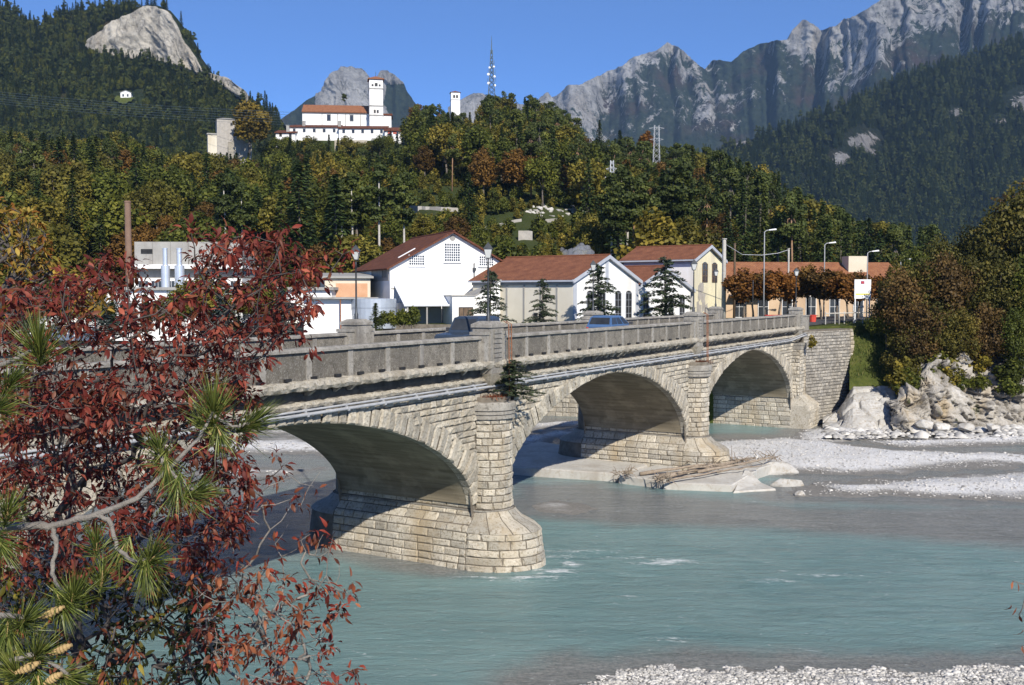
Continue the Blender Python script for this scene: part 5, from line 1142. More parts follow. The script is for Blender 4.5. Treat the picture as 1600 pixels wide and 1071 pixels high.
# chalet on the left mountain
cm = P(207, 157, 640.); LC = LM[:, :-3]; ia = np.argmin(np.abs(800 + 1600 * LC[..., 0] / LC[..., 1] - 207) + np.abs(458.4 - 1600 * (LC[..., 2] - 11.3) / LC[..., 1] - 155)); cp = LC.reshape(-1, 3)[ia]
fq = frame(cp[0] - 3.2, cp[1] - 6, (1, .1)); ct_ = empty('chalet', fq(3, 3, cp[2]), 'tiny white chalet in the clearing on the left mountain', 'house'); s_ = cp[1] / 640
gable_walls(fq, 7, 5, cp[2] - 6, cp[2] + 2.2, cp[2] + 3.6, 'white_wall', ct_); gable_roof(fq, 7, 5, cp[2] + 2.2, cp[2] + 3.6, .6, 'grey_wall', ct_, .5)
window(fq, 1.2, 2.4, cp[2] - .8, cp[2] + 1, 2, 1, ct_); window(fq, 4.2, 5.4, cp[2] - .8, cp[2] + 1, 2, 1, ct_)
LQ = LM[:, :-3]; gF = gridF(*LQ.shape[:2])[:, ::-1]; LQ = LQ.reshape(-1, 3); qx = 800 + 1600 * LQ[:, 0] / LQ[:, 1]; qy = 458.4 - 1600 * (LQ[:, 2] - 11.3) / LQ[:, 1]; mk_ = np.minimum(((qx - 202) / 16) ** 2 + ((qy - 162) / 7) ** 2, ((qx - 155) / 14) ** 2 + ((qy - 178) / 4) ** 2) + .5 * vnoise(qx * .2, qy * .3) < 1; gF = gF[mk_[gF].all(1)]; us_ = np.unique(gF); re_ = np.zeros(len(LQ), int); re_[us_] = np.arange(len(us_)); obj('meadow', LQ[us_] + (0, -1.5, 1.2), re_[gF], MT['grass'], label='small green meadow around the chalet on the left mountain', cat='meadow', kind='structure', smooth=True)

# lattice masts ---------------------------------------------------------------
def lattice(name, px, yt, yb, Y_, wb, wt_, n, r, mat, label, arms=()):
    x = Xat(px, Y_); zt_, zb_ = zc(yt, Y_), zc(yb, Y_); e = empty(name, (x, Y_, zb_), label, 'mast' if name == 'antenna_mast' else 'pylon')
    ws = lambda t: wb + (wt_ - wb) * t ** .8; cs = [(-1, -1), (1, -1), (1, 1), (-1, 1)]
    for cx, cy in cs: mb = MB(); mb.tube([(x + cx * ws(t) / 2, Y_ + cy * ws(t) / 2, zb_ + (zt_ - zb_) * t) for t in np.linspace(0, 1, 6)], r, 5); mb.build('leg', MT[mat], e)
    mb = MB()
    for k in range(n):
        t0, t1 = k / n, (k + 1) / n; za, zb2 = zb_ + (zt_ - zb_) * t0, zb_ + (zt_ - zb_) * t1
        for i in range(4):
            (a, b), (c_, d_) = cs[i], cs[(i + 1) % 4]; mb.tube([(x + a * ws(t0) / 2, Y_ + b * ws(t0) / 2, za), (x + c_ * ws(t1) / 2, Y_ + d_ * ws(t1) / 2, zb2)], r * .7, 4, False); mb.tube([(x + c_ * ws(t0) / 2, Y_ + d_ * ws(t0) / 2, za), (x + a * ws(t1) / 2, Y_ + b * ws(t1) / 2, zb2)], r * .7, 4, False)
    mb.build('bracing', MT[mat], e)
    for t, L_ in arms:
        z = zb_ + (zt_ - zb_) * t; mb = MB(); mb.tube([(x - L_, Y_, z), (x, Y_, z + .25), (x + L_, Y_, z)], r * .9, 5); mb.tube([(x - L_, Y_, z), (x, Y_, z - .4), (x + L_, Y_, z)], r * .6, 4); mb.build('cross_arm', MT[mat], e)
    return e, x, zt_, zb_
e, x, zt_, zb_ = lattice('antenna_mast', 768.5, 84, 152, 352., 2.3, .55, 9, .11, 'lattice_dark', 'dark lattice antenna mast with dishes on the hilltop')
mb = MB(); mb.tube([(x, 352, zt_ - 1), (x, 352, zt_ + 1.8), (x, 352, zc(62, 352.))], [.24, .18, .05], 6); mb.build('top_spike', MT['lattice_dark'], e)
for dx, t, r in ((-1.1, .45, .45), (1.0, .4, .4), (-1.0, .25, .5), (1.1, .2, .42), (-.7, .6, .35), (.8, .62, .35)):
    mb = MB(); z = zb_ + (zt_ - zb_) * t; mb.lathe(lambda a, b, c_: np.array([x + dx + a, 351.2 - c_, z + b]), [(0, .12), (r * .7, .07), (r, 0), (r, -.1)], 10); mb.tube([(x + dx, 351.2, z), (x + dx * .4, 352, z)], .06, 4); mb.build('dish', MT['white_paint'], e)
for dx, t in ((-1.3, .3), (1.4, .35), (-1.1, .5), (1.2, .5), (.9, .7)): mb = MB(); z = zb_ + (zt_ - zb_) * t; mb.tube([(x + dx, 351.6, z - 1), (x + dx, 351.6, z + 1)], .06, 5); mb.tube([(x + dx, 351.6, z), (x, 352, z)], .04, 4); mb.build('whip_antenna', MT['lattice_dark'], e)
lattice('power_pylon', 955, 253, 345, 176., 1.2, .5, 12, .055, 'lattice_grey', 'pale lattice power pylon standing low on the wooded slope', ((.72, 1.2), (.86, 1.0), (.58, 1.2)))
lattice('power_pylon', 1024, 199, 285, 228., 1.7, 1.0, 10, .04, 'lattice_grey', 'taller wide lattice power pylon above the pines', ((.95, 1.7), (.75, 1.5)))
# wires across the left mountain
for k in range(6):
    mb = MB(); y0, y1 = 138 + k * 3.6, 176 + k * 4; pts = [P(px, y0 + (y1 - y0) * (px + 60) / 520 + 5 * math.sin(math.pi * (px + 60) / 520), 300. + 25 * k / 6) for px in np.linspace(-60, 460, 14)]
    mb.tube(pts, .035, 4); mb.build('power_line', MT['lattice_dark'], label='%s power line from the top, sagging across the left mountain' % ('first', 'second', 'third', 'fourth', 'fifth', 'sixth')[k], cat='wire', group='power lines')
# hillside walls and road edge
def hill_wall(pts, h, mat, name, label):
    W_ = [hit(px, py) for px, py in pts]; mb = MB(); A = []
    for i, p in enumerate(W_): A.append([p + (0, .3, h), p + (0, -.1, h), p + (0, -.1, -1.2)])
    mb.grid(A, flip=True); n = np.array(A); mb.grid(np.stack([n[:, 0], n[:, 0] - (0, 0, h + 1.2)], 1)); mb.build(name, MT[mat], label=label, cat='wall', tone=True)
hill_wall([(x, np.interp(x, [575, 605, 720], [321, 326, 332]) + rnd.uniform(-.8, .8)) for x in range(575, 724, 6)], .8, 'bare_plaster', 'road_wall', 'pale broken road wall crossing the slope above the white hall')
hill_wall([(756, 360), (775, 356), (790, 352), (806, 348), (815, 347)], .55, 'bare_plaster', 'guard_wall', 'slanting pale guard wall on the slope above the cream hall')
hill_wall([(810, 376), (818, 376), (826, 376), (832, 377)], 1.6, 'bare_plaster', 'retaining_wall', 'stained concrete retaining wall beside the hillside road')
hill_wall([(844, 351), (862, 349), (880, 348)], .8, 'bare_plaster', 'retaining_wall', 'short retaining wall right of the dark hillside conifer')
hill_wall([(525, 371), (545, 373), (570, 372), (600, 371), (625, 374)], .5, 'boulder', 'road_wall', 'low broken wall just above the roof of the white hall')
for k in range(46):
    px, py = rnd.uniform(822, 918), rnd.gauss(331, 4.5); p = hit(px, py); r = rnd.uniform(.3, .75)
    v = rdir(14) * r * rng.uniform(.6, 1.1, (14, 1)) * np.array([1.2, 1, .8]) + p
    import bmesh
    bm = bmesh.new(); [bm.verts.new(q) for q in v]; bmesh.ops.convex_hull(bm, input=bm.verts); bm.verts.index_update()
    V_ = [tuple(q.co) for q in bm.verts]; F_ = [tuple(q.index for q in fc.verts) for fc in bm.faces]; bm.free()
    obj('rock', V_, F_, MT['boulder'], label='pale rock of the rockfall heap on the slope above the hall', cat='rock', group='rockfall rocks on the hillside')

# ------------------------------------------------------------------ lamps, cars, street
def lantern_lamp(base, H, label):
    e = empty('street_lamp', base, label, 'street lamp', 'lantern lamps on the bridge pilasters'); x, y, z = base; fl = lambda a, b, c: np.array([x + a, y + b, z + c])
    mb = MB(); mb.lathe(fl, [(.09, -.05), (.09, .25), (.06, .3), (.045, .6), (.035, H * .75), (.05, H * .755), (.03, H * .78), (.03, H - .62), (.06, H - .6)], 10); mb.build('pole', MT['lamp_iron'], e, smooth=True)
    q = [(-1, -1), (1, -1), (1, 1), (-1, 1)]; mb = MB(); mb.add([fl(a * .09, b * .09, H - .58) for a, b in q] + [fl(a * .17, b * .17, H - .2) for a, b in q], [(3, 2, 1, 0), (4, 5, 6, 7)] + [(i, (i + 1) % 4, (i + 1) % 4 + 4, i + 4) for i in range(4)]); mb.build('glass', MT['glass_pane'], e)
    mb = MB()
    for a, b in q: mb.tube([fl(a * .092, b * .092, H - .58), fl(a * .174, b * .174, H - .2)], .014, 4)
    mb.lathe(fl, [(.12, H - .61), (.12, H - .57), (.0, H - .57)], 8); mb.build('cage', MT['lamp_iron'], e)
    mb = MB(); mb.add([fl(a * .21, b * .21, H - .2) for a, b in q] + [fl(a * .1, b * .1, H - .04) for a, b in q] + [fl(0, 0, H + .1)], [(3, 2, 1, 0)] + [(i, (i + 1) % 4, (i + 1) % 4 + 4, i + 4) for i in range(4)] + [(i + 4, (i + 1) % 4 + 4, 8) for i in range(4)]); mb.build('roof', MT['lamp_iron'], e)
lantern_lamp(B(0, 0, 10.1), 3.25, 'lantern lamp on the near pilaster beside the dark jeep'); lantern_lamp(B(0, BW, 10.1), 3.3, 'lantern lamp on the pilaster left of the jeep, before the white shed')
lantern_lamp(B(25, 0, 10.1), 3.25, 'lantern lamp on the pilaster over the second pier, before the yellow house'); lantern_lamp(B(25, BW, 10.1), 3.3, 'lantern lamp rising behind the small blue car')
lantern_lamp(B(50, 0, 10.1), 3.25, 'lantern lamp on the last pilaster among the orange street trees'); lantern_lamp(B(50, BW, 10.1), 3.3, 'lantern lamp beside the pale concrete pole')
def arm_lamp(px, pyt, Y_, label):
    x = Xat(px, Y_); zt_ = float(Zat(pyt, Y_)); e = empty('arm_lamp', (x, Y_, ZB), label, 'street lamp', 'tall street lamps')
    mb = MB(); mb.tube([(x, Y_, ZB), (x, Y_, zt_ - 1.0), (x, Y_, zt_ - .15), (x + .2, Y_, zt_), (x + .5, Y_ - .05, zt_ + .06)], [.09, .06, .05, .045, .04], 8); mb.build('pole', MT['galvanised'], e, smooth=True)
    mb = MB(); fh = frame(x + .45, Y_ - .05, (1, -.1)); mb.add([fh(a, b, zt_ + c) for a, b, c in ((0, -.06, 0), (.75, -.14, .05), (.75, .14, .05), (0, .06, 0), (0, -.05, .1), (.7, -.1, .2), (.7, .1, .2), (0, .05, .1))], [(3, 2, 1, 0), (4, 5, 6, 7), (0, 1, 5, 4), (1, 2, 6, 5), (2, 3, 7, 6), (3, 0, 4, 7)]); mb.build('lamp_head', MT['white_paint'], e)
arm_lamp(1193, 361, 106., 'tallest street lamp with white head between the orange trees'); arm_lamp(1287, 381, 114., 'street lamp with white head left of the white billboard'); arm_lamp(1354, 394, 112., 'street lamp rising behind the white billboard'); arm_lamp(1406, 407, 118., 'lowest street lamp at the edge of the dark bushes')
def pole(px, pyt, Y_, r, mat, label):
    x = Xat(px, Y_); zt_ = float(Zat(pyt, Y_)); mb = MB(); mb.tube([(x, Y_, ZB - .3), (x, Y_, zt_ - .2), (x, Y_, zt_)], [r * 1.25, r, r * .9], 10); mb.box(frame(x, Y_, (1, 0)), -r * 1.15, r * 1.15, -r * 1.15, r * 1.15, zt_, zt_ + .1); mb.build('utility_pole', MT[mat], label=label, cat='pole', smooth=True)
pole(1130.5, 375, 108., .20, 'pale_concrete', 'thick pale concrete pole beside the yellow house'); pole(1231, 390, 116., .10, 'pale_concrete', 'slender pole with cable behind the orange trees'); pole(1147, 382, 122., .12, 'wood_dark', 'short wooden pole behind the concrete pole'); pole(1311, 470, 99., .07, 'pale_concrete', 'thin pale post near the end of the bridge'); pole(1176, 440, 105., .05, 'lamp_iron', 'thin dark signpost under the orange trees')
mb = MB(); mb.tube([P(1132, 381, 108.), P(1160, 398, 112.), P(1190, 399, 114.), P(1215, 396, 115.), P(1231, 391, 116.)], .03, 5); mb.build('cable', MT['lattice_grey'], label='pale cable sagging between the two poles', cat='cable')
for i, (px, h, Y_, k) in enumerate(((1160, 5.9, 107., 0), (1196, 5.8, 109., 2), (1216, 5.6, 108., 1), (1262, 6.4, 112., 2), (1284, 6.0, 110., 2), (1307, 5.6, 109., 1), (1325, 5.2, 113., 0), (1395, 5.5, 118., 2), (1178, 5.4, 114., 1), (1238, 5.6, 115., 0), (1340, 5.8, 117., 2), (1374, 5.2, 116., 1))):
    tree('street%d' % k, Xat(px, Y_), Y_, ZB, h, ('first orange street tree beside the concrete pole', 'thin crowned street tree under the tallest lamp', 'second bright orange street tree, right of the tallest lamp', 'tall brown street tree behind the bridge end', 'brown street tree by the second tall lamp', 'orange street tree between the second lamp and the billboard', 'orange tree partly behind the billboard', 'brown tree right of the billboard', 'orange street tree behind the first two', 'orange street tree behind the second lamp gap', 'brown street tree behind the billboard', 'orange street tree just right of the billboard')[i], 'autumn street trees', wide=1.3)
for i, (px, pyt, Y_, wd_, lab) in enumerate(((765, 418, 92., 1.0, 'cedar left of the cream hall, right behind the jeep'), (848, 432, 93., .95, 'thin cedar before the middle of the cream wall'), (936, 408, 90., 1.05, 'tall cedar before the white gable with arched windows'), (1040, 398, 102., 1.15, 'dense cedar before the smaller gabled hall'))):
    zt_ = float(Zat(pyt, Y_)); tree('cedar%d' % i, Xat(px, Y_), Y_, ZB - .4, zt_ - ZB + .4, lab, 'young cedars before the halls', wide=wd_ * 1.15)
tree('spruce3', Xat(586, 90.), 90., 7.6, 2.9, 'small pine sapling beside the round tank', wide=2.2); 
for px in (612, 630, 644, 598): tree('bush1', Xat(px, 92.), 92., 8.0, rnd.uniform(1.6, 2.1), 'pale green bush along the parapet before the white shed', 'bushes before the shed', cat='bush')
for i in range(24):
    px = 5 + i * 18.5 + rnd.uniform(-6, 6); Y_ = rnd.uniform(90, 99); k = rnd.choice(['spruce0', 'green0', 'blue0', 'olive0', 'spruce2', 'green1', 'autumn0']); tree(k, Xat(px, Y_), Y_, 7.6, rnd.uniform(3.0, 5.6), 'garden tree of the hedge row between the red shrub and the factory', 'garden trees behind the red shrub', wide=1.35)
# blue-green spruces half hidden by the red shrub
for px, Y_, h in ((158, 88., 4.8), (178, 92., 4.2), (345, 90., 4.4), (318, 95., 4.0), (440, 92., 5.2)): tree('blue0', Xat(px, Y_), Y_, 7.2, h, 'blue green garden spruce glimpsed behind the red shrub', 'garden spruces behind the red shrub', wide=1.3)
# billboard
YB = 100.; f = frame(Xat(1334.5, YB), YB, (1, .08)); zb = lambda p: float(Zat(p, YB))
bb = empty('billboard', f(.8, 0, ZB), 'white information billboard with small crest on two white posts', 'sign')
bparts(bb, 'board', 'white_paint', (0, 1.66, 0, .08, zb(467), zb(437)), f=f); bparts(bb, 'post', 'white_paint', (.05, .15, .02, .12, ZB - .6, zb(467)), (1.5, 1.6, .02, .12, ZB - 1.0, zb(467)), f=f)
bparts(bb, 'crest', 'purple_print', (.62, .98, -.006, .004, zb(444), zb(439.5)), f=f); bparts(bb, 'crest_centre', 'red_paint', (.73, .88, -.012, -.002, zb(443), zb(440.6)), f=f); bparts(bb, 'yellow_stripe', 'yellow_print', (.12, 1.55, -.006, .004, zb(461), zb(459)), f=f)
bparts(bb, 'lettering', 'blue_print', *[(.14 + k * .083, .14 + k * .083 + rnd.uniform(.04, .07), -.006, .004, zb(447.6), zb(446.4)) for k in range(17)], f=f)
for px, k in ((1200, 0), (1208, 1), (1217, 2), (1270, 3)):
    p = P(px, 487, 100.); fq = lambda a, b, c: np.array([p[0] + a, p[1] + b, 8.6 + c]); mb = MB(); mb.lathe(fq, [(.0, -.3), (.28, -.3), (.36, .5), (.4, .5), (.4, .58), (.3, .58), (0, .5)], 12); mb.build('flower_pot', MT['red_paint'], label='red flower pot behind the bridge parapet, %s from the left' % ('first', 'second', 'third', 'fourth')[k], cat='pot', group='red flower pots')
# low wall and railing beyond the last pilaster
fr_ = empty('low_wall', B(52.5, 0, 8.3), 'low concrete wall stub beyond the last pilaster', 'wall'); bparts(fr_, 'block', 'concrete', (51, 53.6, -.25, .1, 8.0, 9.3), f=lambda x, y, z: B(x, y, z)); bparts(fr_, 'coping', 'concrete', (50.95, 53.65, -.31, .16, 9.302, 9.4), f=lambda x, y, z: B(x, y, z))
gr = empty('guard_rail', P(1315, 495, 97.), 'pale guard rail below the billboard', 'railing'); a0, a1 = P(1290, 492, 95.), P(1362, 490, 98.)
for t in np.linspace(0, 1, 6): p = a0 + (a1 - a0) * t; mb = MB(); mb.tube([p + (0, 0, -.9), p + (0, 0, .25)], .05, 6); mb.build('post', MT['pale_concrete'], gr)
mb = MB(); mb.tube([a0 + (0, 0, .1), a1 + (0, 0, .1)], .06, 6); mb.build('rail', MT['pale_concrete'], gr)

# cars on the bridge -----------------------------------------------------------
def car(name, label, a, u, sgn, L, Wd, prof, cab, paint, round_lamps, lift):
    c = B(a, u, 8.5); e = empty(name, c, label, 'car'); f = lambda x, y, z: B(a + sgn * x, u + sgn * y, 8.5 + z); w = Wd / 2
    mb = MB(); n = len(prof); rows = []
    for y, k, dz in ((-w, .97, .03), (-w + .06, 1, 0), (w - .06, 1, 0), (w, .97, .03)): rows.append([f(x * k, y, z + (dz if z < .5 else -dz)) for x, z in prof])
    V = [p for r_ in rows for p in r_]; F = [(i * n + j, (i + 1) * n + j, (i + 1) * n + (j + 1) % n, i * n + (j + 1) % n) for i in range(3) for j in range(n)] + [tuple(range(n)), tuple(3 * n + j for j in range(n))[::-1]]
    body = mb.add(V, F).build('body', MT[paint], e)
    x0, x1, x2, x3, zb_, zt_ = cab; w2 = w - .05; w3 = w - .16
    q = [f(x0, -w2, zb_), f(x3, -w2, zb_), f(x3, w2, zb_), f(x0, w2, zb_), f(x1, -w3, zt_ - .04), f(x2, -w3, zt_ - .04), f(x2, w3, zt_ - .04), f(x1, w3, zt_ - .04)]
    mb = MB(); mb.hexa(q); mb.hexa([f(x1 + .03, -w3 + .02, zt_ - .045), f(x2 - .03, -w3 + .02, zt_ - .045), f(x2 - .03, w3 - .02, zt_ - .045), f(x1 + .03, w3 - .02, zt_ - .045), f(x1 + .15, -w3 + .14, zt_ + .02), f(x2 - .15, -w3 + .14, zt_ + .02), f(x2 - .15, w3 - .14, zt_ + .02), f(x1 + .15, w3 - .14, zt_ + .02)]); mb.build('cabin', MT[paint], e)
    def pane(c0, c1, c2, c3, ins, off, t0=0, t1=1):
        c0, c1, c2, c3 = [np.array(q_) for q_ in (c0, c1, c2, c3)]; nn = np.cross(c1 - c0, c3 - c0); nn /= np.linalg.norm(nn)
        if nn @ (c0 - np.mean(q, 0)) < 0: nn = -nn
        bl = lambda s, t: (c0 * (1 - s) + c1 * s) * (1 - t) + (c3 * (1 - s) + c2 * s) * t + nn * off
        mb = MB(); v = [bl(t0 + ins, .14), bl(t1 - ins, .14), bl(t1 - ins, .9), bl(t0 + ins, .9)]; mb.hexa(v + [p - nn * .03 for p in v]); mb.build('window', MT['window_dark'], e)
    pane(q[1], q[2], q[6], q[5], .07, .012); pane(q[3], q[0], q[4], q[7], .07, .012)
    for i, j, k, l in ((0, 1, 5, 4), (2, 3, 7, 6)):
        for t0, t1 in ((.03, .36), (.36, .66), (.68, .97)): pane(q[i], q[j], q[k], q[l], .02, .012, t0, t1)
    for wx in (-L * .31, L * .31):
        for sy in (-1, 1):
            fw = lambda x, y, z: f(wx + x, sy * (w - .02) + sy * z, lift + y)
            wh = MB(); wh.lathe(fw, [(.20, .0), (.30, -.0), (.315, -.03), (.315, -.17), (.28, -.2), (0, -.2)], 18); tw_ = wh.build('wheel', MT['tyre'], e); mb = MB(); mb.lathe(fw, [(0, .012), (.08, .012), (.19, -.004), (.2, -.02)], 14); mb.build('rim', MT['galvanised'], tw_)
    xf = max(p[0] for p in prof); xr = min(p[0] for p in prof)
    for sy in (-1, 1):
        mb = MB(); fl = lambda x, y, z: f(xf + z, sy * (w - .25) + x, .72 + y); mb.lathe(fl, [(0, .03), (.09, .025), (.1, 0), (.1, -.1)], 14); mb.build('headlight', MT['white_paint'], e)
        bparts(e, 'tail_light', 'red_paint', (xr - .015, xr + .05, min(sy * (w - .05), sy * (w - .17)), max(sy * (w - .05), sy * (w - .17)), .62, .88), f=f)
        mb = MB(); mb.box(f, x3 - .25, x3 - .15, min(sy * w, sy * (w + .18)), max(sy * w, sy * (w + .18)), zb_ + .02, zb_ + .18); mb.build('mirror', MT['bumper'], e)
    bparts(e, 'bumper', 'bumper', (xf - .02, xf + .12, -w + .03, w - .03, .38, .58), (xr - .12, xr + .02, -w + .03, w - .03, .38, .58), f=f)
    bparts(e, 'number_plate', 'white_paint', (xf + .122, xf + .132, -.25, .25, .42, .53), (xr - .132, xr - .122, -.25, .25, .42, .53), f=f)
    return e, f
J, jf = car('jeep', 'small dark off road car driving towards the camera on the bridge', 2.35, 2.4, -1, 3.5, 1.6, [(-1.7, .45), (-1.72, .95), (-1.6, 1.08), (.55, 1.08), (1.62, .98), (1.72, .9), (1.72, .45), (1.3, .38), (-1.3, .38)], (-1.62, -1.5, .28, .62, 1.07, 1.74), 'jeep_paint', True, .33)
for sy in (-1, 1): mb = MB(); mb.lathe(lambda x, y, z: jf(1.86 + z, sy * .38 + x, .62 + y), [(0, .05), (.1, .04), (.11, 0), (.06, -.08)], 12); mb.build('fog_lamp', MT['white_paint'], J)
car('hatchback', 'small light blue hatchback seen from behind on the bridge', 17.6, 2.3, 1, 3.6, 1.6, [(-1.75, .4), (-1.8, .9), (-1.72, 1.0), (.7, .96), (1.5, .78), (1.8, .65), (1.8, .35), (1.3, .3), (-1.3, .3)], (-1.72, -1.45, .1, .95, .97, 1.5), 'car_paint', False, .31)

# ------------------------------------------------------------------ pier footing slab, drift wood, boulders, pebbles
ps = empty('pier_footing', B(25, 0, 0), 'pale cracked concrete slab around the foot of the second pier', 'footing')
def slab(pts, z0, z1, mat='pale_concrete', nm='slab'):
    n = len(pts); mb = MB(); c_ = np.mean(pts, 0); ins = [np.array(p) * .97 + c_ * .03 for p in pts]
    mb.add([(x, y, -.8) for x, y in pts] + [(x, y, (z1 if np.isscalar(z1) else z1[i]) - .06) for i, (x, y) in enumerate(pts)] + [(p[0], p[1], z1 if np.isscalar(z1) else z1[i]) for i, p in enumerate(ins)], [tuple(range(2 * n, 3 * n))] + [(i + j, (i + 1) % n + j, (i + 1) % n + j + n, i + j + n) for j in (0, n) for i in range(n)]); return mb.build(nm, MT[mat], ps)
g2 = lambda px, py, z=0.: tuple(G(px, py, z)[:2])
slab([g2(800, 742), g2(965, 754), g2(1012, 728, .5), g2(1000, 712, .5), g2(840, 690, .5), g2(802, 700, .5)], 0, .52); slab([g2(967, 756), g2(1035, 764), g2(1075, 740, .5), g2(1040, 722, .5), g2(1014, 730, .5)], 0, .50)
slab([g2(1037, 765), g2(1143, 769), g2(1188, 747), g2(1225, 735), g2(1190, 722, .5), g2(1150, 724, .5), g2(1078, 740, .5)], 0, [.42, .40, .62, .6, .62, .5, .5]); 
slab([g2(1146, 771), g2(1212, 767), g2(1190, 760), g2(1165, 750)], 0, [.1, .12, .2, .75])
from mathutils import noise as mno
def boulder(c, sx, sy, sz, name, label, cat='rock', group=None, mat='boulder', seed=0, detail=26):
    v = unit(np.random.default_rng(seed).normal(size=(detail, 3))) * np.random.default_rng(seed + 1).uniform(.78, 1.05, (detail, 1)) * np.array([sx, sy, sz])
    bm = bmesh.new(); [bm.verts.new(q) for q in v]; bmesh.ops.convex_hull(bm, input=bm.verts); bmesh.ops.delete(bm, geom=[q for q in bm.verts if not q.link_faces], context='VERTS'); bmesh.ops.bevel(bm, geom=bm.edges[:], offset=min(sx, sy, sz) * .07, segments=1, affect='EDGES'); bm.verts.index_update()
    V_ = np.array([q.co for q in bm.verts]) + np.array(c); F_ = [tuple(q.index for q in fc.verts) for fc in bm.faces]; bm.free(); return obj(name, V_, F_, MT[mat], label=label, cat=cat, group=group)
boulder(G(1212, 735, .2), 1.7, .8, .62, 'boulder', 'long pale boulder against the end of the concrete slab', seed=4); boulder(G(1228, 757, .1), 1.15, .5, .38, 'boulder', 'low flat boulder lying in the water beside the gravel bar', seed=9); boulder(G(1250, 772, .1), .4, .3, .22, 'boulder', 'small boulder at the tip of the lower gravel bar', seed=19)
dw = empty('driftwood', B(27, -3, .4), 'tangle of grey driftwood logs and roots caught on the pier slab', 'driftwood')
def log(p0, p1, r, bend=.2):
    p0, p1 = np.array(p0), np.array(p1); n = 7; pts = [p0 + (p1 - p0) * t + np.array([rnd.uniform(-bend, bend), rnd.uniform(-bend, bend), rnd.uniform(-.05, .1)]) * (0 < i < n - 1) * .6 for i, t in enumerate(np.linspace(0, 1, n))]; mb = MB(); mb.tube(pts, np.linspace(r, r * .45, n), 7); mb.build('log', MT['driftwood'], dw, smooth=True)
for a in (((1028, 748), (1180, 716), .6, .15), ((1000, 741), (1110, 726), .62, .12), ((1042, 752), (1130, 735), .6, .08), ((1090, 738), (1215, 714), .85, .10), ((1060, 738), (1165, 726), .75, .07), ((1120, 738), (1190, 728), .7, .06), ((1075, 733), (1150, 722), .95, .06), ((1030, 742), (1085, 738), .62, .06)):
    (x0, y0), (x1, y1), z, r = a; log(G(x0, y0, z), G(x1, y1, z + .25), r)
for cx, cy, n, s in ((976, 740, 34, .55), (1035, 748, 34, .6), (1150, 722, 44, .9), (1105, 730, 36, .9), (1200, 716, 30, .7)):
    mb = MB(); c_ = G(cx, cy, .75)
    for k in range(n): d_ = unit(rng.normal(size=3) * np.array([1.3, 1, .8])); st0 = c_ + rng.normal(size=3) * np.array([.5, .35, .12]) * s; mb.tube([st0, st0 + d_ * s * .5 + (0, 0, .08), st0 + d_ * s * rnd.uniform(.8, 1.3)], [.03, .02, .006], 4)
    mb.build('root_tangle', MT['driftwood'], dw)
# near shingle: pebbles of the bar at the photographer's feet
def pebbles(name, pts, smin, smax, label):
    n = len(pts); b = np.array([(1, 0, 0), (-1, 0, 0), (0, 1, 0), (0, -1, 0), (0, 0, 1), (0, 0, -1), (.62, .62, .55), (-.62, .62, .55), (.62, -.62, .55), (-.62, -.62, .55)], float)
    fc = np.array([(6, 4, 0), (0, 2, 6), (2, 4, 6), (7, 4, 2), (2, 1, 7), (1, 4, 7), (8, 4, 3), (3, 0, 8), (0, 4, 8), (9, 4, 1), (1, 3, 9), (3, 4, 9)])
    # octahedron with raised upper corners
    s = rng.uniform(smin, smax, (n, 1)) * (1 + rng.exponential(.35, (n, 1))); sc = np.stack([rng.uniform(.7, 1.3, n), rng.uniform(.6, 1.1, n), rng.uniform(.35, .75, n)], 1) * s
    an = rng.uniform(0, 6.28, n); V = b[None] * rng.uniform(.8, 1.15, (n, 10, 1)) * sc[:, None]; c_, s_ = np.cos(an)[:, None], np.sin(an)[:, None]
    V = np.stack([V[..., 0] * c_ - V[..., 1] * s_, V[..., 0] * s_ + V[..., 1] * c_, V[..., 2]], -1) + np.asarray(pts)[:, None]
    F = (fc[None] + (np.arange(n) * 10)[:, None, None]).reshape(-1, 3); obj(name, V.reshape(-1, 3), F, MT['pebble'], label=label, cat='pebbles', kind='stuff', tone=np.repeat(rng.random(n), 10), smooth=True)
def bed_z(x, y):
    i = np.clip(np.searchsorted(gx, x), 0, len(gx) - 1); j = np.clip(np.searchsorted(gy, y), 0, len(gy) - 1); return H[i, j]
def on_bars(n, x0, x1, y0, y1, zmin):
    x = rng.uniform(x0, x1, n); y = rng.uniform(y0, y1, n); z = bed_z(x, y); k = (z > zmin) & (np.abs(x / y) < .56); return np.stack([x[k], y[k], z[k]], -1)
pebbles('pebbles', on_bars(26000, 1, 19, 27.5, 32, .0), .018, .05, 'white rounded pebbles on the gravel bar along the bottom edge')
q = on_bars(60000, 8, 50, 55, 100, .03); q = q[q[:, 2] < .14]; pebbles('pebbles', q[:1300], .03, .07, 'stray cobbles along the wet margins of the gravel bars')
pebbles('pebbles', on_bars(42000, -20, 50, 55, 100, .06), .025, .06, 'scattered pale cobbles over the gravel bars around the far piers')
def worley(x, y, z, seed):
    d1 = np.full(x.shape, 9.); d2 = np.full(x.shape, 9.); idv = np.zeros(x.shape)
    ix, iy, iz = np.floor(x).astype(np.int64), np.floor(y).astype(np.int64), np.floor(z).astype(np.int64)
    for dx in (-1, 0, 1):
        for dy in (-1, 0, 1):
            for dz in (-1, 0, 1):
                cx, cy, cz = ix + dx, iy + dy, iz + dz; d = np.sqrt((cx + _h(cx, cy, cz, seed) - x) ** 2 + (cy + _h(cx, cy, cz, seed + 1) - y) ** 2 + (cz + _h(cx, cy, cz, seed + 2) - z) ** 2)
                k = d < d1; d2 = np.where(k, d1, np.minimum(d2, d)); idv = np.where(k, _h(cx, cy, cz, seed + 3), idv); d1 = np.where(k, d, d1)
    return d1, d2, idv

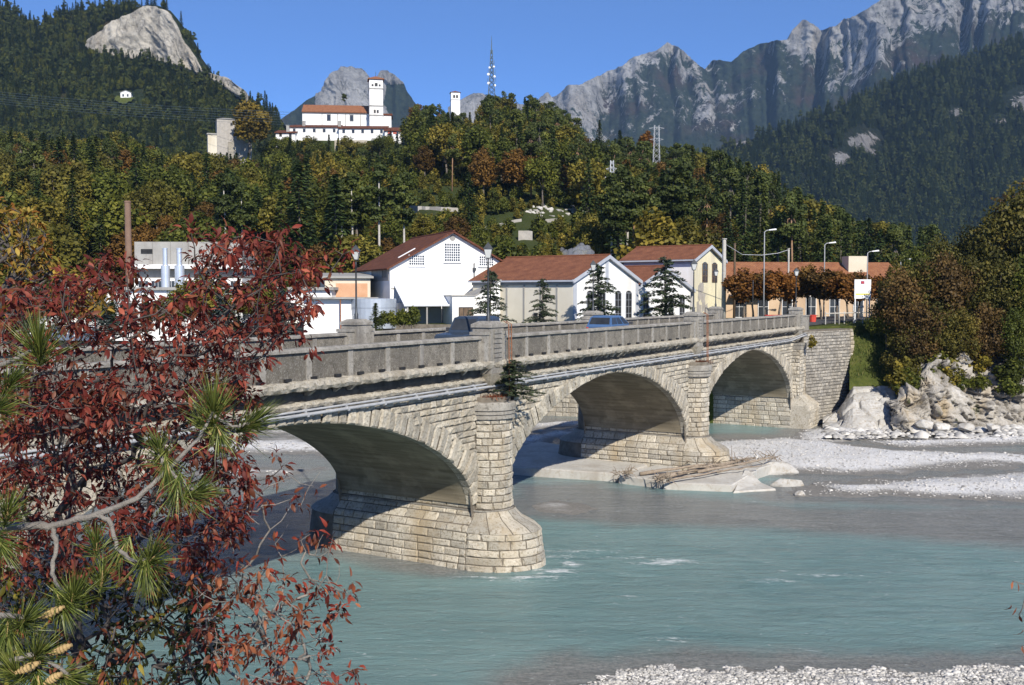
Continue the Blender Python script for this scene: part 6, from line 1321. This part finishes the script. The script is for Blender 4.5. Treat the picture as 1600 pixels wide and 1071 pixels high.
# ------------------------------------------------------------------ right bank: rock foot, grass slope, bushy trees, boulders
pxs = np.linspace(1402, 1950, 190); vs = np.linspace(0, 1, 90)
yb_ = np.interp(pxs, [1385, 1420, 1500, 1600, 1950], [681, 678, 672, 668, 664]); Yb = np.array([G(p, q, .3)[1] for p, q in zip(pxs, yb_)])
ct_z = 1.06 * np.interp(pxs, [1385, 1410, 1440, 1480, 1500, 1520, 1560, 1600, 1950], [.8, 2.4, 3.9, 5.6, 5.4, 4.2, 4.0, 5.0, 5.6]) + fbm(pxs * .06, pxs * 0, o=4, seed=61) * .9
A = np.zeros((190, 90, 3))
for j, v in enumerate(vs):
    if v < .62: t = v / .62; z = -.3 + (ct_z + .3) * t; y = Yb + 3.2 * t ** 1.3
    else: t = (v - .62) / .38; z = ct_z + (8.4 - ct_z) * t ** .8; y = Yb + 3.2 + (99 - Yb - 3.2) * t
    x = Xat(pxs, y); k = sstep(0, .12, v) * sstep(1, .6, v)
    y = y + (fbm(x * .45, z * .55, y * .3, o=5, seed=62, ridged=True) * 1.15 + fbm(x * 1.1, z * 1.8, o=4, seed=66, ridged=True) * .45) * k; x = x + fbm(x * .6, z * .7, o=4, seed=63) * .8 * k
    A[:, j] = np.stack([x, y, z + fbm(x * .8, y * .8, o=3, seed=64) * .35 * k], -1)
w1_, w2_, wi = worley(A[..., 0] / 1.9 + A[..., 2] * .12, A[..., 1] / 3.5, A[..., 2] / 2.6, 41); w3_, w4_, wj = worley(A[..., 0] / .8, A[..., 1] / 1.2, A[..., 2] / 1.0, 47)
kk_ = (sstep(0, .1, vs) * sstep(.8, .6, vs))[None, :]; A[..., 1] += kk_ * ((wi - .5) * 1.1 + .8 * sstep(.14, 0, w2_ - w1_) + (wj - .5) * .35 + .2 * sstep(.12, 0, w4_ - w3_))
obj('rock_bank', A.reshape(-1, 3), gridF(190, 90)[:, ::-1], MT['cliff_rock'], label='weathered pale rock face along the far right bank', cat='rock bank', kind='structure')
gp = np.linspace(1329, 1450, 60); gv = np.linspace(0, 1, 30); A = np.zeros((60, 30, 3))
for j, v in enumerate(gv):
    z = 2.0 + 6.4 * v ** .9; y = np.interp(v, [0, .35, .8, 1], [88, 90.5, 94.0, 97.5]) + 0 * gp; x = Xat(gp, y); A[:, j] = np.stack([x, y, z + fbm(x * .5, y * .5, o=4, seed=65) * .4], -1)
obj('grass_bank', A.reshape(-1, 3), gridF(60, 30)[:, ::-1], MT['grass'], label='steep green grass slope right of the bridge wing wall', cat='grass bank', kind='structure', smooth=True)
# grass blades on slope, one mass
q = A[:, 8:].reshape(-1, 3); q = q[rng.integers(0, len(q), 2600)] + rng.normal(size=(2600, 3)) * np.array([.25, .2, .02]); V, F, T = leaf_quads(q + (0, 0, .1), np.array([0, 0, 1.]) + rng.normal(size=(2600, 3)) * .35, rdir(2600), rng.uniform(.2, .45, 2600), rng.uniform(.03, .07, 2600), rng.random(2600))
obj('grass', V, F, MT['grass_leaf'], label='long grass on the slope beside the wing wall', cat='grass', kind='stuff', tone=T)
ap = np.linspace(1288, 1452, 150); av = np.linspace(0, 1, 110); PXm, Vm = np.meshgrid(ap, av, indexing='ij')
topz = np.interp(PXm, [1288, 1312, 1335, 1400, 1430, 1452], [.6, 1.3, 3.1, 3.2, 2.4, .8]); Zm = -.2 + (topz + .2) * sstep(0, .85, Vm) - .3 * sstep(.85, 1, Vm); Ym = 79.6 + 10.2 * Vm; Xm = Xat(PXm, Ym)
d1, d2, idv = worley(Xm / 2.1, Ym / 1.9, Zm / 1.2, 5); e1, e2, ide = worley(Xm / .9, Ym / .8, Zm / .7, 15)
Zm = Zm + (idv - .4) * .42 - .34 * sstep(.13, .0, d2 - d1) + (ide - .5) * .05 - .05 * sstep(.08, 0, e2 - e1) + fbm(Xm * 1.4, Ym * 1.4, o=4, seed=8) * .1
obj('riprap', np.stack([Xm, Ym - (idv - .5) * .25, Zm], -1).reshape(-1, 3), gridF(150, 110)[:, ::-1], MT['boulder'], label='heap of pale grouted riprap slabs below the grass slope', cat='riprap', kind='structure')
for i, (px, py, a, b, c_) in enumerate([(1445, 664, .9, .7, .45), (1470, 668, .9, .6, .4), (1510, 668, .8, .6, .4), (1298, 676, .8, .7, .3), (1550, 668, .7, .6, .35)]):
    boulder(P(px, py, 80.5), a, b, c_, 'boulder', 'pale boulder lying along the foot of the bank, %s from the bridge' % ('second', 'third', 'fourth', 'first', 'fifth')[i], group='boulders along the bank foot', seed=200 + i * 3, detail=22)
rp = []
for _ in range(900):
    px, py = rnd.uniform(1290, 1600), rnd.gauss(672, 6); rp.append(G(px, min(py, 684), .25))
pebbles('rubble', np.array(rp), .12, .32, 'pale rubble strewn along the foot of the right bank')
SH = [(1418, 505, 596, 88.5, 0), (1440, 470, 590, 88, 1), (1462, 470, 575, 88, 0), (1500, 480, 570, 87.5, 3), (1542, 470, 585, 88, 1), (1585, 480, 575, 87, 2), (1625, 470, 580, 88, 0),
      (1386, 455, 535, 93, 2), (1405, 418, 540, 92, 1), (1440, 402, 530, 92.5, 0), (1478, 392, 530, 92, 1), (1515, 398, 530, 93, 3), (1555, 388, 520, 92, 0), (1600, 396, 530, 91.5, 2),
      (1398, 404, 500, 98, 3), (1430, 385, 495, 99, 2), (1470, 366, 495, 100, 3), (1512, 350, 495, 101, 0), (1548, 330, 495, 100, 0), (1583, 286, 495, 98, 3), (1612, 276, 490, 100, 1), (1640, 330, 500, 95, 0)]
for i, (px, pt, pb, Y_, k) in enumerate(SH):
    zb_, zt_ = float(Zat(pb, Y_)), float(Zat(pt, Y_)); col = ('dark olive', 'rusty brown', 'green', 'brownish olive')[k]
    tree('shrub%d' % k, Xat(px, Y_), Y_, zb_ - .6, zt_ - zb_ + .6, col + (' bushy tree overhanging the rock face, front row' if i < 7 else ' bushy tree in the middle of the right bank thicket' if i < 14 or i > 21 else ' tall bushy tree at the back of the right bank thicket'), 'thicket on the right bank', wide=.95 if i < 14 else .8)
for i in range(22):
    px = rnd.uniform(1395, 1600); py = rnd.gauss(590, 14) + (12 if px < 1440 else 0); Y_ = 86.5 - (py - 590) * .05; tree('bush%d' % (i % 2), *P(px, py + 12, Y_), rnd.uniform(1.2, 2.6), 'small bush clinging to the rock face of the right bank', 'bushes on the rock face', cat='bush', wide=1.2)
tree('bush0', *P(1268, 545, 85.6), 1.1, 'small yellowish plant growing from the abutment cap', cat='plant', name='wall_plant')
# conifer shoot and weeds on the first pier cap
tree('cedar2', *(B(.75, -.75, 6.8)), 1.75, 'small dark green conifer growing on the first pier cap by the ladder', wide=2.6, cat='plant', name='pier_conifer')
for a0, lab in ((-.35, 'rust coloured weeds on the first pier cap'), (25.3, 'rust coloured weeds on the second pier cap')):
    n = 260; c_ = B(a0, -.5, 6.85); q = c_ + rng.normal(size=(n, 3)) * np.array([.28, .2, .05]) + (0, 0, .12); V, F, T = leaf_quads(q, np.array([0, 0, .8]) + rng.normal(size=(n, 3)) * .7, rdir(n), rng.uniform(.1, .22, n), rng.uniform(.02, .05, n), rng.random(n)); obj('cap_weeds', V, F, MT['rust_leaf'], label=lab, cat='plant', tone=T)

# steam behind the cream hall
bm = bmesh.new(); s0 = P(905, 394, 128.)
for dx, dy, dz, r in ((0, 0, 0, .9), (.8, .2, .1, .8), (-.9, 0, -.2, .7), (.3, .1, .55, .6), (1.3, 0, -.2, .6), (-1.7, 0, -.1, .45), (-2.1, .1, .3, .3), (.0, -.2, -.6, .9)):
    m_ = bmesh.ops.create_icosphere(bm, subdivisions=3, radius=r)
    for v in m_['verts']: v.co = v.co * (1 + .28 * mno.noise(v.co * 2.2 + Vector((dx * 3, 0, dz)))) + Vector((dx, dy, dz))
sv = np.array([v.co for v in bm.verts]) + s0; bm.verts.index_update(); sF = [tuple(v.index for v in fc.verts) for fc in bm.faces]; bm.free()
sm = bpy.data.materials.new('steam'); sm.use_nodes = True; sn = sm.node_tree.nodes; sn.remove(sn['Principled BSDF']); pvs = sn.new('ShaderNodeVolumePrincipled'); pvs.inputs['Color'].default_value = (.95, .96, 1, 1); pvs.inputs['Density'].default_value = .9; sm.node_tree.links.new(pvs.outputs[0], sn['Material Output'].inputs['Volume'])
obj('steam', sv, sF, sm, label='small puff of white steam over the cream hall roof', cat='steam', kind='stuff')

# ------------------------------------------------------------------ foreground shrubs
def grow(root, tips, bf=.35):
    pts = np.vstack([root[None], tips]); n = len(pts); par = np.full(n, -1); done = np.zeros(n, bool); path = np.zeros(n); done[0] = True
    best = np.linalg.norm(pts - pts[0], axis=1); bp = np.zeros(n, int); best[0] = 1e9
    for _ in range(n - 1):
        i = int(np.argmin(np.where(done, 1e9, best))); par[i] = bp[i]; path[i] = path[bp[i]] + np.linalg.norm(pts[i] - pts[bp[i]]); done[i] = True
        c_ = np.linalg.norm(pts - pts[i], axis=1) + bf * path[i]; k = c_ < best; best = np.where(k, c_, best); bp = np.where(k, i, bp)
    cnt = np.ones(n)
    for i in np.argsort(-path):
        if par[i] >= 0: cnt[par[i]] += cnt[i]
    return pts, par, cnt
def branch_mesh(pts, par, cnt, r0, rmin, jit=.02, e=.42, sides=5):
    mb = MB(); rr = np.maximum(rmin, r0 * (cnt / cnt.max()) ** e)
    for i in range(1, len(pts)):
        p, q = pts[par[i]], pts[i]; L_ = np.linalg.norm(q - p); m = (p + q) / 2 + np.array([rnd.uniform(-1, 1) for _ in range(3)]) * L_ * .09 + (0, 0, -.04 * L_)
        if rr[i] < rmin * 1.6: mb.tube([p, m, q], [rr[i] * 1.2, rr[i], rr[i] * .75], 4, False)
        else: mb.tube([p, m, q], [min(rr[par[i]], rr[i] * 1.25), rr[i] * 1.08, rr[i]], sides, False)
    return mb
def leaf_shape(curl, fold, wv, wid=.23):
    t = np.array([0, .14, .32, .52, .72, .9, 1.0]); hw = np.array([.02, .45, .82, 1.0, .78, .36, 0]) * wid; V, F = [], []
    for i, (a, h) in enumerate(zip(t, hw)):
        zc_ = -curl * a * a; x = a - .12 * curl * a
        V += [(x, 0, zc_), (x - .02, h * math.cos(fold), zc_ + h * math.sin(fold) + wv * math.sin(a * 17)), (x - .02, -h * math.cos(fold), zc_ + h * math.sin(fold) - wv * math.sin(a * 15 + 1))]
    n = len(t)
    for i in range(n - 1): a, b = i * 3, (i + 1) * 3; F += [(a, b, b + 1, a + 1), (a, a + 2, b + 2, b)]
    V += [(-.28, 0, .03), (-.28, .02, .03)]; F += [(0, 1, len(V) - 1, len(V) - 2)]
    return np.array(V), F
LEAFV = [leaf_shape(.35, .35, .03), leaf_shape(.75, .55, .04), leaf_shape(.15, .2, .03), leaf_shape(1.0, .8, .05, .2), leaf_shape(.5, -.25, .04)]
LF4 = np.array([f_ for f_ in LEAFV[0][1]])
def frames_from(D, N):
    D = unit(D); S = unit(np.cross(N, D)); return np.stack([D, S, np.cross(D, S)], -1)          # columns: leaf x, y, z
def leaf_cloud(tips, dirs, per, size, spread, down, offs=.02):
    C, D, N, S = [], [], [], []
    for p, d in zip(tips, dirs):
        n = rnd.randint(*per)
        for k in range(n):
            v = d * rnd.uniform(.2, 1.0) + np.array([rnd.gauss(0, 1) for _ in range(3)]) * spread + np.array([0, 0, -down * rnd.random()]); v = v / np.linalg.norm(v)
            C.append(p + v * offs * rnd.uniform(.3, 1.6) + np.array([rnd.gauss(0, offs * .5) for _ in range(3)])); D.append(v); N.append(np.array([rnd.gauss(0, .55), rnd.gauss(0, .55) - .25, 1.0])); S.append(size * rnd.uniform(.65, 1.3))
    return np.array(C), np.array(D), np.array(N), np.array(S)
def add_leaves(parent, C, D, N, S, mats, nind, name='leaf'):
    R_ = frames_from(D, N); var = rng.integers(0, len(LEAFV), len(C)); dist = np.linalg.norm(C - CAM, axis=1) + rng.normal(size=len(C)) * .15
    order = np.argsort(dist); 
    pxv = 800 + 1600 * C[:, 0] / C[:, 1]; pyv = 458 + 1600 * (11.3 - C[:, 2]) / C[:, 1]; inv = (pxv > 5) & (pxv < 1595) & (pyv > 5) & (pyv < 1065); order = np.concatenate([order[inv[order]], order[~inv[order]]])
    mesh = {}
    from mathutils import Matrix
    for i in order[:nind]:
        k = (int(var[i]), rnd.randrange(3)); 
        if k not in mesh: V_, F_ = LEAFV[k[0]]; mesh[k] = make_mesh('leaf', V_, F_, MT[mats[0]], tone=np.full(len(V_), (.3, .6, .95)[k[1]]), smooth=True)
        o = bpy.data.objects.new(name, mesh[k]); COL.objects.link(o); o.parent = parent; M_ = Matrix(R_[i].tolist()).to_4x4() @ Matrix.Scale(float(S[i]), 4); M_.translation = Vector(C[i] - WL[parent.name]); o.matrix_local = M_
    rest_ = order[nind:]
    mi = rng.integers(0, len(mats), len(rest_)) if len(mats) > 1 else np.zeros(len(rest_), int)
    for k, m in enumerate(mats):
        ii = rest_[mi == k]
        if len(ii) == 0: continue
        VV, TT = [], []
        for v in range(len(LEAFV)):
            jj = ii[var[ii] == v]; L_ = LEAFV[v][0]; VV.append((np.einsum('nij,kj->nki', R_[jj], L_) * S[jj][:, None, None] + C[jj][:, None]).reshape(-1, 3)); TT.append(np.repeat(np.clip(rng.random(len(jj)) * .75 + .12, 0, 1), len(L_)))
        VV = np.concatenate(VV); nl = len(VV) // len(LEAFV[0][0]); FF = (LF4[None] + (np.arange(nl) * len(LEAFV[0][0]))[:, None, None]).reshape(-1, 4); obj('foliage', VV, FF, MT[m], parent, kind='stuff', tone=np.concatenate(TT), smooth=True)
def in_poly(x, y, pts): return poly_sd(np.array([x], float), np.array([y], float), np.array(pts, float))[0] > 0
def sample(poly, n, y0, y1, holes=()):
    pts = np.array(poly, float); out = []; lo, hi = pts.min(0), pts.max(0)
    while len(out) < n:
        xs = np.stack([rng.uniform(lo[0], hi[0], 400), rng.uniform(lo[1], hi[1], 400)], 1); k = poly_sd(xs[:, 0], xs[:, 1], pts) > 0
        for h in holes: k &= ~((xs[:, 0] > h[0]) & (xs[:, 0] < h[1]) & (xs[:, 1] > h[2]) & (xs[:, 1] < h[3]))
        out += [tuple(v) for v in xs[k]]
    out = out[:n]; return np.array([P(x, y, rnd.uniform(y0, y1)) for x, y in out])
def shrub(name, label, root, tips, r0, rmin, leaf, bark, mats, per, size, nind, spread=.75, down=.7, bare=None, bf=.35):
    e = empty(name, root, label, 'shrub'); pts, par, cnt = grow(np.array(root, float), tips, bf); br = branch_mesh(pts, par, cnt, r0, rmin); br.build('branches', MT[bark], e, smooth=True)
    d = unit(pts[1:] - pts[par[1:]]); k = cnt[1:] < 9
    if bare is not None: k &= ~bare(pts[1:])
    C, D, N, S = leaf_cloud(pts[1:][k], d[k], per, size, spread, down); add_leaves(e, C, D, N, S, mats, nind); return e
HOLE = [(236, 304, 372, 462), (130, 195, 465, 515)]
tA = sample([(0, 455), (60, 440), (120, 418), (160, 395), (205, 402), (240, 450), (300, 450), (285, 385), (296, 362), (330, 368), (400, 364), (425, 348), (452, 370), (482, 410), (498, 440), (490, 490), (450, 520), (415, 560), (400, 620), (300, 640), (0, 640)], 520, 3.5, 5.3, HOLE)
tB = sample([(0, 600), (300, 600), (400, 590), (392, 660), (385, 720), (398, 760), (385, 830), (330, 880), (200, 900), (0, 900)], 860, 3.6, 6.0)
tC = np.array([P(x, y, 4.4) for x, y in ((500, 440), (520, 420), (505, 402), (535, 398), (550, 392), (524, 392), (432, 715), (440, 732), (425, 745), (415, 780), (470, 520), (488, 545))])
shrub('red_leaved_shrub', 'large shrub with deep red autumn leaves filling the left foreground', (-2.1, 4.8, 8.3), np.vstack([tA, tB, tC]), .026, .0022, None, 'twig_dark', ['red_leaf', 'red_leaf', 'red_leaf', 'rust_leaf'], (10, 17), .033, 300)
bare = [(390, 770), (410, 790), (405, 820), (430, 850), (450, 820), (470, 790), (490, 760), (500, 738), (440, 870), (470, 880), (500, 870), (520, 840), (415, 900), (445, 905), (480, 930), (510, 900), (530, 880), (400, 870), (385, 800), (395, 740), (420, 760), (455, 745), (380, 900), (400, 930), (440, 945), (365, 860), (430, 960), (525, 912), (470, 855), (455, 790), (485, 905), (422, 828), (350, 900), (360, 830)]
tD = sample([(300, 905), (380, 870), (440, 900), (500, 900), (555, 905), (548, 965), (500, 960), (530, 1010), (565, 1060), (500, 1071), (380, 1075), (290, 1010)], 190, 3.6, 4.6)
tE = np.array([P(x, y, rnd.uniform(3.9, 4.4)) for x, y in bare]); tE2 = np.array([P(x, y, 4.1) for x, y in ((470, 845), (485, 835), (497, 852), (505, 835), (492, 868), (478, 862), (512, 862), (455, 780), (462, 772), (520, 848))])
bs = set(np.round(tE[:, 0], 5))
shrub('sparse_rust_shrub', 'sparse twiggy shrub with rust red leaves hanging over the water', (-1.5, 4.3, 8.0), np.vstack([tD, tE, tE2]), .014, .0016, None, 'twig', ['rust_leaf', 'red_leaf'], (4, 9), .036, 220, .8, .5, bare=lambda p: np.isin(np.round(p[:, 0], 5), list(bs)) & (rng.random(len(p)) < .85), bf=.25)
tY = sample([(-60, 300), (10, 315), (45, 325), (70, 360), (85, 410), (125, 425), (180, 445), (170, 490), (110, 480), (60, 500), (-60, 520)], 330, 8.0, 10.5)
shrub('yellow_leaved_shrub', 'yellow and orange leaved shrub at the left edge behind the red one', (-4.6, 8.6, 6.2), tY, .05, .004, None, 'twig_dark', ['yellow_leaf', 'orange_leaf', 'olive_leaf'], (7, 13), .06, 120)
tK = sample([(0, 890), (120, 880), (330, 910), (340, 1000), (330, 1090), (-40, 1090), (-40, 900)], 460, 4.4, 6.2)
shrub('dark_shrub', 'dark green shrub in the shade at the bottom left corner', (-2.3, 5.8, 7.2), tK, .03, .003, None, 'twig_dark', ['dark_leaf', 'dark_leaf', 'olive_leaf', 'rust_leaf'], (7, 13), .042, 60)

# pine boughs ------------------------------------------------------------------
pn = empty('pine_tree', (-3.0, 2.9, 8.9), 'pine with long green needle tufts reaching in from the left edge', 'tree')
mb = MB(); mb.tube([(-3.0, 2.9, 8.7), (-2.95, 2.88, 10), (-3.0, 2.9, 12), (-2.9, 2.85, 13.5)], [.13, .11, .09, .05], 10); mb.build('trunk', MT['bark'], pn, smooth=True)
def bough(pts, r0, r1): q = np.array([P(*p) for p in pts]); t = np.linspace(0, 1, len(q)); tt = np.linspace(0, 1, len(q) * 4); qq = np.stack([np.interp(tt, t, q[:, k]) for k in range(3)], 1); qq[1:-1] = (qq[:-2] + 2 * qq[1:-1] + qq[2:]) / 4 + rng.normal(size=(len(qq) - 2, 3)) * .0018; m = MB(); m.tube(qq, np.linspace(r0, r1, len(qq)) * rng.uniform(.88, 1.14, len(qq)), 8); m.build('branch', MT['twig'], pn, smooth=True)
bough([(-860, 900, 2.88), (-250, 860, 2.78), (-40, 828, 2.7), (40, 822, 2.7), (80, 822, 2.7), (150, 805, 2.7), (215, 780, 2.72), (262, 735, 2.75), (310, 690, 2.78), (335, 640, 2.8)], .0145, .004)
bough([(82, 822, 2.7), (88, 858, 2.69), (80, 895, 2.68), (95, 925, 2.6), (115, 930, 2.55)], .007, .004); bough([(150, 805, 2.7), (172, 812, 2.69), (186, 862, 2.66), (215, 880, 2.62), (240, 870, 2.6)], .007, .004); bough([(335, 650, 2.8), (365, 668, 2.83), (392, 662, 2.85)], .005, .0035); bough([(262, 735, 2.75), (250, 712, 2.75), (248, 695, 2.75)], .005, .0035); bough([(262, 735, 2.75), (290, 760, 2.72), (308, 768, 2.7)], .005, .0035)
bough([(-900, 1050, 2.85), (-200, 985, 2.65), (-20, 960, 2.55), (40, 965, 2.5)], .016, .005); bough([(-900, 1200, 2.8), (-150, 1080, 2.55), (0, 1040, 2.46), (60, 1020, 2.47), (110, 1058, 2.5)], .014, .004); bough([(-860, 640, 2.9), (-150, 600, 2.92), (10, 570, 2.9), (58, 545, 2.9)], .015, .005); bough([(-860, 800, 2.85), (-100, 810, 2.7), (0, 800, 2.62), (14, 795, 2.6)], .012, .004)
def tuft(px, py, Y_, d, L_, n=115, seg=.055, open_=(.15, 1.25)):
    c_ = P(px, py, Y_); d = unit(np.array([d[0], d[2], d[1]], float)); a = unit(np.cross(d, (0.3, 1, .2))); b = np.cross(d, a); V, F, T = [], [], []
    for k in range(n):
        s = rnd.random(); th = rnd.uniform(*open_) * (1.05 - .55 * s); ph = rnd.uniform(0, 6.283); v = d * math.cos(th) + (a * math.cos(ph) + b * math.sin(ph)) * math.sin(th); st0 = c_ - d * seg * (1 - s); ln = L_ * rnd.uniform(.6, 1.0)
        sd_ = unit(np.cross(v, rdir(1)[0])); s2 = np.cross(v, sd_); w_ = .0011; mid = st0 + v * ln * .55 + (0, 0, -.004); tip = st0 + v * ln + (0, 0, -.016 * rnd.random()); o = len(V)
        for p, k_ in ((st0, .9), (mid, 1.0)): V += [p + sd_ * w_ * k_, p - sd_ * w_ * .5 * k_ + s2 * w_ * .8 * k_, p - sd_ * w_ * .5 * k_ - s2 * w_ * .8 * k_]
        V.append(tip); F += [(o, o + 1, o + 4, o + 3), (o + 1, o + 2, o + 5, o + 4), (o + 2, o, o + 3, o + 5), (o + 3, o + 4, o + 6), (o + 4, o + 5, o + 6), (o + 5, o + 3, o + 6)]; T += [rnd.random()] * 7
    tf = obj('needle_tuft', np.array(V), F, MT['needle'], pn, tone=np.array(T)); bd = MB(); bd.tube([c_ - d * .03, c_ - d * .008, c_ + d * .008, c_ + d * .016], [.003, .0042, .0036, .001], 7); bd.build('bud', MT['pine_cone'], tf)
for a in ((62, 545, 2.9, (.15, 1, -.3), .165, 180), (15, 600, 2.9, (.5, .6, -.3), .13), (-5, 640, 2.88, (.6, .3, -.2), .12), (333, 640, 2.8, (.1, 1, -.25), .15, 170), (318, 668, 2.8, (-.5, .6, -.3), .10, 70), (345, 680, 2.8, (.4, -.7, -.3), .10, 70), (392, 662, 2.85, (.7, .45, -.2), .135, 130), (248, 700, 2.75, (-.15, .9, -.3), .10), (262, 735, 2.74, (.2, -.8, -.3), .10, 80), (308, 770, 2.7, (.9, .35, -.2), .115, 110), (275, 768, 2.7, (-.1, -.9, -.3), .10, 80), (238, 872, 2.6, (.55, .6, -.35), .12, 130), (228, 892, 2.6, (.1, -.9, -.3), .11, 100), (150, 845, 2.68, (.1, .9, -.3), .10, 90), (115, 932, 2.55, (.35, .8, -.4), .125, 130), (98, 945, 2.55, (.5, -.6, -.3), .11, 90), (12, 800, 2.6, (.3, .7, -.3), .12, 110), (0, 850, 2.6, (.5, -.4, -.3), .11), (40, 968, 2.5, (.5, .5, -.4), .125, 120), (10, 990, 2.5, (.1, -.6, -.5), .12), (58, 1022, 2.46, (.5, .6, -.4), .12, 120), (20, 1050, 2.45, (-.2, .5, -.4), .12), (108, 1060, 2.5, (.8, -.1, -.3), .115, 120), (60, 1075, 2.45, (.2, -.5, -.4), .12), (185, 865, 2.66, (-.4, -.7, -.3), .09, 60), (160, 900, 2.62, (.2, .9, -.2), .10, 70)): tuft(*a)
for px0, py0, px1, py1, Y_ in ((62, 966, 100, 948, 2.52), (78, 1022, 112, 1008, 2.48), (25, 1052, 62, 1035, 2.44), (70, 1069, 96, 1052, 2.46)):
    a, b = P(px0, py0, Y_), P(px1, py1, Y_); cn = MB(); n = 15; ts = np.linspace(0, 1, n); cn.tube([a + (b - a) * t for t in ts], [.010 * math.sin(math.pi * min(max(t, .08), .95)) ** .5 * (1 + .12 * (-1) ** i) for i, t in enumerate(ts)], 10); cn.build('pollen_cone', MT['pine_cone'], pn)
# twig with brown leaves at the right edge
tw_ = empty('brown_leaved_twig', (2.0, 3.1, 9.0), 'thin twig with a few brown leaves at the right edge', 'twig'); q = [(2.0, 3.1, 8.6), P(1690, 1090, 3.05), P(1640, 960, 3.0), P(1605, 915, 3.0), P(1582, 908, 3.0)]; mb = MB(); mb.tube(q, [.012, .008, .004, .0022, .0015], 6); mb.tube([P(1605, 915, 3.0), P(1598, 950, 3.0), P(1592, 962, 3.0)], .0018, 5); mb.tube([P(1640, 960, 3.0), P(1612, 985, 3.0), P(1600, 992, 3.0)], .002, 5); mb.tube([P(1640, 1000, 3.0), P(1600, 1010, 3.0)], .0018, 5); mb.build('stem', MT['twig'], tw_, smooth=True)
C = np.array([P(*p, 3.0) for p in ((1583, 909), (1590, 912), (1580, 946), (1588, 950), (1593, 962), (1598, 985), (1598, 1010))]); D = np.array([(-.6, 0, -.9), (.2, -.2, -1), (-.3, 0, -1), (-.1, -.3, -1), (.3, 0, -1), (-.1, 0, -1), (-.2, 0, -1)]); add_leaves(tw_, C, D, rng.normal(size=(7, 3)) + np.array([0, -.6, 1.]), np.full(7, .024), ['rust_leaf'], 7)

# ------------------------------------------------------------------ look-alikes: say which one, counted from the left
ORD = 'first second third fourth fifth sixth seventh eighth ninth tenth eleventh twelfth thirteenth fourteenth fifteenth sixteenth seventeenth eighteenth nineteenth twentieth'.split() + ['twenty-' + w for w in 'first second third fourth fifth sixth seventh eighth ninth'.split()]
same = {}
for o in SC.objects:
    if o.parent is None and 'label' in o and 'group' in o: same.setdefault(o['label'], []).append(o)
for lab, L_ in same.items():
    if 1 < len(L_) <= len(ORD) and len(lab.split()) <= 13:
        L_.sort(key=lambda o: o.location.x / max(o.location.y, 1))
        for i, o in enumerate(L_): o['label'] = lab + ', ' + ORD[i] + ' from left'

# ------------------------------------------------------------------ air: one closed box round everything
hv = [(-2600, -120, -2.7), (2600, -120, -2.7), (2600, 4600, -2.7), (-2600, 4600, -2.7)]
HB = MB(); HB.box(WF, -2700, 2700, -150, 5200, -2.7, 1500)
hm = bpy.data.materials.new('haze_air'); hm.use_nodes = True; hn = hm.node_tree.nodes; hn.remove(hn['Principled BSDF'])
pv = hn.new('ShaderNodeVolumePrincipled'); pv.inputs['Color'].default_value = (.42, .66, 1.0, 1); pv.inputs['Density'].default_value = 0.00008; pv.inputs['Anisotropy'].default_value = 0.1
hm.node_tree.links.new(pv.outputs[0], hn['Material Output'].inputs['Volume'])
HB.build('haze', hm, label='thin blue valley haze over the distant mountains', cat='haze', kind='stuff')
